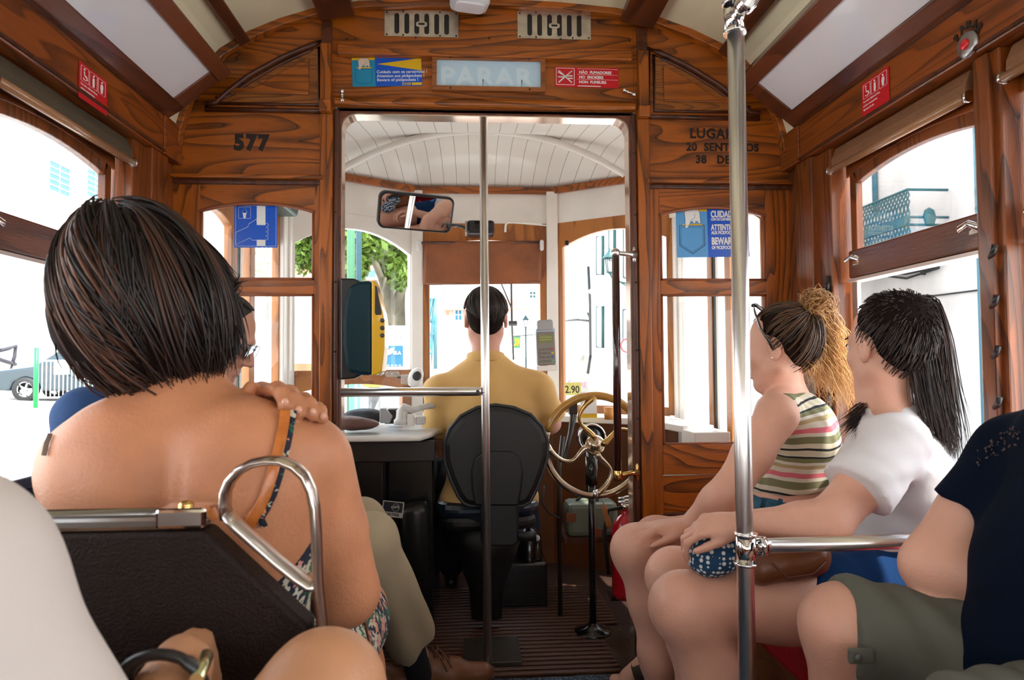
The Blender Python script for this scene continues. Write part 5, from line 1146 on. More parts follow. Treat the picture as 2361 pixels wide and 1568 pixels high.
# ---- the two vents
for px0, py0, px1, py1, lab in ((887, 23, 1057, 88, 'steel slotted vent plate on the left above the pickpocket sticker'), (1193, 25, 1362, 93, 'steel slotted vent plate on the right above the no-smoking sticker')):
    (x0, z1), (x1, z0) = B(px0, py0), B(px1, py1); w, h = x1-x0, z1-z0; t = thing('air_vent', lab, 'vent', ((x0+x1)/2, YF, z0), 'vents above the doorway')
    holes = []
    for i in range(6):
        cx = w*(.165+.135*i); holes.append(rrect(cx-.0085, cx+.0085, h*.10, h*.88, .008, 4))
    tp = [(w, h*.97), (w*.75, h*1.01), (w*.4, h*1.0), (0, h*.95)] if px0 < 1000 else [(w, h*.95), (w*.6, h*1.0), (w*.25, h*1.01), (0, h*.97)]
    plate('plate', [(0, 0), (w, 0)]+tp, holes, .002, MY(x0, YF-.003, z0), WORNSTEEL, t)
    MB().box(x0+.02, x1-.02, YF-.0015, YF-.0002, z0+.006, z1-.008).build('slot_shade_sheet', mat('vent_dark', (.015, .013, .012), .6), t)  # near-black sheet on the board, painting the shade seen through the slots
    m = MB(); cx, cz = x0+w*.5, z0+h*.47; m.prism(rrect(cx-.020, cx+.020, cz-.009, cz+.009, .008, 4), 'y', YF-.0065, YF-.004); m.build('slider', WORNSTEEL, t, bevel=.001)
    MB().prism(rrect(cx-.011, cx+.011, cz-.0035, cz+.0035, .003, 4), 'y', YF-.0072, YF-.0064).build('slider_slot', BLACK, t)
    [MB().ball((x0+w*a, YF-.0045, z0+h*b), (.0035, .002, .0035), 8).build('screw', SCREW, t) for a, b in ((.03, .06), (.97, .06), (.03, .9), (.97, .9), (.25, .05), (.75, .05), (.25, .94), (.75, .94))]
# ---- PARAR light box
(x0, z1), (x1, z0) = B(997, 133), B(1256, 217); t = thing('stop_sign_box', 'pale blue glass stop sign in a wooden frame reading PARAR above the doorway', 'sign', ((x0+x1)/2, YF, z0))
g = .0155; WSIGN = wood('wood_sign', 'x', light=(.33, .10, .02), dark=(.12, .03, .006), contrast=.6)
plate('frame', [(x0, z0), (x1, z0), (x1, z1), (x0, z1)], [[(x0+g, z0+g), (x1-g, z0+g), (x1-g, z1-g*.8), (x0+g, z1-g*.8)]], .02, Matrix(((1, 0, 0, 0), (0, 0, -1, YF-.012), (0, 1, 0, 0), (0, 0, 0, 1))), WSIGN, t, bevel=.003)
MB().box(x0+g-.001, x1-g+.001, YF-.010, YF-.006, z0+g-.001, z1-g*.8+.001).build('glass_panel', mat('blue_milk_glass', (.52, .72, .88), .3), t)
text('lettering', 'PARAR', .092, (x0+g+.012, YF-.0105, z0+g+.006), mat('pale_lettering', (.64, .80, .92), .3), t, bold=.0035, sx=1.06, track=1.13)
[MB().ball((x0+(x1-x0)*a, YF-.0225, z), (.0035, .002, .0035), 8).build('screw', SCREW, t) for a in (.16, .86) for z in (z0+.007, z1-.007)]
# ---- stickers
YEL = mat('yellow_print', (.80, .50, .01), .4); CY = mat('light_blue_print', (.10, .36, .72), .4); TEALP = mat('teal_print', (.01, .28, .50), .4); LBL = mat('pocket_line', (.02, .10, .30), .4); OUT = mat('black_print', (.01, .01, .02), .5)
def sticker_frame(p00, p10, p01):
    """origin lower-left, x and z axes from measured points; returns M mapping (u,v,depth) metres -> world, with width and height"""
    o = V3(p00); ux = V3(p10)-o; uz = V3(p01)-o; w, h = ux.length, uz.length; ux.normalize(); n = ux.cross(uz).normalized(); uz = n.cross(ux); return Matrix(((ux.x, uz.x, n.x, o.x), (ux.y, uz.y, n.y, o.y), (ux.z, uz.z, n.z, o.z), (0, 0, 0, 1))), w, h
def slab(M, pts, d0, d1): m = MB(); m.prism(pts, 'z', d0, d1, M); return m
def rect(a, b, c, d): return [(a, c), (b, c), (b, d), (a, d)]
def stext(name, body, size, M, u, v, mt, parent, **kw):
    p = M @ V3((u, v, .0012)); return text(name, body, size, p, mt, parent, xdir=M.to_3x3() @ V3((1, 0, 0)), up=M.to_3x3() @ V3((0, 1, 0)), extrude=.0003, **kw)
def pickpocket(t, M, w, h, split, old):
    slab(M, rect(0, w*split, 0, h), 0, .001).build('pocket_panel', TEALP if old else CY, t); slab(M, rect(w*split, w, 0, h), 0, .001).build('message_panel', BLUEP, t)
    s = w*split; slab(M, rect(0, s, h*.92, h), .001, .0013).build('yellow_band', YEL, t)
    cx = s*.5
    pk = [(s*.10, h*.64), (s*.90, h*.64), (s*.90, h*.24), (s*.5, h*.07), (s*.10, h*.24)] if not old else [(s*.14, h*.62), (s*.88, h*.62), (s*.88, h*.16), (s*.72, h*.09), (s*.3, h*.09), (s*.14, h*.16)]
    m = MB(); m.tube([M @ V3((a, b, .0012)) for a, b in pk], h*.006, 6, closed=True)
    m.tube([M @ V3((s*.5+(a-s*.5)*.88, h*.36+(b-h*.36)*.88, .0012)) for a, b in pk], h*.0035, 6, closed=True); m.build('pocket_outline', OUT if not old else LBL, t)
    slab(M, rect(s*.2, s*.84, h*.635, h*.67), .0012, .0017).build('wallet_edge', YEL, t)
    hd = [(s*.38, h*.985), (s*.68, h*.985), (s*.76, h*.90), (s*.78, h*.69), (s*.70, h*.68), (s*.70, h*.72), (s*.62, h*.72), (s*.62, h*.68), (s*.54, h*.68), (s*.54, h*.72), (s*.46, h*.72), (s*.44, h*.68), (s*.38, h*.60), (s*.28, h*.59), (s*.29, h*.76), (s*.27, h*.90)]
    slab(M, hd, .0016, .0020).build('hand_picture', WHITEP if not old else mat('pale_hand', (.75, .62, .5), .5), t)
    m = MB(); m.tube([M @ V3((a, b, .0019)) for a, b in hd], h*.0035, 6, closed=True); m.tube([M @ V3((s*a, h*b, .0021)) for a, b in ((.60, .87), (.60, .80), (.52, .755), (.46, .75))], h*.003, 6); m.build('hand_outline', OUT, t)
a, b_, c = PY(813, 200, YF-.001), PY(974, 198, YF-.001), PY(814, 134, YF-.001); M, w, h = sticker_frame(a, b_, c)
t = thing('pickpocket_sticker', 'small blue and yellow pickpocket sticker with a long yellow wedge, left of the PARAR sign', 'sticker', a); pickpocket(t, M, w, h, .33, True)
slab(M, [(w*.36, h*.78), (w*.995, h*.97), (w*.995, h*.54)], .001, .0014).build('yellow_wedge', YEL, t)
for i, s_ in enumerate(('Cuidado com os carteiristas !', 'Attention aux pickpockets !', 'Beware of pickpockets !')): stext('lettering', s_, h*.145, M, w*.35, h*(.455-.14*i), WHITEP, t, sx=1.0, bold=.0002)
m = MB(); [m.prism(rect(w*(.71+.022*i), w*(.719+.023*i), h*.03, h*.12), 'z', .001, .0014, M) for i in range(6)]; m.prism(rect(w*.85, w*.995, h*.03, h*.12), 'z', .001, .0014, M); m.build('yellow_bars', YEL, t)
a, b_, c = PY(1279, 200, YF-.001), PY(1426, 204, YF-.001), PY(1280, 154, YF-.001); M, w, h = sticker_frame(a, b_, c)
t = thing('no_smoking_sticker', 'red no-smoking sticker right of the PARAR sign', 'sticker', a); slab(M, rect(0, w, 0, h), 0, .001).build('backing', REDP, t)
plate('icon_border', rrect(w*.02, w*.31, h*.1, h*.95, .004), [rrect(w*.028, w*.302, h*.125, h*.925, .003)], .0004, M @ Matrix.Translation((0, 0, .0012)), WHITEP, t)
m = MB()
for (u0, v0, u1, v1) in ((.06, .22, .27, .82), (.27, .22, .06, .82), (.05, .50, .16, .50), (.18, .56, .28, .56), (.18, .44, .28, .44), (.05, .75, .12, .62)): m.tube([M @ V3((w*u0, h*v0, .0014)), M @ V3((w*u1, h*v1, .0014))], h*.035, 6, flat=(1, .3))
m.build('crossed_cigarette', WHITEP, t)
for i, s_ in enumerate(('NÃO  FUMADORES', 'NO  SMOKERS', 'NON  FUMEURS')): stext('lettering', s_, h*.185, M, w*.38, h*(.70-.245*i), WHITEP, t, bold=.0005, sx=1.02)
m = MB(); [m.prism(rect(w*.355, w*.985, h*(v), h*(v+.012)), 'z', .001, .0013, M) for v in (.93, .645, .40)]; m.prism(rect(w*.36, w*.72, h*.05, h*.09), 'z', .001, .0013, M); m.build('rules', WHITEP, t)
# handrail sticker on the left pane
yg = YF+.0185; a, b_, c = PY(540, 571, yg), PY(640, 571, yg), PY(541, 471, yg); M, w, h = sticker_frame(a, b_, c)
t = thing('hold_rail_sticker', 'square blue sticker of a hand gripping a white bar on the left pane', 'sticker', a); slab(M, rrect(0, w, 0, h, .003), 0, .001).build('backing', BLUEP, t)
plate('border', rrect(w*.03, w*.97, h*.03, h*.97, .004), [rrect(w*.036, w*.964, h*.036, h*.964, .004)], .0004, M @ Matrix.Translation((0, 0, .0012)), WHITEP, t)
slab(M, rect(w*.52, w*.72, .52*h, .97*h), .001, .0014).build('bar_picture', WHITEP, t); slab(M, rect(w*.52, w*.72, .03*h, .18*h), .001, .0014).build('bar_picture', WHITEP, t)
def ln(pts, r, nm, closed=False): m = MB(); m.tube([M @ V3((w*u, h*v, .0016)) for u, v in pts], r, 6, closed=closed, flat=(1, 1)); return m.build(nm, WHITEP, t)
ln([(.04, .07), (.04, .35), (.32, .48), (.33, .54), (.52, .66), (.52, .60), (.56, .56), (.76, .56), (.79, .53), (.78, .49), (.74, .48), (.74, .46), (.79, .44), (.79, .39), (.75, .38), (.73, .36), (.78, .35), (.79, .30), (.75, .28), (.73, .26), (.78, .25), (.78, .19), (.74, .175), (.42, .17), (.36, .22), (.04, .07)], .0007, 'hand_line')
plate('icon_border', rect(w*.10, w*.38, h*.67, h*.94), [rect(w*.106, w*.374, h*.676, h*.934)], .0004, M @ Matrix.Translation((0, 0, .0012)), WHITEP, t)
ln([(.24, .93), (.18, .81), (.24, .79), (.30, .81)], .0009, 'strap_line', True); slab(M, [(w*.215, h*.675), (w*.265, h*.675), (w*.27, h*.75), (w*.29, h*.80), (w*.19, h*.80), (w*.205, h*.75)], .001, .0015).build('small_hand', WHITEP, t)
a, b_, c = PY(1561, 594, yg), PY(1728, 592, yg), PY(1555, 479, yg); M, w, h = sticker_frame(a, b_, c)
t = thing('pickpocket_sticker', 'large blue pickpocket warning sticker on the right pane, partly behind the pole', 'sticker', a); pickpocket(t, M, w, h, .43, False)
for s_, v, sz in (('CUIDADO', .80, .185), ('COM OS CARTEIRISTAS', .735, .066), ('ATTENTION', .545, .155), ('AUX PICKPOCKETS', .46, .088), ('BEWARE', .255, .195), ('OF PICKPOCKETS', .16, .09)):
    stext('lettering', s_, h*sz, M, w*.48, h*v, WHITEP, t, bold=h*sz*.045, sx=.62 if sz > .1 else .70)
# priority-seat stickers on the header boards
def priority(pts, lab):
    a, b_, c = pts; M, w, h = sticker_frame(a, b_, c); t = thing('priority_seat_sticker', lab, 'sticker', a, 'red priority seat stickers')
    slab(M, rrect(0, w, 0, h, .003), 0, .001).build('backing', REDP, t)
    for i in range(3): plate('icon_border', rrect(w*(.06+.30*i), w*(.33+.30*i), h*.50, h*.93, .003), [rrect(w*(.07+.30*i), w*(.32+.30*i), h*.507, h*.923, .003)], .0004, M @ Matrix.Translation((0, 0, .0012)), WHITEP, t)
    P = lambda u, v: M @ V3((w*u, h*v, .0014))
    m = MB(); ring = [P(.195+.075*math.cos(q), .62+.055*math.sin(q)) for q in np.linspace(-2.6, 1.6, 12)]; m.tube(ring, .0012, 6); m.tube([P(.17, .80), P(.18, .69), P(.25, .68), P(.28, .59)], .0015, 6); m.ball(P(.17, .85), .003, 8); m.build('wheelchair_icon', WHITEP, t)
    for u, bul in ((.495, .035), (.795, .055)):
        slab(M, [(w*(u-.03), h*.54), (w*(u+.03), h*.54), (w*(u+.04), h*.66), (w*(u+bul), h*.72), (w*(u+.035), h*.80), (w*(u-.03), h*.80), (w*(u-bul), h*.70)], .001, .0015).build('person_icon', WHITEP, t)
        m = MB(); m.ball(P(u, .85), (.0028, .0028, .0028), 8); m.build('person_icon', WHITEP, t)
    for i, s_ in enumerate(('Reservado a deficientes físicos,', 'grávidas e acompanhantes', 'de crianças de colo')): stext('lettering', s_, h*.085, M, w*.06, h*(.39-.12*i), WHITEP, t, sx=.80)
XL_, XR_ = CX-1.0535, CX+1.0535
def onX(px, py, X): return PX(px, py, X)
yl0, yl1 = onX(181, 180, XL_).y, onX(246, 225, XL_).y; zt, zb = onX(181, 138, XL_).z, onX(181, 223, XL_).z
priority(((XL_, yl0, zb), (XL_, yl1, zb), (XL_, yl0, zt)), 'red priority seat sticker on the left wall header board')
yr0, yr1 = onX(1988, 230, XR_).y, onX(2051, 200, XR_).y; zt, zb = onX(1988, 195, XR_).z, onX(1988, 271, XR_).z
priority(((XR_, yr0, zb), (XR_, yr1, zb), (XR_, yr0, zt)), 'red priority seat sticker on the right wall header board')
# stop button with PARAR lettering
pc = onX(2233, 103, XR_); t = thing('stop_button', 'round steel stop button with red centre below the letters PARAR', 'button', pc)
m = MB(); m.lathe([(.0001, -.008), (.024, -.008), (.031, -.004), (.031, .0), ], (XR_, pc.y, pc.z), 'x', 28); m.build('plate', mat('button_steel', (.42, .42, .42), .35, 1, bump=.2, bscale=60), t)
m = MB(); m.lathe([(.0001, -.014), (.010, -.014), (.0125, -.011), (.0125, -.007)], (XR_, pc.y, pc.z), 'x', 24); m.build('red_button', mat('red_plastic', (.7, .01, .02), .3, coat=.5), t)
for i, ch in enumerate('PARAR'):
    th = math.radians(32-26*i*1.0+18); rr_ = .038; yy = pc.y+rr_*math.sin(th); zz = pc.z+rr_*math.cos(th)
    text('lettering', ch, .022, (XR_-.0006, yy+.006, zz), INK, t, xdir=(0, -math.cos(th), math.sin(th)), up=(0, math.sin(th), math.cos(th)), bold=.0016)
# coat hooks beside the lintel
for px, py, qx, qy, lab in ((789, 210, 789, 231, 'small upright chrome bell hook at the left end of the lintel board'), (1440, 208, 1462, 218, 'small slanting chrome bell hook at the right end of the lintel board')):
    a, b_ = PY(px, py, YF-.02), PY(qx, qy, YF-.03); m = MB(); m.tube([a, b_], .004, 8); m.ball(a, .008); m.ball(b_, .0085); m.tube([a, (a.x, YF, a.z)], .006, 10); m.ball(a.lerp(b_, .35), .006, 8)
    tag(m.build('chrome_hook', CHROME), lab, 'hook')
# ---- central pole and its arm
px_ = PY(1121, 800, YF).x; t = thing('handrail_pole', 'thin steel pole standing in the middle of the driver doorway', 'pole', (px_, YF, 0))
m = MB(); m.tube([(px_-.006, YF+.02, 1.94), (px_, YF+.02, 0.005)], .0148, 20); m.build('pole', STEEL, t); m = MB(); m.lathe([(.0149, .0), (.026, .0), (.026, .006), (.0149, .012)], (px_, YF+.02, .0), 'z', 20); m.build('floor_flange', STEEL, t)
zb_ = PY(950, 904, YF).z; m = MB(); m.tube([(dL+.0, YF+.012, zb_), (px_-.03, YF+.012, zb_), (px_-.018, YF+.012, zb_)], [.0155, .0155, .0150], 20); m.build('side_arm', STEEL, t)
m = MB(); m.tube([(px_-.030, YF-.004, zb_), (px_-.030, YF-.0085, zb_)], .006, 12); m.build('arm_screw', BLACK, t); m = MB(); m.tube([(px_-.018, YF+.014, zb_), (px_-.004, YF+.02, zb_)], .011, 16); m.build('joint', STEEL, t)
# ---- near pole on the right with elbow, tee and rail
yp = 1.26; a, b_ = PY(1697, 110, yp), PY(1723, 1560, yp); a = V3((a.x, yp, a.z)); b_ = V3((b_.x, yp, b_.z)); dirp = (b_-a).normalized(); flo = a+dirp*((0-a.z)/dirp.z); top = a-dirp*.05
t = thing('handrail_pole', 'thick polished steel pole in front of the right-hand pane, with an upper elbow', 'pole', flo)
m = MB(); m.tube([top, flo+V3((0, 0, .005))], .0158, 28); m.build('pole', STEEL, t)
c0, c1 = PY(1694, 75, yp), PY(1691, 8, yp); m = MB(); m.tube([(c0.x, yp, c0.z), (c1.x, yp, c1.z)], .0184, 24)
for q in (c0, c1): m.tube([(q.x, yp, q.z-.003), (q.x, yp, q.z+.003)], .0211, 24)
m.build('elbow_fitting', CHROME, t); r0 = V3((c0.x+.004, yp-.01, (c0.z+c1.z)/2+.005)); dr_ = (V3((.02, -1, .012))).normalized()
m = MB(); m.tube([r0, r0+dr_*.05], .0184, 24); m.build('socket', CHROME, t); m = MB(); m.tube([r0+dr_*.02, r0+dr_*1.15], .0155, 24); m.build('overhead_rail', STEEL, t)
q0, q1 = PY(1720, 1232, yp), PY(1720, 1300, yp); m = MB(); m.tube([(q0.x, yp, q0.z), (q1.x, yp, q1.z)], .0184, 24)
for q in (q0, q1): m.tube([(q.x, yp, q.z-.0025), (q.x, yp, q.z+.0025)], .0209, 24)
zt_ = PY(1745, 1259, yp).z; m.tube([(q0.x, yp, zt_), (q0.x+.024, yp, zt_)], .014, 20); m.tube([(q0.x+.024, yp, zt_), (q0.x+.036, yp, zt_)], .0176, 20); m.build('tee_fitting', CHROME, t)
m = MB(); m.tube([(q0.x+.03, yp, zt_), (CX+1.06, yp, zt_+.004)], .0137, 22); m.build('cross_rail', STEEL, t)
# ---- dark vertical grab bar on the right jamb
a, b_ = PY(1421, 583, YF-.05), PY(1423, 1097, YF-.05); xm = (a.x+b_.x)/2; yv = YF-.05; jx = dR-.0
t = thing('grab_bar', 'dark brown vertical grab bar with brass brackets on the right door jamb', 'grab bar', (xm, yv, b_.z))
m = MB(); m.tube([(xm, yv, a.z), (xm, yv, b_.z)], .0135, 20); m.build('bar', mat('dark_bar', (.035, .008, .006), .15, coat=1), t)
m = MB(); m.ball((xm, yv, a.z), .0165, 20); m.tube([(xm, yv, a.z), (jx-.008, YF-.02, a.z), (jx+.012, YF-.01, a.z)], [.008, .009, .018], 14); m.ball((jx+.012, YF-.012, a.z), (.008, .008, .030), 14); m.build('upper_bracket', STEEL, t)
m = MB(); m.lathe([(.0001, -.020), (.012, -.017), (.0185, -.004), (.016, .010), (.0138, .018)], (xm, yv, b_.z), 'z', 20); m.tube([(xm, yv, b_.z), (jx-.008, YF-.02, b_.z+.004), (jx+.012, YF-.01, b_.z+.004)], [.010, .008, .016], 14); m.ball((jx+.012, YF-.012, b_.z+.004), (.008, .008, .034), 14); m.build('lower_bracket', BRASS, t)
# ---- ticket validator on the left jamb
yt = 2.36; t = thing('ticket_validator', 'dark teal and yellow ticket validator on the left door jamb', 'ticket validator', PY(840, 860, yt))
def K(px, py, Y=yt): p = PY(px, py, Y); return (p.x, p.z)
TEAL = mat('teal_plastic', (.002, .026, .038), .5, spec=.25); YLW = mat('yellow_plastic', (.82, .46, .0), .35, coat=.3)
m = MB(); m.prism([K(*p) for p in ((783, 640), (815, 641), (832, 648), (832, 866), (815, 873), (783, 876))], 'y', yt+.01, yt+.07); m.build('bracket', BLACK, t, bevel=.006)
m = MB(); m.prism([K(*p) for p in ((858, 648), (830, 650), (808, 660), (798, 690), (793, 740), (793, 790), (798, 840), (806, 858), (830, 864), (858, 866))], 'y', yt-.02, yt+.11); m.build('housing', TEAL, t, bevel=.012)
m = MB(); A = [K(*p) for p in ((858, 648), (866, 649), (884, 720), (888, 745), (888, 800), (882, 856), (872, 864), (858, 866))]; m.prism(A, 'y', yt-.018, yt+.105); m.build('front_panel', YLW, t, bevel=.005)
m = MB(); A = [K(*p) for p in ((866.5, 660), (870, 661), (881.5, 722), (880, 727), (868, 727), (866, 722))]; m.prism(A, 'y', yt-.0205, yt+.06); m.build('screen', BLACK, t, bevel=.001)
for py in (740, 757, 774):
    x, z = K(883, py); m = MB(); m.lathe([(.0001, -.003), (.0075, -.003), (.0075, .004)], (x, yt-.018, z), 'y', 18); m.build('button', mat('button_brown', (.08, .06, .05), .4), t)
m = MB(); m.prism([K(*p, yt+.11) for p in ((868, 650), (872, 650), (892, 740), (892, 800), (886, 862), (880, 866))], 'y', yt+.04, yt+.11); m.build('clear_edge', mat('pale_edge', (.75, .73, .70), .3), t, bevel=.003)
# ---- rear-view mirror
Mc = J(960, 490, 2.95); tgt = J(1700, 1180, 1.6); nrm = ((tgt-Mc).normalized()-(Mc-CAM).normalized()).normalized()
ux = V3((0, 0, 1)).cross(nrm).normalized(); uz = nrm.cross(ux); ux = ux; c_, s_ = math.cos(math.radians(-1)), math.sin(math.radians(-1)); u2 = ux*c_+uz*s_; z2 = nrm.cross(u2)
M = Matrix(((u2.x, z2.x, nrm.x, Mc.x), (u2.y, z2.y, nrm.y, Mc.y), (u2.z, z2.z, nrm.z, Mc.z), (0, 0, 0, 1)))
t = thing('rear_view_mirror', 'wide black-framed driver mirror hanging below the white fascia', 'mirror', Mc)
m = MB(); m.prism(rrect(-.162, .162, -.079, .079, .030, 6), 'z', -.030, .004, M); m.build('frame', BLACK, t, bevel=.006); m = MB(); m.prism(rrect(-.152, .152, -.069, .069, .024, 6), 'z', .004, .0062, M); m.build('mirror_glass', mat('mirror', (.8, .82, .82), .01, 1), t)
m = MB(); m.tube([Mc-nrm*.02, Mc+V3((.02, .2, .10)), Mc+V3((.03, .55, .16))], .010, 10); m.tube([Mc+V3((.14, .03, -.05)), J(1060, 520, 3.3), J(1075, 528, 3.5)], .008, 8); m.build('bracket_arm', BLACK, t)
a = J(1108, 528, 3.45); m = MB(); m.box(a.x-.068, a.x+.068, 3.40, 3.52, a.z-.034, a.z+.036); o = m.build('camera_box', BLACK, bevel=.014); tag(o, 'black box device with a grey side below the fascia beside the mirror', 'device')
m = MB(); m.box(a.x-.078, a.x-.066, 3.41, 3.51, a.z-.026, a.z+.032); m.build('side_cover', mat('grey_plastic', (.35, .34, .32), .5), o, bevel=.003); m = MB(); m.box(a.x-.03, a.x+.05, 3.395, 3.402, a.z-.005, a.z+.028); m.build('lens_window', mat('gloss_black2', (.006, .006, .007), .08), o)
m = MB(); m.tube([J(1165, 535, 3.62), J(1166, 518, 3.62), J(1172, 512, 3.62), J(1250, 516, 3.64)], .006, 8); m.tube([J(1190, 514, 3.63), J(1260, 520, 3.66)], .004, 6); tag(m.build('hooked_pipe', WHITE), 'white hooked conduit under the fascia right of the middle pole', 'pipe')
# ---- driver's blind
yb_ = 3.655; t = thing('driver_blind', 'brown leather sun blind pulled down over the driver windscreen', 'blind', J(1110, 655, yb_))
BF = mat('brown_leather_cloth', (.27, .088, .032), .6, bump=.3, bscale=60, var=.25, vscale=7)
def bl(u, v): p = J(975+u*272+(1-v)*3, 556+v*99, yb_-.01*math.sin(u*3.1)+.004*math.sin(u*9+v*5)); return p
m = MB(); m.sheet(bl, 30, 12); m.build('fabric', BF, t, solid=.003); m = MB(); m.tube([J(978, 654, yb_-.003), J(1246, 651, yb_-.003)], .0065, 10, flat=(1.2, .6)); m.build('bottom_hem', mat('brown_hem', (.22, .075, .03), .5), t)
m = MB(); m.tube([J(972, 560, yb_), J(1248, 558, yb_)], .007, 10); m.build('roller', WDK, t)
for px in (966, 1249):
    m = MB(); p = J(px, 566, yb_-.02); m.prism(rrect(p.x-.010, p.x+.010, p.z-.028, p.z+.028, .009, 5), 'y', p.y-.012, p.y+.01); m.build('end_bracket', mat('white_plastic', (.75, .74, .72), .3), t, bevel=.004)
# ---- payment terminal on the right pillar
pt = J(1258, 790, 3.30); t = thing('card_terminal', 'grey handheld ticket terminal with keypad mounted on the right windscreen pillar', 'card terminal', pt)
M = Matrix.Translation(pt) @ Matrix.Rotation(math.radians(-2), 4, 'Y') @ Matrix.Rotation(math.radians(90), 4, 'X'); GP = mat('grey_case', (.21, .20, .185), .45)
m = MB(); m.prism(rrect(-.046, .044, -.108, .060, .008), 'z', -.02, .02, M); m.build('case', GP, t, bevel=.005)
m = MB(); m.prism(rrect(-.040, .038, .055, .108, .012), 'z', -.025, .030, M); m.build('printer_head', mat('grey_light', (.33, .34, .35), .35), t, bevel=.006); m = MB(); m.prism(rrect(-.046, .044, .050, .066, .004), 'z', -.022, .026, M); m.build('paper_cutter', mat('blue_grey', (.35, .45, .6), .4), t, bevel=.002)
m = MB(); m.prism(rrect(-.036, .032, -.002, .036, .002), 'z', .018, .0215, M); m.build('display', mat('lcd_green', (.17, .19, .06), .3), t); m = MB(); [m.box(-.030, .028, y, y+.006, .0216, .0219, M) for y in (.010, .022)]; m.build('display_lines', mat('lcd_line', (.30, .34, .10), .4), t)
KC = {(3, 0): (.5, .04, .05), (3, 1): (.6, .42, .02), (3, 2): (.04, .10, .4), (3, 3): (.04, .35, .2)}
for i in range(4):
    for j in range(4):
        m = MB(); x, y = -.030+.0195*i, -.032-.0185*j; m.prism(rrect(x-.0065, x+.0065, y-.0045, y+.0045, .003, 3), 'z', .019, .0235, M); c = KC.get((i, j)); m.build('key', mat('key_%d%d' % (i, j), c, .4) if c else mat('key_grey', (.14, .14, .13), .5), t, bevel=.001)
m = MB(); m.prism(rect(-.05, .052, -.135, -.110), 'z', -.03, .03, M); m.build('shelf', mat('white_plastic', (.75, .74, .72), .3), t, bevel=.003); m = MB(); m.tube([pt+V3((0, .03, -.05)), pt+V3((.0, .33, -.10))], .012, 10); m.build('arm', GP, t)
# white oval speaker and latch plates
sp_ = J(958, 870, 3.45); t = thing('oval_loudspeaker', 'small white oval loudspeaker with a dark grille at the left pillar', 'loudspeaker', sp_); M = Matrix.Translation(sp_) @ Matrix.Rotation(math.radians(28), 4, 'Y') @ Matrix.Rotation(math.radians(12), 4, 'Z')
m = MB(); m.ball((0, 0, 0), (.036, .028, .052), 24); m.v = [tuple(M @ V3(v)) for v in m.v]; m.build('housing', mat('white_plastic', (.75, .74, .72), .3), t); m = MB(); m.ball((0, -.020, .008), (.022, .012, .026), 20); m.v = [tuple(M @ V3(v)) for v in m.v]; m.build('grille', mat('grille_dark', (.03, .03, .032), .6), t)
m = MB(); m.tube([sp_+V3((-.03, .02, .0)), sp_+V3((-.09, .08, .0))], .009, 8); m.build('mount', BLACK, t)
for px0, py0, px1, py1, lab in ((888, 857, 921, 869, 'small hexagonal metal latch plate on the left front sash'), (925, 864, 941, 886, 'square metal hinge plate on the left windscreen pillar')):
    p, q = J(px0, py1, 3.44), J(px1, py0, 3.44); m = MB(); m.prism([(p.x+.008, p.z), (q.x-.008, p.z), (q.x, (p.z+q.z)/2), (q.x-.008, q.z), (p.x+.008, q.z), (p.x, (p.z+q.z)/2)] if px0 == 888 else rect(p.x, q.x, p.z, q.z), 'y', 3.44, 3.452); m.ball(((p.x+q.x)/2, 3.44, (p.z+q.z)/2), .004, 8); tag(m.build('metal_plate', WORNSTEEL, bevel=.001), lab, 'latch')
def K2_(px, py, Y=2.8): p = PY(px, py, Y); return (p.x, p.z)
# ---- left counter and what lies on it
zc_ = .802; t = thing('counter', 'white-edged grey counter left of the driver, over the black control cabinet', 'counter', (-.5, 2.9, zc_)); m = MB(); m.prism([(-.93, 2.50), (-.17, 2.50), (-.10, 2.75), (-.10, 3.5), (-.55, 3.46), (-.88, 3.26)], 'z', zc_-.022, zc_); m.build('worktop', mat('counter_grey', (.50, .50, .50), .3), t, bevel=.003)
m = MB(); m.tube([(-.93, 2.497, zc_-.010), (-.17, 2.497, zc_-.010), (-.10, 2.75, zc_-.010)], .009, 8, flat=(1.2, .5)); m.build('white_edge', WHITE, t)
t = Body(); p = J(822, 978, 2.62); t.ell(p, (.085, .06, .022), k=.02); t.ell(p+V3((-.03, 0, .012)), (.055, .05, .018), k=.02); o = t.mesh('pouch', mat('brown_purse', (.13, .06, .045), .6, bump=.3, bscale=40), None, res=.005, disp=lambda P: .003*nz(P, 70, 3)); tag(o, 'soft brown leather pouch lying on the counter by the left jamb', 'pouch')
t = Body(); p = J(838, 958, 2.95); t.ell(p, (.085, .05, .030), k=.02); t.ell(p+V3((.03, 0, -.01)), (.06, .05, .02), k=.02); o = t.mesh('pouch', mat('dark_bag', (.02, .022, .028), .6), None, res=.006, disp=lambda P: .003*nz(P, 60, 5)); tag(o, 'dark grey soft bag behind the brown leather pouch', 'bag')
m = MB(); m.prism([K2_(875, 942), K2_(890, 942), K2_(905, 960), K2_(898, 976), K2_(875, 976)], 'y', 2.8, 2.86); o = m.build('metal_box', mat('grey_metal', (.42, .43, .44), .3, .6), bevel=.003); tag(o, 'grey metal box with a dark open side on the counter', 'box')
q0, q1 = J(890, 943, 2.86), J(930, 975, 2.86); m = MB(); m.box(q0.x, q1.x, 2.82, 2.92, q1.z, q0.z); m.build('interior_shade_block', BLACK, o)  # solid black block, its colour stands in for shade inside the box
hb_ = J(927, 972, 2.72); t = thing('drive_controller', 'worn white controller handle on the counter beside the driver', 'controller', hb_)
WW = mat('worn_white', (.66, .65, .62), .35, bump=.2, bscale=50, var=.12, vscale=30)
m = MB(); m.lathe([(.0001, -.012), (.032, -.012), (.032, .006), (.024, .014), (.022, .035), (.018, .042), (.0001, .044)], hb_, 'z', 20); m.build('base', WW, t)
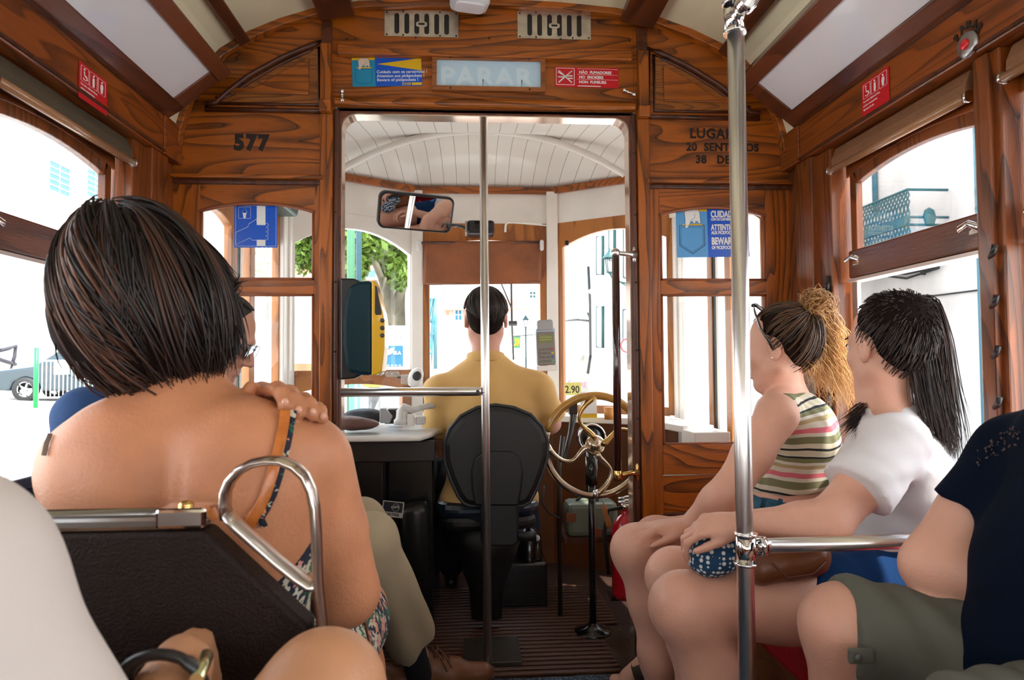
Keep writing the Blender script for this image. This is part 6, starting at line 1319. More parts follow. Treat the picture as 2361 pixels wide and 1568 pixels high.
m = MB(); m.tube([hb_+V3((-.012, 0, .03)), hb_+V3((.01, 0, .055)), J(950, 945, 2.72), J(978, 938, 2.72), J(1000, 934, 2.74)], [.016, .017, .014, .012, .013], 12, flat=(1, .8)); m.build('handle', WW, t)
p = J(950, 968, 2.70); m = MB(); m.box(p.x-.018, p.x+.010, 2.69, 2.73, p.z-.022, p.z+.02); m.build('stop_block', WHITE, t, bevel=.003); m = MB(); m.box(p.x+.012, p.x+.05, 2.70, 2.75, p.z-.02, p.z+.012); m.build('linkage', WW, t, bevel=.006)
# ---- black control cabinet with maker's plate
t = thing('control_cabinet', 'tall black control cabinet with a maker plate under the counter', 'cabinet', (-.4, 2.7, 0))
m = MB(); m.box(-.86, -.31, 2.60, 3.2, 0, .775); m.build('body', BLKM, t, bevel=.01); m = MB(); m.box(-.90, -.12, 2.56, 2.60, .70, .775); m.build('top_rail', mat('near_black_wood', (.018, .012, .010), .4), t, bevel=.004)
m = MB(); m.box(-.31, -.13, 2.70, 3.2, .0, .775); m.build('side_box', BLKM, t, bevel=.008)
cxm = J(962, 1250, 2.62).x; z0_, z1_ = J(962, 1335, 2.62).z, J(962, 1180, 2.62).z; m = MB(); m.tube([(cxm-.015, 2.62, z1_+.03), (cxm-.01, 2.62, z1_), (cxm, 2.62, z0_+.03), (cxm+.005, 2.63, z0_)], [.048, .055, .052, .03], 20, flat=(1, .8)); m.build('drum', mat('drum_black', (.018, .018, .018), .3, .3), t)
a, b_, c = J(879, 1190, 2.592), J(928, 1195, 2.592), J(881, 1153, 2.592); M, w, h = sticker_frame(a, b_, c); slab(M, rect(0, w, 0, h), -.003, .001).build('maker_plate', OUT, t)
plate('plate_border', rect(0, w, 0, h), [rect(w*.05, w*.95, h*.06, h*.94)], .0006, M @ Matrix.Translation((0, 0, .0013)), mat('plate_pale', (.5, .48, .42), .4), t); slab(M, rect(w*.05, w*.95, h*.05, h*.32), .001, .0014).build('name_band', mat('plate_pale', (.5, .48, .42), .4), t)
p = M @ V3((w*.09, h*.09, .0018)); text('lettering', 'ELEKTRIK', h*.235, p, OUT, t, xdir=M.to_3x3() @ V3((1, 0, 0)), up=M.to_3x3() @ V3((0, 1, 0)), bold=.0004, extrude=.0003); p = M @ V3((w*.42, h*.55, .0018)); text('lettering', 'KIEPE', h*.2, p, mat('plate_pale', (.5, .48, .42), .4), t, bold=.0003, extrude=.0003)
m = MB(); m.tube([M @ V3((w*.63+h*.22*math.cos(q), h*.62+h*.24*math.sin(q), .0016)) for q in np.linspace(0, 6.283, 24)[:-1]], .0007, 6, closed=True); m.build('logo_ring', mat('plate_pale', (.5, .48, .42), .4), t)
# ---- driver's seat
ys = 2.60; t = thing('driver_chair', 'black moulded driver seat with a rounded high back', 'seat', (J(1143, 1300, ys).x, ys, 0)); SB = mat('seat_black', (.009, .0095, .010), .45)
K2 = lambda px, py, Y=ys: tuple(PY(px, py, Y)[i] for i in (0, 2))
back = [K2(*p) for p in ((1143, 934), (1100, 940), (1062, 960), (1036, 990), (1023, 1025), (1025, 1065), (1038, 1105), (1056, 1145), (1070, 1163), (1085, 1168), (1205, 1168), (1222, 1160), (1238, 1130), (1252, 1095), (1263, 1055), (1264, 1018), (1252, 985), (1225, 957), (1185, 940))]
m = MB(); m.prism(back, 'y', ys, ys+.07); m.build('backrest', SB, t, bevel=.022)
m = MB(); m.tube([(x, ys+.012, z) for x, z in back], .0065, 8, closed=True); m.build('piping', mat('seat_piping', (.03, .03, .032), .4), t)
inn = [K2(*p) for p in ((1096, 1166), (1088, 1130), (1086, 1090), (1094, 1055), (1115, 1040), (1180, 1040), (1200, 1055), (1206, 1090), (1202, 1130), (1195, 1166))]; m = MB(); m.prism(inn, 'y', ys-.012, ys+.01); m.build('back_shell', SB, t, bevel=.008)
sp2 = [K2(*p) for p in ((1108, 1150), (1195, 1150), (1197, 1250), (1185, 1260), (1118, 1260), (1108, 1250))]; m = MB(); m.prism(sp2, 'y', ys-.005, ys+.05); m.build('spine_cover', SB, t, bevel=.008)
p0, p1 = K2(1001, 1215), K2(1250, 1172); m = MB(); m.prism(rrect(p0[0], p1[0], ys+.05, ys+.48, .09), 'z', p0[1]+.015, p1[1]+.01); m.build('cushion', mat('blue_black_vinyl', (.008, .018, .032), .3, coat=.3), t, bevel=.022); m = MB(); m.prism(rrect(p0[0]+.012, p1[0]-.012, ys+.06, ys+.46, .08), 'z', p0[1]-.035, p0[1]+.02); m.build('seat_pan', SB, t, bevel=.02)
m = MB(); m.tube([PY(1195, 1237, ys), PY(1236, 1237, ys)], .018, 14, flat=(1, .8)); m.build('recline_lever', SB, t); m = MB(); m.ball(PY(1238, 1241, ys), (.012, .012, .012), 12); m.build('lever_tip', mat('lever_tip', (.5, .48, .45), .5), t)
cxs = J(1125, 1300, ys).x; m = MB(); m.tube([(cxs, ys+.2, .42), (cxs, ys+.2, .30), (cxs, ys+.2, .16), (cxs, ys+.18, .05)], [.16, .12, .07, .06], 20, flat=(1, .8)); m.build('pedestal', mat('pedestal_black', (.008, .008, .009), .5), t)
a, b_ = PZ(1068, 1525, .02), PZ(1190, 1482, .02); m = MB(); m.box(a.x, b_.x+.01, a.y-.02, b_.y+.06, .0, .022); m.build('floor_plate', mat('dirty_plate', (.055, .045, .035), .5, .4, bump=.3, bscale=30), t, bevel=.003)
# ---- hand brake wheel
yw = 2.66; hub = J(1372, 1027, yw); R = .192; t = thing('brake_wheel', 'worn brass and wood hand brake wheel with four curved spokes', 'wheel', (hub.x, yw, 0)); WBR = mat('worn_brass', (.66, .44, .16), .26, 1, bump=.3, bscale=25, var=.25, vscale=14); WST = mat('worn_silver', (.70, .60, .46), .2, 1, bump=.2, bscale=25, var=.15, vscale=14)
def rimp(a, r=R, y=0): return (hub.x+r*math.cos(a), yw+y, hub.z+r*math.sin(a))
m = MB(); m.tube([rimp(math.radians(a)) for a in np.linspace(18, 162, 30)], .0155, 14); m.build('wooden_rim', mat('yellow_wood', (.52, .27, .05), .3, coat=.6, var=.15, vscale=20), t)
m = MB(); m.tube([rimp(math.radians(a)) for a in np.linspace(162, 378, 44)], .0125, 14); m.build('metal_rim', WST, t)
for i in range(4):
    a0 = math.radians(100+90*i); sp_ = []
    for u in np.linspace(0, 1, 14): sp_.append(rimp(a0+.40*math.sin(u*math.pi*1.15), .03+(R-.035)*u))
    m = MB(); m.tube(sp_, [.020-.010*math.sin(u*math.pi) for u in np.linspace(0, 1, 14)], 12, flat=(1.25, .7), up=(0, 1, 0)); m.build('spoke', WBR if i in (0, 3) else WST, t)
m = MB(); m.lathe([(.0001, -.035), (.010, -.033), (.018, -.026), (.024, -.018), (.034, -.012), (.040, .0), (.030, .016), (.0001, .018)], hub, 'y', 26); m.build('hub', WST, t)
p = J(1371, 1138, yw); m = MB(); m.ball(V3((p.x, yw-.015, p.z)), (.012, .014, .017), 16); m.build('rim_knob', CHROME, t)
m = MB(); m.tube([(hub.x-.004, yw+.06, hub.z-.02), (hub.x-.004, yw+.06, .0)], .014, 16); m.tube([(hub.x-.004, yw+.06, hub.z-.05), (hub.x-.004, yw+.06, hub.z-.16)], .024, 16); m.build('column', BLKM, t)
m = MB(); m.lathe([(.0001, .0), (.075, .0), (.07, .018), (.03, .03), (.016, .045)], (hub.x-.004, yw+.06, 0), 'z', 26); m.build('base_plate', BLKM, t)
# round black gauge behind the wheel
p = J(1365, 1010, 3.0); t = thing('pressure_gauge', 'black round gauge with a chrome rim half hidden behind the brake wheel', 'gauge', p); m = MB(); m.lathe([(.0001, .0), (.06, .0), (.06, .06), (.0001, .06)], p, 'y', 28); m.build('case', BLKM, t); m = MB(); m.tube([(p.x+.058*math.cos(q), p.y-.002, p.z+.058*math.sin(q)) for q in np.linspace(0, 6.283, 32)[:-1]], .005, 8, closed=True); m.build('rim', CHROME, t); m = MB(); m.tube([p+V3((0, .04, -.05)), V3((p.x, p.y+.04, .4))], .02, 10); m.build('stalk', BLKM, t)
# wooden pull handle
a, b_, c = J(1388, 1148, 2.66), J(1392, 1162, 2.66), J(1404, 1218, 2.66); m = MB(); m.tube([a+V3((0, .01, .01)), b_], .002, 6); o = m.build('pull_handle', STEEL); tag(o, 'turned wooden pull handle hanging on a wire under the brake wheel', 'handle'); m = MB(); m.tube([b_+(c-b_)*u for u in np.linspace(0, 1, 9)], [.006, .009, .011, .0105, .0095, .0115, .013, .0135, .006], 14); m.build('wooden_grip', mat('turned_wood', (.42, .17, .05), .4, coat=.2), o)
# plastic tank, extinguisher, pipes
p = J(1355, 1190, 2.95); t = thing('plastic_tank', 'cloudy grey-green plastic tank with a dark cap on the floor wall', 'tank', p); m = MB(); m.box(p.x-.095, p.x+.12, p.y-.06, p.y+.08, p.z-.075, p.z+.065); m.build('tank_body', mat('cloudy_plastic', (.20, .23, .17), .4, trans=.2), t, bevel=.022)
m = MB(); m.tube([p+V3((.03, 0, .06)), p+V3((.03, 0, .085))], .02, 14); m.build('cap', BLACK, t); [MB().box(p.x+a_, p.x+a_+.04, p.y-.064, p.y-.05, p.z+b_, p.z+b_+.035).build('rust_patch', mat('rust', (.22, .06, .02), .7), t) for a_, b_ in ((-.10, -.01), (.02, -.075))]; m = MB(); m.tube([p+V3((-.05, 0, .065)), p+V3((-.02, 0, .085)), p+V3((.02, 0, .07))], .005, 8); m.build('tank_handle', BLACK, t); m = MB(); m.box(p.x-.11, p.x+.14, p.y-.07, p.y+.20, p.z-.095, p.z-.075); m.build('tank_shelf', WDK, t)
p = J(1448, 1195, 2.62); t = thing('fire_extinguisher', 'red fire extinguisher behind the right door jamb', 'fire extinguisher', p); x, y = p.x, 2.66
m = MB(); m.lathe([(.0001, .16), (.05, .16), (.055, .18), (.055, .40), (.05, .435), (.03, .465), (.014, .475), (.014, .49)], (x, y, 0), 'z', 26); m.build('cylinder', mat('red_enamel', (.6, .005, .02), .2, coat=.8), t)
m = MB(); m.tube([(x, y, .49), (x, y, .515)], .016, 12); m.tube([(x-.03, y-.01, .52), (x+.04, y, .53)], .006, 8); m.tube([(x-.03, y-.01, .535), (x+.04, y, .545)], .005, 8); m.build('valve', CHROME, t); m = MB(); m.tube([(x-.01, y, .50), (x-.07, y, .49), (x-.085, y, .40), (x-.07, y-.01, .25)], .008, 8); m.build('hose', BLKR, t); m = MB(); m.box(x-.06, x+.06, y+.0, y+.07, .145, .16); m.build('bracket', BLKM, t)
p = M = None
text('lettering', 'PÓ', .028, (x-.03, y-.0565, .375), WHITEP, t, bold=.0006)
for px, lab in ((1290, 'thin dark vertical pipe behind the brake column'),):
    p = J(px, 1200, 2.9); m = MB(); m.tube([(p.x, 2.9, .0), (p.x, 2.9, .62), (p.x+.02, 2.92, .75)], .010, 10); tag(m.build('pipe', mat('pipe_dark', (.06, .05, .045), .35, .5)), lab, 'pipe')
m = MB(); m.tube([J(1255, 1120, 2.95), J(1250, 1160, 2.9), J(1268, 1185, 2.88), J(1290, 1195, 2.88)], .004, 6); tag(m.build('cable', BLKR), 'thin dark cable hanging beside the driver seat', 'cable')
m = MB(); m.tube([J(1320, 930, 3.0), J(1322, 960, 3.0), J(1315, 1000, 2.98), J(1300, 1060, 2.95)], [.022, .016, .012, .01], 10); m.box(*sorted((J(1311, 950, 3.0).x, J(1330, 950, 3.0).x)), 2.98, 3.02, J(1320, 955, 3.0).z, J(1320, 925, 3.0).z); tag(m.build('floor_lever', BLKM, bevel=.003), 'dark jointed lever rising left of the brake wheel', 'lever')
t = thing('compressor', 'black motor with a domed top on the floor beyond the driver seat', 'motor', (.30, 3.1, 0)); m = MB(); m.box(.02, .34, 3.0, 3.3, 0, .20); m.build('box', BLKM, t, bevel=.01); m = MB(); m.lathe([(.0001, .33), (.03, .325), (.055, .29), (.06, .2)], (.27, 3.1, 0), 'z', 22); m.build('dome', BLKM, t)
# right ledge with papers, price sticker
t = thing('window_ledge', 'white painted ledge under the right front window', 'ledge', (.6, 3.3, .8)); p0 = .803; m = MB(); m.prism([(.24, 3.40), (.24, 3.66), (.42, 3.66), (.95, 3.27), (.99, 2.75), (.86, 2.75), (.80, 3.12), (.40, 3.38)], 'z', p0-.03, p0); m.build('ledge_board', WHITE, t, bevel=.004)
m = MB(); m.box(.86, 1.0, 2.6, 2.76, 0.0, .79); m.build('ledge_post', WHITE, t, bevel=.004)
p = J(1352, 958, 3.2); m = MB(); m.box(p.x-.03, p.x+.05, 3.2, 3.215, p0, p0+.055, ); o = m.build('paper_holder', mat('yellow_print', (.80, .50, .01), .4)); tag(o, 'small yellow and white card standing on the white ledge behind the wheel', 'card'); m = MB(); m.box(p.x-.028, p.x+.048, 3.196, 3.2, p0+.02, p0+.12); m.build('white_sheet', WHITEP, o)
p = J(1405, 955, 3.1); m = MB(); m.lathe([(.0001, 0), (.022, 0), (.026, .055), (.0001, .055)], (p.x, 3.1, p0), 'z', 18); tag(m.build('cup', mat('orange_cup', (.75, .33, .08), .4)), 'small orange cup on the white ledge behind the dark grab bar', 'cup')
a, b_, c = J(1302, 911, 3.60), J(1340, 911, 3.57), J(1302, 882, 3.60); M, w, h = sticker_frame(a, b_, c); t = thing('price_sticker', 'yellow and white price sticker reading 2.90 in the right front window', 'sticker', a); slab(M, rect(0, w, 0, h), 0, .001).build('backing', mat('pale_yellow', (.85, .78, .25), .5), t); stext('lettering', '2.90', h*.80, M, w*.02, h*.18, OUT, t, bold=.0006, sx=.86)
p = J(1305, 563, 3.62); m = MB(); m.box(p.x-.008, p.x+.008, 3.58, 3.6, p.z-.012, p.z+.012); tag(m.build('black_tab', BLACK), 'tiny black square stuck high on the right front window', 'tab')
# ---- wiper
m = MB(); m.tube([J(1178, 600, 3.80), J(1180, 740, 3.80), J(1184, 830, 3.80)], .006, 8); m.tube([J(1150, 640, 3.78), J(1180, 712, 3.78)], .004, 8); o = m.build('windscreen_wiper', mat('wiper_grey', (.06, .055, .055), .4, .4)); tag(o, 'grey windscreen wiper outside the front glass right of the driver head', 'wiper'); m = MB(); m.box(*sorted((J(1172, 750, 3.8).x, J(1192, 750, 3.8).x)), 3.78, 3.82, J(1180, 752, 3.8).z, J(1180, 740, 3.8).z); m.build('wiper_motor', BLKM, o, bevel=.004)
# ---- floor coverings
FR = mat('ribbed_slat', (.10, .042, .024), .45, bump=.2, bscale=60); t = thing('slatted_floor_mat', 'dark ribbed wooden floor grating running into the cab', 'floor mat', (.1, 2.6, 0)); 
for i in range(26):
    y = 2.37+.036*i; m = MB(); m.box(-.40, .52 if i < 12 else .60, y, y+.020, .001, .012); m.build('slat', FR, t, bevel=.003)
m = MB(); m.prism([(.53, 2.36), (.60, 2.36), (.60, 2.75), (.50, 2.70), (.50, 2.55)], 'z', .001, .008); m.prism([(.36, 2.30), (.62, 2.30), (.62, 2.36), (.36, 2.36)], 'z', .001, .006); TP = mat('tread_plate', (.10, .07, .05), .35, .6); pN, nt = nodes_of(TP)
co = nt.nodes.new('ShaderNodeTexCoord'); mp = nt.nodes.new('ShaderNodeMapping'); mp.inputs['Rotation'].default_value = (0, 0, .78); mp.inputs['Scale'].default_value = (60, 60, 60); ch = nt.nodes.new('ShaderNodeTexBrick'); nt.links.new(co.outputs['Object'], mp.inputs[0]); nt.links.new(mp.outputs[0], ch.inputs['Vector']); ch.inputs['Color1'].default_value = (.01, .008, .006, 1); ch.inputs['Color2'].default_value = (.01, .008, .006, 1); ch.inputs['Mortar'].default_value = (.22, .16, .11, 1); ch.inputs['Scale'].default_value = 1; ch.inputs['Mortar Size'].default_value = .12; ch.offset = 0; ch.inputs['Brick Width'].default_value = .8; ch.inputs['Row Height'].default_value = .8; nt.links.new(ch.outputs[0], pN.inputs['Base Color'])
tag(m.build('tread_plate', TP), 'diamond pattern metal tread plate by the right door jamb', 'plate')
BM = mat('blue_mat', (.05, .09, .16), .4, .3); pN, nt = nodes_of(BM); co = nt.nodes.new('ShaderNodeTexCoord'); vo = nt.nodes.new('ShaderNodeTexVoronoi'); vo.inputs['Scale'].default_value = 90; nt.links.new(co.outputs['Object'], vo.inputs['Vector']); rr_ = nt.nodes.new('ShaderNodeValToRGB'); rr_.color_ramp.elements[0].color = (.20, .32, .45, 1); rr_.color_ramp.elements[1].color = (.015, .03, .06, 1); rr_.color_ramp.elements[1].position = .6; nt.links.new(vo.outputs['Distance'], rr_.inputs[0]); nt.links.new(rr_.outputs[0], pN.inputs['Base Color'])
m = MB(); m.box(-.55, .62, -1.5, 2.345, .001, .007); tag(m.build('aisle_mat', BM), 'blue-grey textured aisle mat on the saloon floor', 'mat')
# ================================================================ seats
LEA = mat('dark_brown_leather', (.018, .009, .007), .62, bump=.35, bscale=330, spec=.25); SEATRED = mat('red_cushion', (.42, .006, .014), .6, bump=.2, bscale=60)
def seat(y, lab, full):
    t = thing('passenger_seat', lab, 'seat', (-.58, y, 0), 'transverse double seats on the left'); zt_ = .886; xr = -.172
    pts = [(-.99, .30), (xr-.002, .30), (xr-.002, .768), (-.285, zt_-.012), (-.99, zt_-.012)]
    m = MB(); m.prism(pts, 'y', y, y+.04); m.build('back_panel', LEA, t, bevel=.006)
    m = MB(); m.box(-.99, -.318, y+.0, y+.034, zt_-.012, zt_+.004); m.build('top_rail', mat('seat_steel', (.42, .42, .40), .28, 1), t, bevel=.005); m = MB(); m.tube([(-.99, y+.017, zt_+.002), (-.318, y+.017, zt_+.002)], .008, 10, flat=(1, 1)); m.build('rail_bead', mat('seat_steel2', (.30, .29, .28), .25, 1), t)
    m = MB(); m.box(-.335, -.282, y-.004, y+.038, zt_-.010, zt_+.012); m.build('rail_joint', CHROME, t, bevel=.004); m = MB(); m.ball((-.309, y+.014, zt_+.013), (.0085, .0085, .005), 12); m.build('joint_screw', BRASS, t)
    # chrome loop handle
    ps = [(521, 1195), (517, 1165), (519, 1135), (530, 1108), (552, 1084), (582, 1068), (615, 1062), (648, 1063), (678, 1076), (702, 1098), (717, 1130), (725, 1170), (729, 1230), (731, 1300), (733, 1350), (738, 1400), (742, 1440), (746, 1500), (750, 1600)]
    P = [PY(a, b_, .785) for a, b_ in ps]; P = [V3((p.x, y+.012, p.z)) for p in P]; m = MB(); m.tube(P, [.0075]*len(P), 14, flat=(2.0, .75), up=(0, 1, 0)); m.build('loop_handle', mat('handle_metal', (.62, .55, .50), .2, 1), t)
    P = [PY(a, b_, .785) for a, b_ in ((523, 1188), (545, 1212), (590, 1252), (640, 1296), (685, 1332), (712, 1351), (728, 1350))]; P = [V3((p.x, y+.012, p.z)) for p in P]; m = MB(); m.tube(P, [.008]*len(P), 12, flat=(1.9, .8), up=(0, 1, 0)); m.build('diagonal_rail', STEEL, t)
    m = MB(); m.prism(rrect(-.99, -.20, y+.045, y+.46, .04), 'z', .38, .455); m.build('cushion', SEATRED, t, bevel=.015)
    m = MB(); m.box(-.98, -.22, y+.06, y+.42, .30, .38); m.box(-.25, -.21, y+.08, y+.12, 0, .3); m.box(-.25, -.21, y+.36, y+.40, 0, .3); m.build('base', WDK, t, bevel=.004)
seat(.775, 'dark brown leather seat back with a chrome loop handle, behind the bare-backed passenger', True)
seat(.02, 'matching dark leather seat under the person in the white t-shirt', False)
def bench(s, y0, y1, lab):
    X = lambda d: CX+s*d; t = thing('long_bench', lab, 'bench', (X(.85), (y0+y1)/2, 0))
    n_ = max(1, round((y1-y0)/.5)); L_ = (y1-y0)/n_
    for i in range(n_):
        m = MB(); a, b_ = sorted((X(.62), X(1.0))); m.prism(rrect(a, b_, y0+L_*i+.004, y0+L_*(i+1)-.004, .03), 'z', .365, .445); m.build('cushion', SEATRED, t, bevel=.018)
        m = MB(); a, b_ = sorted((X(1.0), X(1.045))); m.box(a, b_, y0+L_*i+.004, y0+L_*(i+1)-.004, .46, .80 if s > 0 else .66); m.build('back_cushion', SEATRED, t, bevel=.014)
    m = MB(); a, b_ = sorted((X(.66), X(1.045))); m.box(a, b_, y0, y1, .0, .36); m.build('base', wood('wood_bench_%d' % (s+1), 'y', light=(.25, .08, .02), dark=(.08, .02, .005), contrast=.6), t, bevel=.004)
bench(1, .70, 2.36, 'red cushioned long bench along the right wall under the three seated passengers'); bench(-1, 1.25, 2.36, 'red cushioned long bench along the left wall near the doorway')
# ================================================================ the street outside
def gz(x, y): return -.72+.062*max(0, -x-1.6)+.018*max(0, y-3)-.0*x
m = MB(); m.sheet(lambda u, v: (-45+80*u, -20+90*v, gz(-45+80*u, -20+90*v)), 40, 40); m.build('ground', mat('cobbled_street', (.52, .50, .47), .8, bump=.4, bscale=30, var=.25, vscale=12), kind='structure')
WALL = mat('lime_wall', (.80, .79, .77), .8, var=.06, vscale=.8, bump=.1, bscale=4); WALL2 = mat('pale_wall', (.72, .72, .72), .8, var=.1, vscale=.7); TEALF = mat('teal_iron', (.006, .10, .12), .5); GLW = mat('dark_teal_glass', (.01, .06, .09), .15)
STONE = mat('pale_stone', (.62, .58, .52), .8); GREENW = mat('green_window', (.005, .05, .05), .5); TILE = mat('roof_tile', (.50, .19, .10), .8, bump=.6, bscale=20)
def sash_window(t, c, axis, w, h, mt=GLW, fr=None, bars=3):
    """window standing on a facade; axis 'x': facade faces +-x"""
    m = MB(); d = .06; 
    bx = (lambda a0, a1, z0, z1, e: m.box(c[0]-e, c[0]+e, a0, a1, z0, z1)) if axis == 'x' else (lambda a0, a1, z0, z1, e: m.box(a0, a1, c[1]-e, c[1]+e, z0, z1))
    k_ = c[1] if axis == 'x' else c[0]; bx(k_-w/2, k_+w/2, c[2]-h/2, c[2]+h/2, d); f = m.build('window', mt, t)
    m = MB(); fr = fr or mat('white_frame', (.72, .72, .70), .5)
    bx(k_-w/2-.05, k_-w/2+.02, c[2]-h/2, c[2]+h/2, d+.04); bx(k_+w/2-.02, k_+w/2+.05, c[2]-h/2, c[2]+h/2, d+.04); bx(k_-w/2-.05, k_+w/2+.05, c[2]+h/2-.02, c[2]+h/2+.08, d+.04); bx(k_-w/2-.08, k_+w/2+.08, c[2]-h/2-.08, c[2]-h/2, d+.08); bx(k_-.02, k_+.02, c[2]-h/2, c[2]+h/2, d+.03)
    for i in range(1, bars): z = c[2]-h/2+h*i/bars; bx(k_-w/2, k_+w/2, z-.02, z+.02, d+.03)
    m.build('glazing_frame', fr, f); return f
# left: long facade with two paned windows
t = thing('building', 'white sunlit building across the street at the left, with two blue-paned windows', 'building', (-21, 30, gz(-20, 30)))
MB().box(-24, -20, 12, 60, -1, 14).build('facade', WALL, t)
for px, py, w, h in ((134, 413, 1.1, 1.45), (217, 428, 1.1, 1.45)): p = PX(px, py, -20); sash_window(t, (-20, p.y, p.z), 'x', w*1.6, h, mat('blue_glass', (.04, .20, .40), .15), bars=5)
for px, py in ((60, 300), (180, 330)): p = PX(px, py, -20); m = MB(); m.box(-20.05, -19.9, p.y-6, p.y+3, p.z, p.z+.12); m.build('string_course', STONE, t)
m = MB(); P = [PX(*q, -19.97) for q in ((0, 808), (22, 803), (36, 797), (33, 822), (28, 838))]; m.tube(P, .09, 6); m.tube([PX(0, 829, -19.97), PX(36, 840, -19.97)], .09, 6); m.tube([PX(30, 838, -19.97), PX(14, 880, -19.97), PX(8, 928, -19.97)], .05, 6); m.build('graffiti', mat('graffiti_black', (.02, .02, .03), .7), t)
# car and barrier
def car(name, c, yaw, paint, lab, L=4.1):
    t = thing(name, lab, 'car', c); M = Matrix.Translation(c) @ Matrix.Rotation(math.radians(yaw), 4, 'Z')
    prof = [(-2.0, .30), (-2.05, .62), (-1.95, .82), (-1.1, .93), (-.45, 1.36), (.2, 1.45), (1.1, 1.42), (1.75, 1.02), (1.98, .92), (2.03, .55), (1.98, .28), (1.62, .26), (1.50, .52), (1.22, .62), (.94, .52), (.84, .26), (-.90, .26), (-1.0, .52), (-1.28, .62), (-1.56, .52), (-1.66, .27)]
    m = MB(); m.prism(prof, 'y', -.82, .82, M); m.build('body', paint, t, bevel=.06)
    m = MB()
    for q in (-1, 1): m.prism([(-.95, .95), (-.42, 1.30), (.18, 1.38), (.22, .95)], 'y', q*.80, q*.84, M); m.prism([(.30, .95), (.28, 1.38), (1.05, 1.35), (1.5, 1.0)], 'y', q*.80, q*.84, M)
    m.build('side_windows', mat('car_glass', (.02, .05, .07), .08), t)
    for x in (-1.28, 1.22):
        for q in (-1, 1):
            m = MB(); m.lathe([(.2, -.09), (.31, -.09), (.325, 0), (.31, .09), (.2, .09)], (0, 0, 0), 'y', 24); m.v = [tuple(M @ (V3(v)+V3((x, q*.76, .32)))) for v in m.v]; wh = m.build('wheel', BLKR, t)
            m = MB(); m.lathe([(.0001, -.06), (.06, -.07), (.06, .07), (.0001, .06)], (0, 0, 0), 'y', 12)
            for a in range(5): th = a*1.2566; m.tube([(0, 0, 0), (.2*math.cos(th), 0, .2*math.sin(th))], .03, 6)
            m.tube([(.2*math.cos(a), 0, .2*math.sin(a)) for a in np.linspace(0, 6.283, 20)[:-1]], .025, 6, closed=True); m.v = [tuple(M @ (V3(v)+V3((x, q*.80, .32)))) for v in m.v]; m.build('rim', CHROME, wh)
    return t
cp = PY(185, 880, 20); car('parked_car', (cp.x+.3, 20, gz(cp.x, 20)+.02), 5, mat('petrol_paint', (.003, .02, .03), .25, coat=.8), 'dark petrol-blue parked car behind the white barrier outside the left window')
t = thing('crowd_barrier', 'white tubular crowd barrier in front of the dark parked car', 'barrier', (-11.5, 18.4, gz(-11.5, 18.4))); a, b_ = PY(88, 832, 18.4), PY(224, 846, 18.4); z0 = gz(a.x, 18.4)+.08
m = MB(); m.tube([(a.x, 18.4, z0), (a.x, 18.4, a.z), (b_.x, 18.4, a.z), (b_.x, 18.4, z0)], .025, 8); m.tube([(a.x, 18.4, z0+.08), (b_.x, 18.4, z0+.08)], .02, 8); m.build('rails', WHITEP, t)
for i in range(1, 14): x = a.x+(b_.x-a.x)*i/14; m = MB(); m.tube([(x, 18.4, z0+.08), (x, 18.4, a.z)], .012, 6); m.build('upright', WHITEP, t)
m = MB(); m.box(a.x+.42, a.x+.78, 18.34, 18.38, a.z-.35, a.z-.03); m.build('notice', WHITEP, t)
p = PY(84, 825, 17.5); m = MB(); m.tube([(p.x, 17.5, gz(p.x, 17.5)), (p.x, 17.5, p.z+.25)], .05, 10); tag(m.build('bollard', mat('bright_green', (.0, .28, .05), .5)), 'short bright green post at the left end of the white barrier', 'post')
# tree
def tree(base, lab, branches, crowns, n, seed, tr=.2):
    t = thing('tree', lab, 'tree', base); BK = mat('plane_bark', (.10, .088, .06), .85, bump=.5, bscale=12, var=.35, vscale=5)
    m = MB()
    for pts, r in branches: m.tube(pts, [q*.62 for q in r], 10)
    m.build('trunk', BK, t)
    rr = np.random.default_rng(seed); V = []; F = []
    for (c, rad) in crowns:
        for _ in range(n):
            o = rr.normal(size=3); o /= np.linalg.norm(o); q = np.array(c)+o*np.array(rad)*(.45+.55*rr.random()); a = rr.normal(size=3); a /= np.linalg.norm(a); b2 = np.cross(a, rr.normal(size=3)); b2 /= np.linalg.norm(b2); s = .05+.05*rr.random(); i = len(V); V += [q-a*s, q+b2*s*.5, q+a*s, q-b2*s*.5]; F.append((i, i+1, i+2, i+3))
    mb2 = MB(); mb2.add(V, F); lf = mat('leaf_green', (.10, .17, .02), .5, var=.6, vscale=3); p_, nt_ = nodes_of(lf); p_.inputs['Transmission Weight'].default_value = 0
    me = bpy.data.meshes.new('leaves'); me.from_pydata([tuple(v) for v in V], [], F); me.materials.append(lf); link('leaves', me, t)
    return t
def TJ(px, py, Y=11.0): return PY(px, py, Y)
br = [([TJ(893, 905), TJ(893, 780), TJ(893, 700), TJ(897, 640)], [.27, .22, .20, .15]), ([TJ(897, 640), TJ(900, 590), TJ(915, 535), TJ(940, 480), TJ(950, 380)], [.14, .12, .10, .08, .05]), ([TJ(895, 690), TJ(880, 640), TJ(862, 600), TJ(840, 580), TJ(815, 560), TJ(770, 540)], [.13, .10, .09, .07, .06, .03]),
      ([TJ(868, 610), TJ(868, 570), TJ(858, 530), TJ(850, 470)], [.07, .06, .05, .03]), ([TJ(897, 640), TJ(885, 590), TJ(873, 540), TJ(870, 470), TJ(860, 380)], [.11, .09, .07, .06, .03]), ([TJ(903, 720), TJ(925, 670), TJ(935, 610), TJ(938, 540), TJ(960, 440)], [.13, .12, .10, .08, .04]), ([TJ(888, 700), TJ(905, 600), TJ(925, 540)], [.06, .05, .03])]
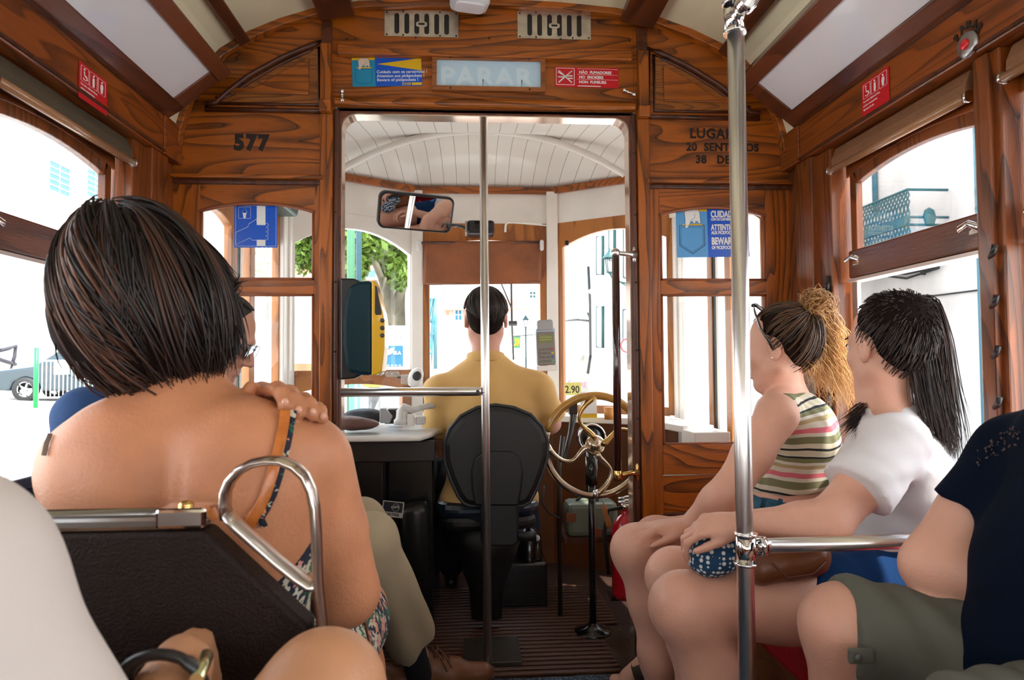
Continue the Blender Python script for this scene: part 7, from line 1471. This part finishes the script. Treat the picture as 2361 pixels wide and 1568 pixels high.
cr = [(TJ(850, 520, 10), (.8, .5, .5)), (TJ(800, 600, 10), (.35, .3, .4)), (TJ(920, 610, 10.5), (.2, .3, .4)), (TJ(830, 520, 12), (1.0, .9, .65)), (TJ(900, 500, 12), (1.1, .9, .65)), (TJ(960, 460, 12), (1.3, 1, .8)), (TJ(760, 500, 12), (.9, .9, .8)), (TJ(700, 560, 12), (.55, .5, .55)), (TJ(925, 590, 13), (.5, .6, .6)), (TJ(860, 430, 11.5), (1.8, 1.3, .9)), (TJ(815, 600, 13), (.32, .3, .38)), (TJ(1090, 480, 15), (2.2, 1.5, .75))]
tree(TJ(893, 905), 'pale-barked tree with spreading branches seen through the left front window', br, cr, 1300, 3)
br2 = [([TJ(925, 880, 13), TJ(922, 700, 13), TJ(930, 560, 13)], [.18, .15, .10])]; tree(TJ(925, 880, 13), 'dark trunk standing just right of the pale branching tree', br2, [(TJ(930, 480, 14), (1.2, 1, .8))], 200, 5)
tree(PX(617, 880, -7), 'small leafy tree glimpsed through the folding door below the blue sticker', [([V3((-7, PX(617, 880, -7).y, gz(-7, 20))), PX(617, 700, -7), PX(617, 620, -7)], [.12, .1, .06])], [(PX(612, 600, -7.2), (1.0, 1.2, 1.0)), (PX(690, 590, -6.5), (.6, 1.3, 1.1))], 600, 9)
for px, X_, lab, c in ((809, 8.0, 'mint green street post left of the tree', (.035, .13, .065)), (827, 8.4, 'blue-green street post beside the mint one', (.004, .045, .06))):
    p = PY(px, 640, X_); m = MB(); m.tube([(p.x, X_, gz(p.x, X_)), (p.x, X_, 5)], .035 if px > 815 else .045, 12); tag(m.build('street_post', mat('post_%d' % px, c, .4)), lab, 'post')
# building with blue doors far left-front, hoarding with poster
t = thing('building', 'white building with blue-grey doors behind the tree', 'building', (-6, 26, 0)); MB().box(-14, -2.6, 26, 30, -1, 4.2).build('facade', WALL, t); MB().prism([(25.6, 4.2), (28, 5.2), (30.4, 4.2)], 'x', -14.3, -2.3).build('roof', TILE, t)
for px in (840, 858): p = PY(px, 640, 25.95); m = MB(); m.box(p.x-.13, p.x+.13, 25.9, 26.0, p.z-.3, p.z+.28); m.build('door', mat('blue_grey_door', (.08, .22, .32), .5), t, bevel=.02)
yh = 7.5; a, b_ = PY(880, 762, yh), PY(942, 880, yh); t = thing('hoarding', 'white street hoarding with a blue poster and purple scrawl, left of the windscreen pillar', 'hoarding', (a.x, yh, b_.z)); m = MB(); m.box(a.x-.3, b_.x+.1, yh, yh+.05, gz(0, yh), a.z); m.build('board', mat('hoarding_white', (.42, .45, .47), .6), t); m = MB(); m.box(a.x-.35, b_.x+.15, yh-.03, yh+.08, a.z, a.z+.05); m.build('top_rail', mat('grey_rail', (.3, .32, .33), .5), t)
p, q = PY(891, 845, yh-.01), PY(929, 797, yh-.01); m = MB(); m.box(p.x, q.x, yh-.02, yh, p.z, q.z); m.build('poster', mat('poster_blue', (.004, .09, .17), .5), t); m = MB(); e = PY(896, 812, yh-.025); m.prism([(p.x, e.z-.02), (p.x+.03, e.z-.03), (e.x+.05, e.z), (e.x+.06, q.z-.02), (e.x+.02, q.z-.03), (e.x, e.z+.02)], 'y', yh-.028, yh-.021); m.build('poster_figure', WHITEP, t)
e = PY(907, 817, yh-.03); text('lettering', 'ELA', .048, e, WHITEP, t, bold=.0012, sx=1.0); m = MB(); [m.box(PY(x0_, 840, yh).x, PY(x0_+5, 840, yh).x, yh-.028, yh-.021, p.z+.008, p.z+.016) for x0_ in (893, 902, 911, 920)]; e = PY(908, 798, yh); m.build('poster_credits', WHITEP, t)
e = PY(911, 785, yh-.03); text('graffiti_lettering', 'AIR', .075, e, mat('purple_paint', (.12, .08, .45), .6), t, sx=.7)
p, q = PY(833, 893, 6.6), PY(884, 868, 6.6); m = MB(); m.box(p.x, q.x, 6.6, 6.9, p.z, q.z); o = m.build('grit_bin', mat('amber_box', (.72, .38, .03), .5), bevel=.03); tag(o, 'amber yellow box in the street below the left window rail', 'box'); m = MB(); m.tube([((p.x+q.x)/2, 6.75, gz(0, 6.7)), ((p.x+q.x)/2, 6.75, p.z)], .06, 10); m.build('post', mat('bin_post', (.1, .1, .1), .5), o)
p = PY(818, 880, 6.4); m = MB(); m.tube([(p.x, 6.4, gz(0, 6.4)), (p.x, 6.4, PY(818, 868, 6.4).z)], .05, 10); tag(m.build('bollard', mat('green_bollard', (.05, .28, .15), .5)), 'green bollard left of the amber box', 'post')
# van with gold lettering seen through the left bulkhead pane
yv_ = 9.0; p, q = PY(600, 905, yv_), PY(722, 735, yv_); t = thing('delivery_van', 'white delivery van with gold lettering seen through the lower left pane', 'van', (p.x, yv_, gz(p.x, yv_))); m = MB(); m.box(p.x-1.4, q.x, yv_, yv_+1.8, gz(p.x, yv_)+.35, q.z); m.build('body', WHITEP, t, bevel=.05)
e = PY(685, 761, yv_-.01); text('lettering', 'FORRAS', .075, e, mat('gold_paint', (.55, .35, .12), .5), t, bold=.001); m = MB(); e0, e1 = PY(660, 866, yv_), PY(722, 838, yv_); m.box(e0.x, e1.x, yv_-.03, yv_, e0.z, e1.z); m.build('lower_stripe', mat('tan_stripe', (.35, .14, .06), .5), t)
for x in (p.x-.8, q.x-.35): m = MB(); m.lathe([(.0001, -.1), (.3, -.1), (.32, 0), (.3, .1), (.0001, .1)], (x, yv_+.1, gz(p.x, yv_)+.33), 'y', 20); m.build('wheel', BLKR, t)
# centre: narrow street with houses
t = thing('house', 'small pink-walled house with a terracotta tiled roof far ahead, left of the driver head', 'house', (-.6, 40, 0)); p, q = PY(1036, 800, 40), PY(1100, 716, 40); MB().box(p.x, q.x+1, 40, 44, -1, q.z).build('facade', mat('pink_brick', (.62, .36, .32), .8), t); a = PY(1100, 700, 40); MB().prism([(39.4, q.z), (41.5, a.z+.3), (44, q.z)], 'x', p.x-.3, q.x+1.2).build('roof', TILE, t); e = PY(1057, 726, 39.95); sash_window(t, (e.x, 39.95, e.z), 'y', .40, .62, mat('blue_shutter', (.01, .16, .30), .5), bars=2)
t = thing('house', 'white house with two tiled roof edges far ahead, right of the driver head', 'house', (3.5, 38, 0)); p, q = PY(1176, 830, 38), PY(1226, 714, 38); MB().box(p.x, q.x+2.5, 38, 42, -1, q.z).build('facade', WALL, t); MB().prism([(37.5, q.z), (40, q.z+.8), (42.5, q.z)], 'x', p.x-.3, q.x+.6).build('roof', TILE, t)
t = thing('building', 'tall white building at the end of the street above the tiled roofs', 'building', (0, 55, 0)); MB().box(-3.0, 11, 55, 60, -1, 16).build('facade', WALL, t); e = PY(1014, 675, 54.9); sash_window(t, (e.x, 54.9, e.z), 'y', .7, 1.0, TEALF, bars=2); e = PY(1228, 688, 54.9); sash_window(t, (e.x, 54.9, e.z), 'y', .5, 1.1, GREENW, bars=4)
p, q = PY(976, 860, 14), PY(1010, 640, 14); t = thing('building', 'grey-white corner building at the left edge of the windscreen', 'building', (p.x, 14, 0)); MB().box(p.x-.6, q.x, 14, 17, -1, q.z+2.5).build('facade', mat('grey_wall', (.46, .47, .47), .8), t); m = MB(); m.tube([PY(1006, 690, 13.9), PY(1010, 780, 13.9), PY(1013, 880, 13.9)], .05, 10); m.build('downpipe', STONE, t)
m = MB(); yy = 9.0
for a_, b_ in (((1003, 690), (990, 850)), ((996, 690), (984, 760)), ((1003, 690), (1004, 850)), ((990, 740), (1002, 740)), ((987, 770), (1003, 770)), ((983, 690), (1004, 690))): m.tube([PY(*a_, yy), PY(*b_, yy)], .022, 8)
tag(m.build('scaffold_frame', mat('teal_post', (.02, .12, .15), .4)), 'teal metal frame by the corner building left of the driver', 'frame')
e = PY(989, 799, 8.5); t = thing('warning_sign', 'blue road sign with a white triangle at the left edge of the windscreen', 'sign', e); m = MB(); m.prism(rrect(e.x-.075, e.x+.045, e.z-.10, e.z+.10, .015), 'y', 8.5, 8.52); m.build('plate', mat('sign_blue', (.01, .20, .55), .4), t); m = MB(); m.prism([(e.x-.07, e.z-.07), (e.x+.03, e.z-.07), (e.x-.02, e.z+.05)], 'y', 8.49, 8.5); m.build('triangle', WHITEP, t); m = MB(); m.tube([(e.x, 8.54, gz(0, 8.5)), (e.x, 8.54, e.z)], .025, 8); m.build('post', STEEL, t)
e = PY(1193, 790, 16); t = thing('shop_sign', 'green shop sign with a yellow twist and red edge hanging in the street', 'sign', e); m = MB(); m.box(e.x-.09, e.x+.07, 16, 16.03, e.z-.13, e.z+.13); m.build('panel', mat('sign_green', (.02, .35, .08), .4), t); m = MB(); [m.tube([(e.x-.07+d, 15.98, e.z-.08), (e.x-.02+d, 15.98, e.z), (e.x-.05+d, 15.98, e.z+.09)], .024, 8) for d in (0, .055)]; m.build('yellow_twist', YEL, t); m = MB(); m.box(e.x-.1, e.x+.08, 16.0, 16.02, e.z+.13, e.z+.16); m.tube([(e.x-.1, 16.01, e.z+.15), (e.x+.7, 16.01, e.z+.2)], .012, 6); m.build('bracket', BLKM, t)
t = thing('street_wall', 'low white street wall descending at the right of the windscreen', 'wall', (4, 16, 0)); a, b_ = PY(1190, 820, 18), PY(1262, 836, 12); m = MB(); m.add([(a.x, 18, -1), (b_.x+.3, 12, -1), (b_.x+.3, 12, b_.z), (a.x, 18, a.z), (a.x, 18.3, -1), (b_.x+.3, 12.3, -1), (b_.x+.3, 12.3, b_.z), (a.x, 18.3, a.z)], [(0, 1, 2, 3), (4, 5, 6, 7), (3, 2, 6, 7), (0, 1, 5, 4), (1, 2, 6, 5), (0, 3, 7, 4)]); m.build('masonry', WALL2, t)
def lantern(c, s, lab, wall):
    t = thing('street_lantern', lab, 'lantern', c); m = MB(); x, y, z = c
    for q in range(4):
        a = math.pi/4+q*math.pi/2; m.tube([(x+.07*s*math.cos(a), y+.07*s*math.sin(a), z-.14*s), (x+.11*s*math.cos(a), y+.11*s*math.sin(a), z+.12*s)], .010*s, 6)
    m.lathe([(.16*s, .12*s), (.13*s, .15*s), (.05*s, .24*s), (.035*s, .28*s), (.0001, .32*s)], c, 'z', 12); m.lathe([(.0001, -.2*s), (.04*s, -.17*s), (.09*s, -.14*s)], c, 'z', 12); m.build('lantern_cage', GREENW, t)
    m = MB()
    if wall: m.tube([(x, y, z-.18*s), (x+.05*s, y, z-.30*s), (x+.45*s, y, z-.38*s), (x+.75*s, y, z-.30*s)], .018*s, 6); m.tube([(x+.2*s, y, z-.34*s), (x+.5*s, y, z-.52*s), (x+.75*s, y, z-.58*s)], .014*s, 6)
    else: m.tube([(x, y, z-.18*s), (x, y, gz(x, y))], .03*s, 8)
    m.build('bracket' if wall else 'post', GREENW, t)
lantern(PY(1212, 745, 16), .6, 'distant street lantern on a post right of the driver head', False); lantern(PY(1407, 610, 9), .7, 'green wall lantern on a scrolled bracket outside the right front window', True)
# right-hand street front seen through right front window
def facade_r(x0, y0, x1, y1, z, name, lab, mt): 
    t = thing(name, lab, 'building', (x0, y0, -.7)); m = MB(); m.add([(x0, y0, -1), (x1, y1, -1), (x1, y1, z), (x0, y0, z), (x0+3, y0, -1), (x1+3, y1+3, -1), (x1+3, y1+3, z), (x0+3, y0, z)], [(0, 1, 2, 3), (5, 4, 7, 6), (3, 2, 6, 7), (0, 3, 7, 4), (1, 5, 6, 2)]); m.build('facade', mt, t); return t
p0, p1 = PY(1288, 800, 20), PY(1358, 800, 13); t = facade_r(p1.x, 13, p0.x, 20, 4.6, 'building', 'plain cream building in the middle distance of the right front window', mat('cream_wall', (.74, .68, .58), .8)); 
m = MB(); m.tube([PY(1302, 560, 18), PY(1330, 555, 15.5), PY(1358, 530, 13)], .05, 6); m.build('eaves', STONE, t)
q0, q1 = PY(1358, 800, 12.8), PY(1475, 800, 9.2); t = facade_r(q1.x, 9.2, q0.x, 12.8, 9, 'building', 'white building with green-framed windows outside the right front window', WALL)
def onF(px, py, off=.05):
    d = ray(px, py); n = V3((12.8-9.2, -(q0.x-q1.x), 0)); n.normalize(); c = V3((q1.x, 9.2, 0)); k_ = (c-CAM).dot(n)/d.dot(n); return CAM+d*(k_*(1-.006)) 
fd = V3((q0.x-q1.x, 12.8-9.2, 0)).normalized()
for x0_, x1_, y0_, y1_ in ((1378, 1391, 546, 632), (1407, 1418, 532, 600), (1441, 1458, 524, 640), (1378, 1391, 708, 800), (1440, 1456, 715, 800)):
    A = [onF(x0_, y1_), onF(x1_, y1_), onF(x1_, y0_), onF(x0_, y0_)]; m = MB(); m.add(A, [(0, 1, 2, 3)]); f = m.build('window', mat('white_blind', (.6, .64, .64), .5), t, solid=.04); m = MB(); m.tube(A, .035, 6, closed=True); m.tube([(A[0]+A[3])/2, (A[1]+A[2])/2], .02, 6); m.build('window_frame', GREENW, f)
m = MB(); m.tube([onF(1362, 672), onF(1470, 690)], .05, 6); m.build('string_course', STONE, t); m = MB(); m.tube([onF(1357, 615), onF(1361, 700), onF(1362, 820), onF(1356, 860)], .03, 6); m.tube([onF(1300, 740), onF(1330, 737), onF(1360, 740), onF(1355, 722)], .02, 6); m.build('wall_cable', BLKR, t)
m = MB(); A = [onF(1320, 825), onF(1338, 825), onF(1338, 808), onF(1320, 808)]; m.add(A, [(0, 1, 2, 3)]); m.build('meter_box', WHITEP, t, solid=.06)
p = PY(1308, 892, 8.9); text('graffiti_lettering', 'Smug', .16, PY(1310, 890, 12.9), mat('pink_paint', (.65, .15, .3), .6), t, xdir=(.9, -.3, 0))
e = PY(1446, 797, 8); t = thing('no_entry_sign', 'round white traffic sign with a red ring seen beside the dark grab bar', 'sign', e); m = MB(); m.disc(e, .078, 'y', .006, 28); m.build('plate', WHITEP, t); m = MB(); m.tube([(e.x+.078*math.cos(a), 7.99, e.z+.078*math.sin(a)) for a in np.linspace(0, 6.283, 30)[:-1]], .009, 6, closed=True); m.build('red_ring', REDP, t); m = MB(); m.tube([(e.x, 8.03, gz(e.x, 8)), (e.x, 8.03, e.z)], .02, 8); m.build('post', STEEL, t)
# right side building with the teal balcony
XR2 = 8.0; t = thing('building', 'weathered white building with a teal iron balcony outside the right window', 'building', (9, 10, -.7)); MB().box(XR2, XR2+4, 2, 22, -1, 11).build('facade', mat('weathered_wall', (.66, .62, .60), .85, var=.16, vscale=1.2, bump=.4, bscale=3), t)
a, b_ = PX(1975, 445, XR2-.7), PX(2092, 437, XR2-.7); y0, y1 = b_.y, a.y+1.5; zt_, zb_ = b_.z, PX(2092, 565, XR2-.7).z
bal = MB(); X0 = XR2-.7
for z in (zt_, zb_, zb_+(zt_-zb_)*.36, zb_+(zt_-zb_)*.5): bal.tube([(XR2, y0, z), (X0, y0, z), (X0, y1, z)], .022, 6)
f = bal.build('balcony_rail', TEALF, t)
for i in range(30):
    y = y0+(y1-y0)*i/30; m = MB(); m.tube([(X0, y+.05*math.sin(k_*math.pi*2/3), zb_+(zt_-zb_)*k_/9) for k_ in range(10)], .016, 5); m.tube([(X0, y-.05*math.sin(k_*math.pi*2/3), zb_+(zt_-zb_)*k_/9) for k_ in range(10)], .016, 5); m.build('baluster', TEALF, t)
MB().box(X0-.02, X0+.02, y0, y1, zb_+(zt_-zb_)*.36, zb_+(zt_-zb_)*.5).build('balcony_band', TEALF, t); MB().box(X0-.1, XR2, y0-.1, y1, zb_-.15, zb_).build('balcony_slab', STONE, t)
p = PX(2108, 500, XR2-.35); m = MB(); m.ball((XR2-.35, y0-.03, (zt_+zb_)/2), (.12, .03, .16), 8); m.build('rail_ornament', TEALF, t)
for px in (2016, 2254): p = PX(px, 400, XR2-.05); m = MB(); m.tube([(XR2-.05, p.y, zt_ if px == 2016 else -.7), (XR2-.05, p.y, 9)], .05, 8); m.build('drainpipe', mat('pipe_blue', (.06, .22, .30), .5), t)
m = MB(); 
for dz in (0, .12, .2): m.tube([PX(2040, 636-dz*40, XR2-.1), PX(2090, 642-dz*90, XR2-.1), PX(2165, 618-dz*20, XR2-.1)], .02, 6)
m.tube([PX(2130, 612, XR2-.1), PX(2128, 634, XR2-.1)], .05, 6); m.build('cable_loops', BLKR, t); m = MB(); m.tube([(XR2-.03, 12, 2.2), (XR2-.03, 5, 2.1), (XR2-.03, 2, 2.2)], .015, 6); m.build('wall_cable', BLKR, t)
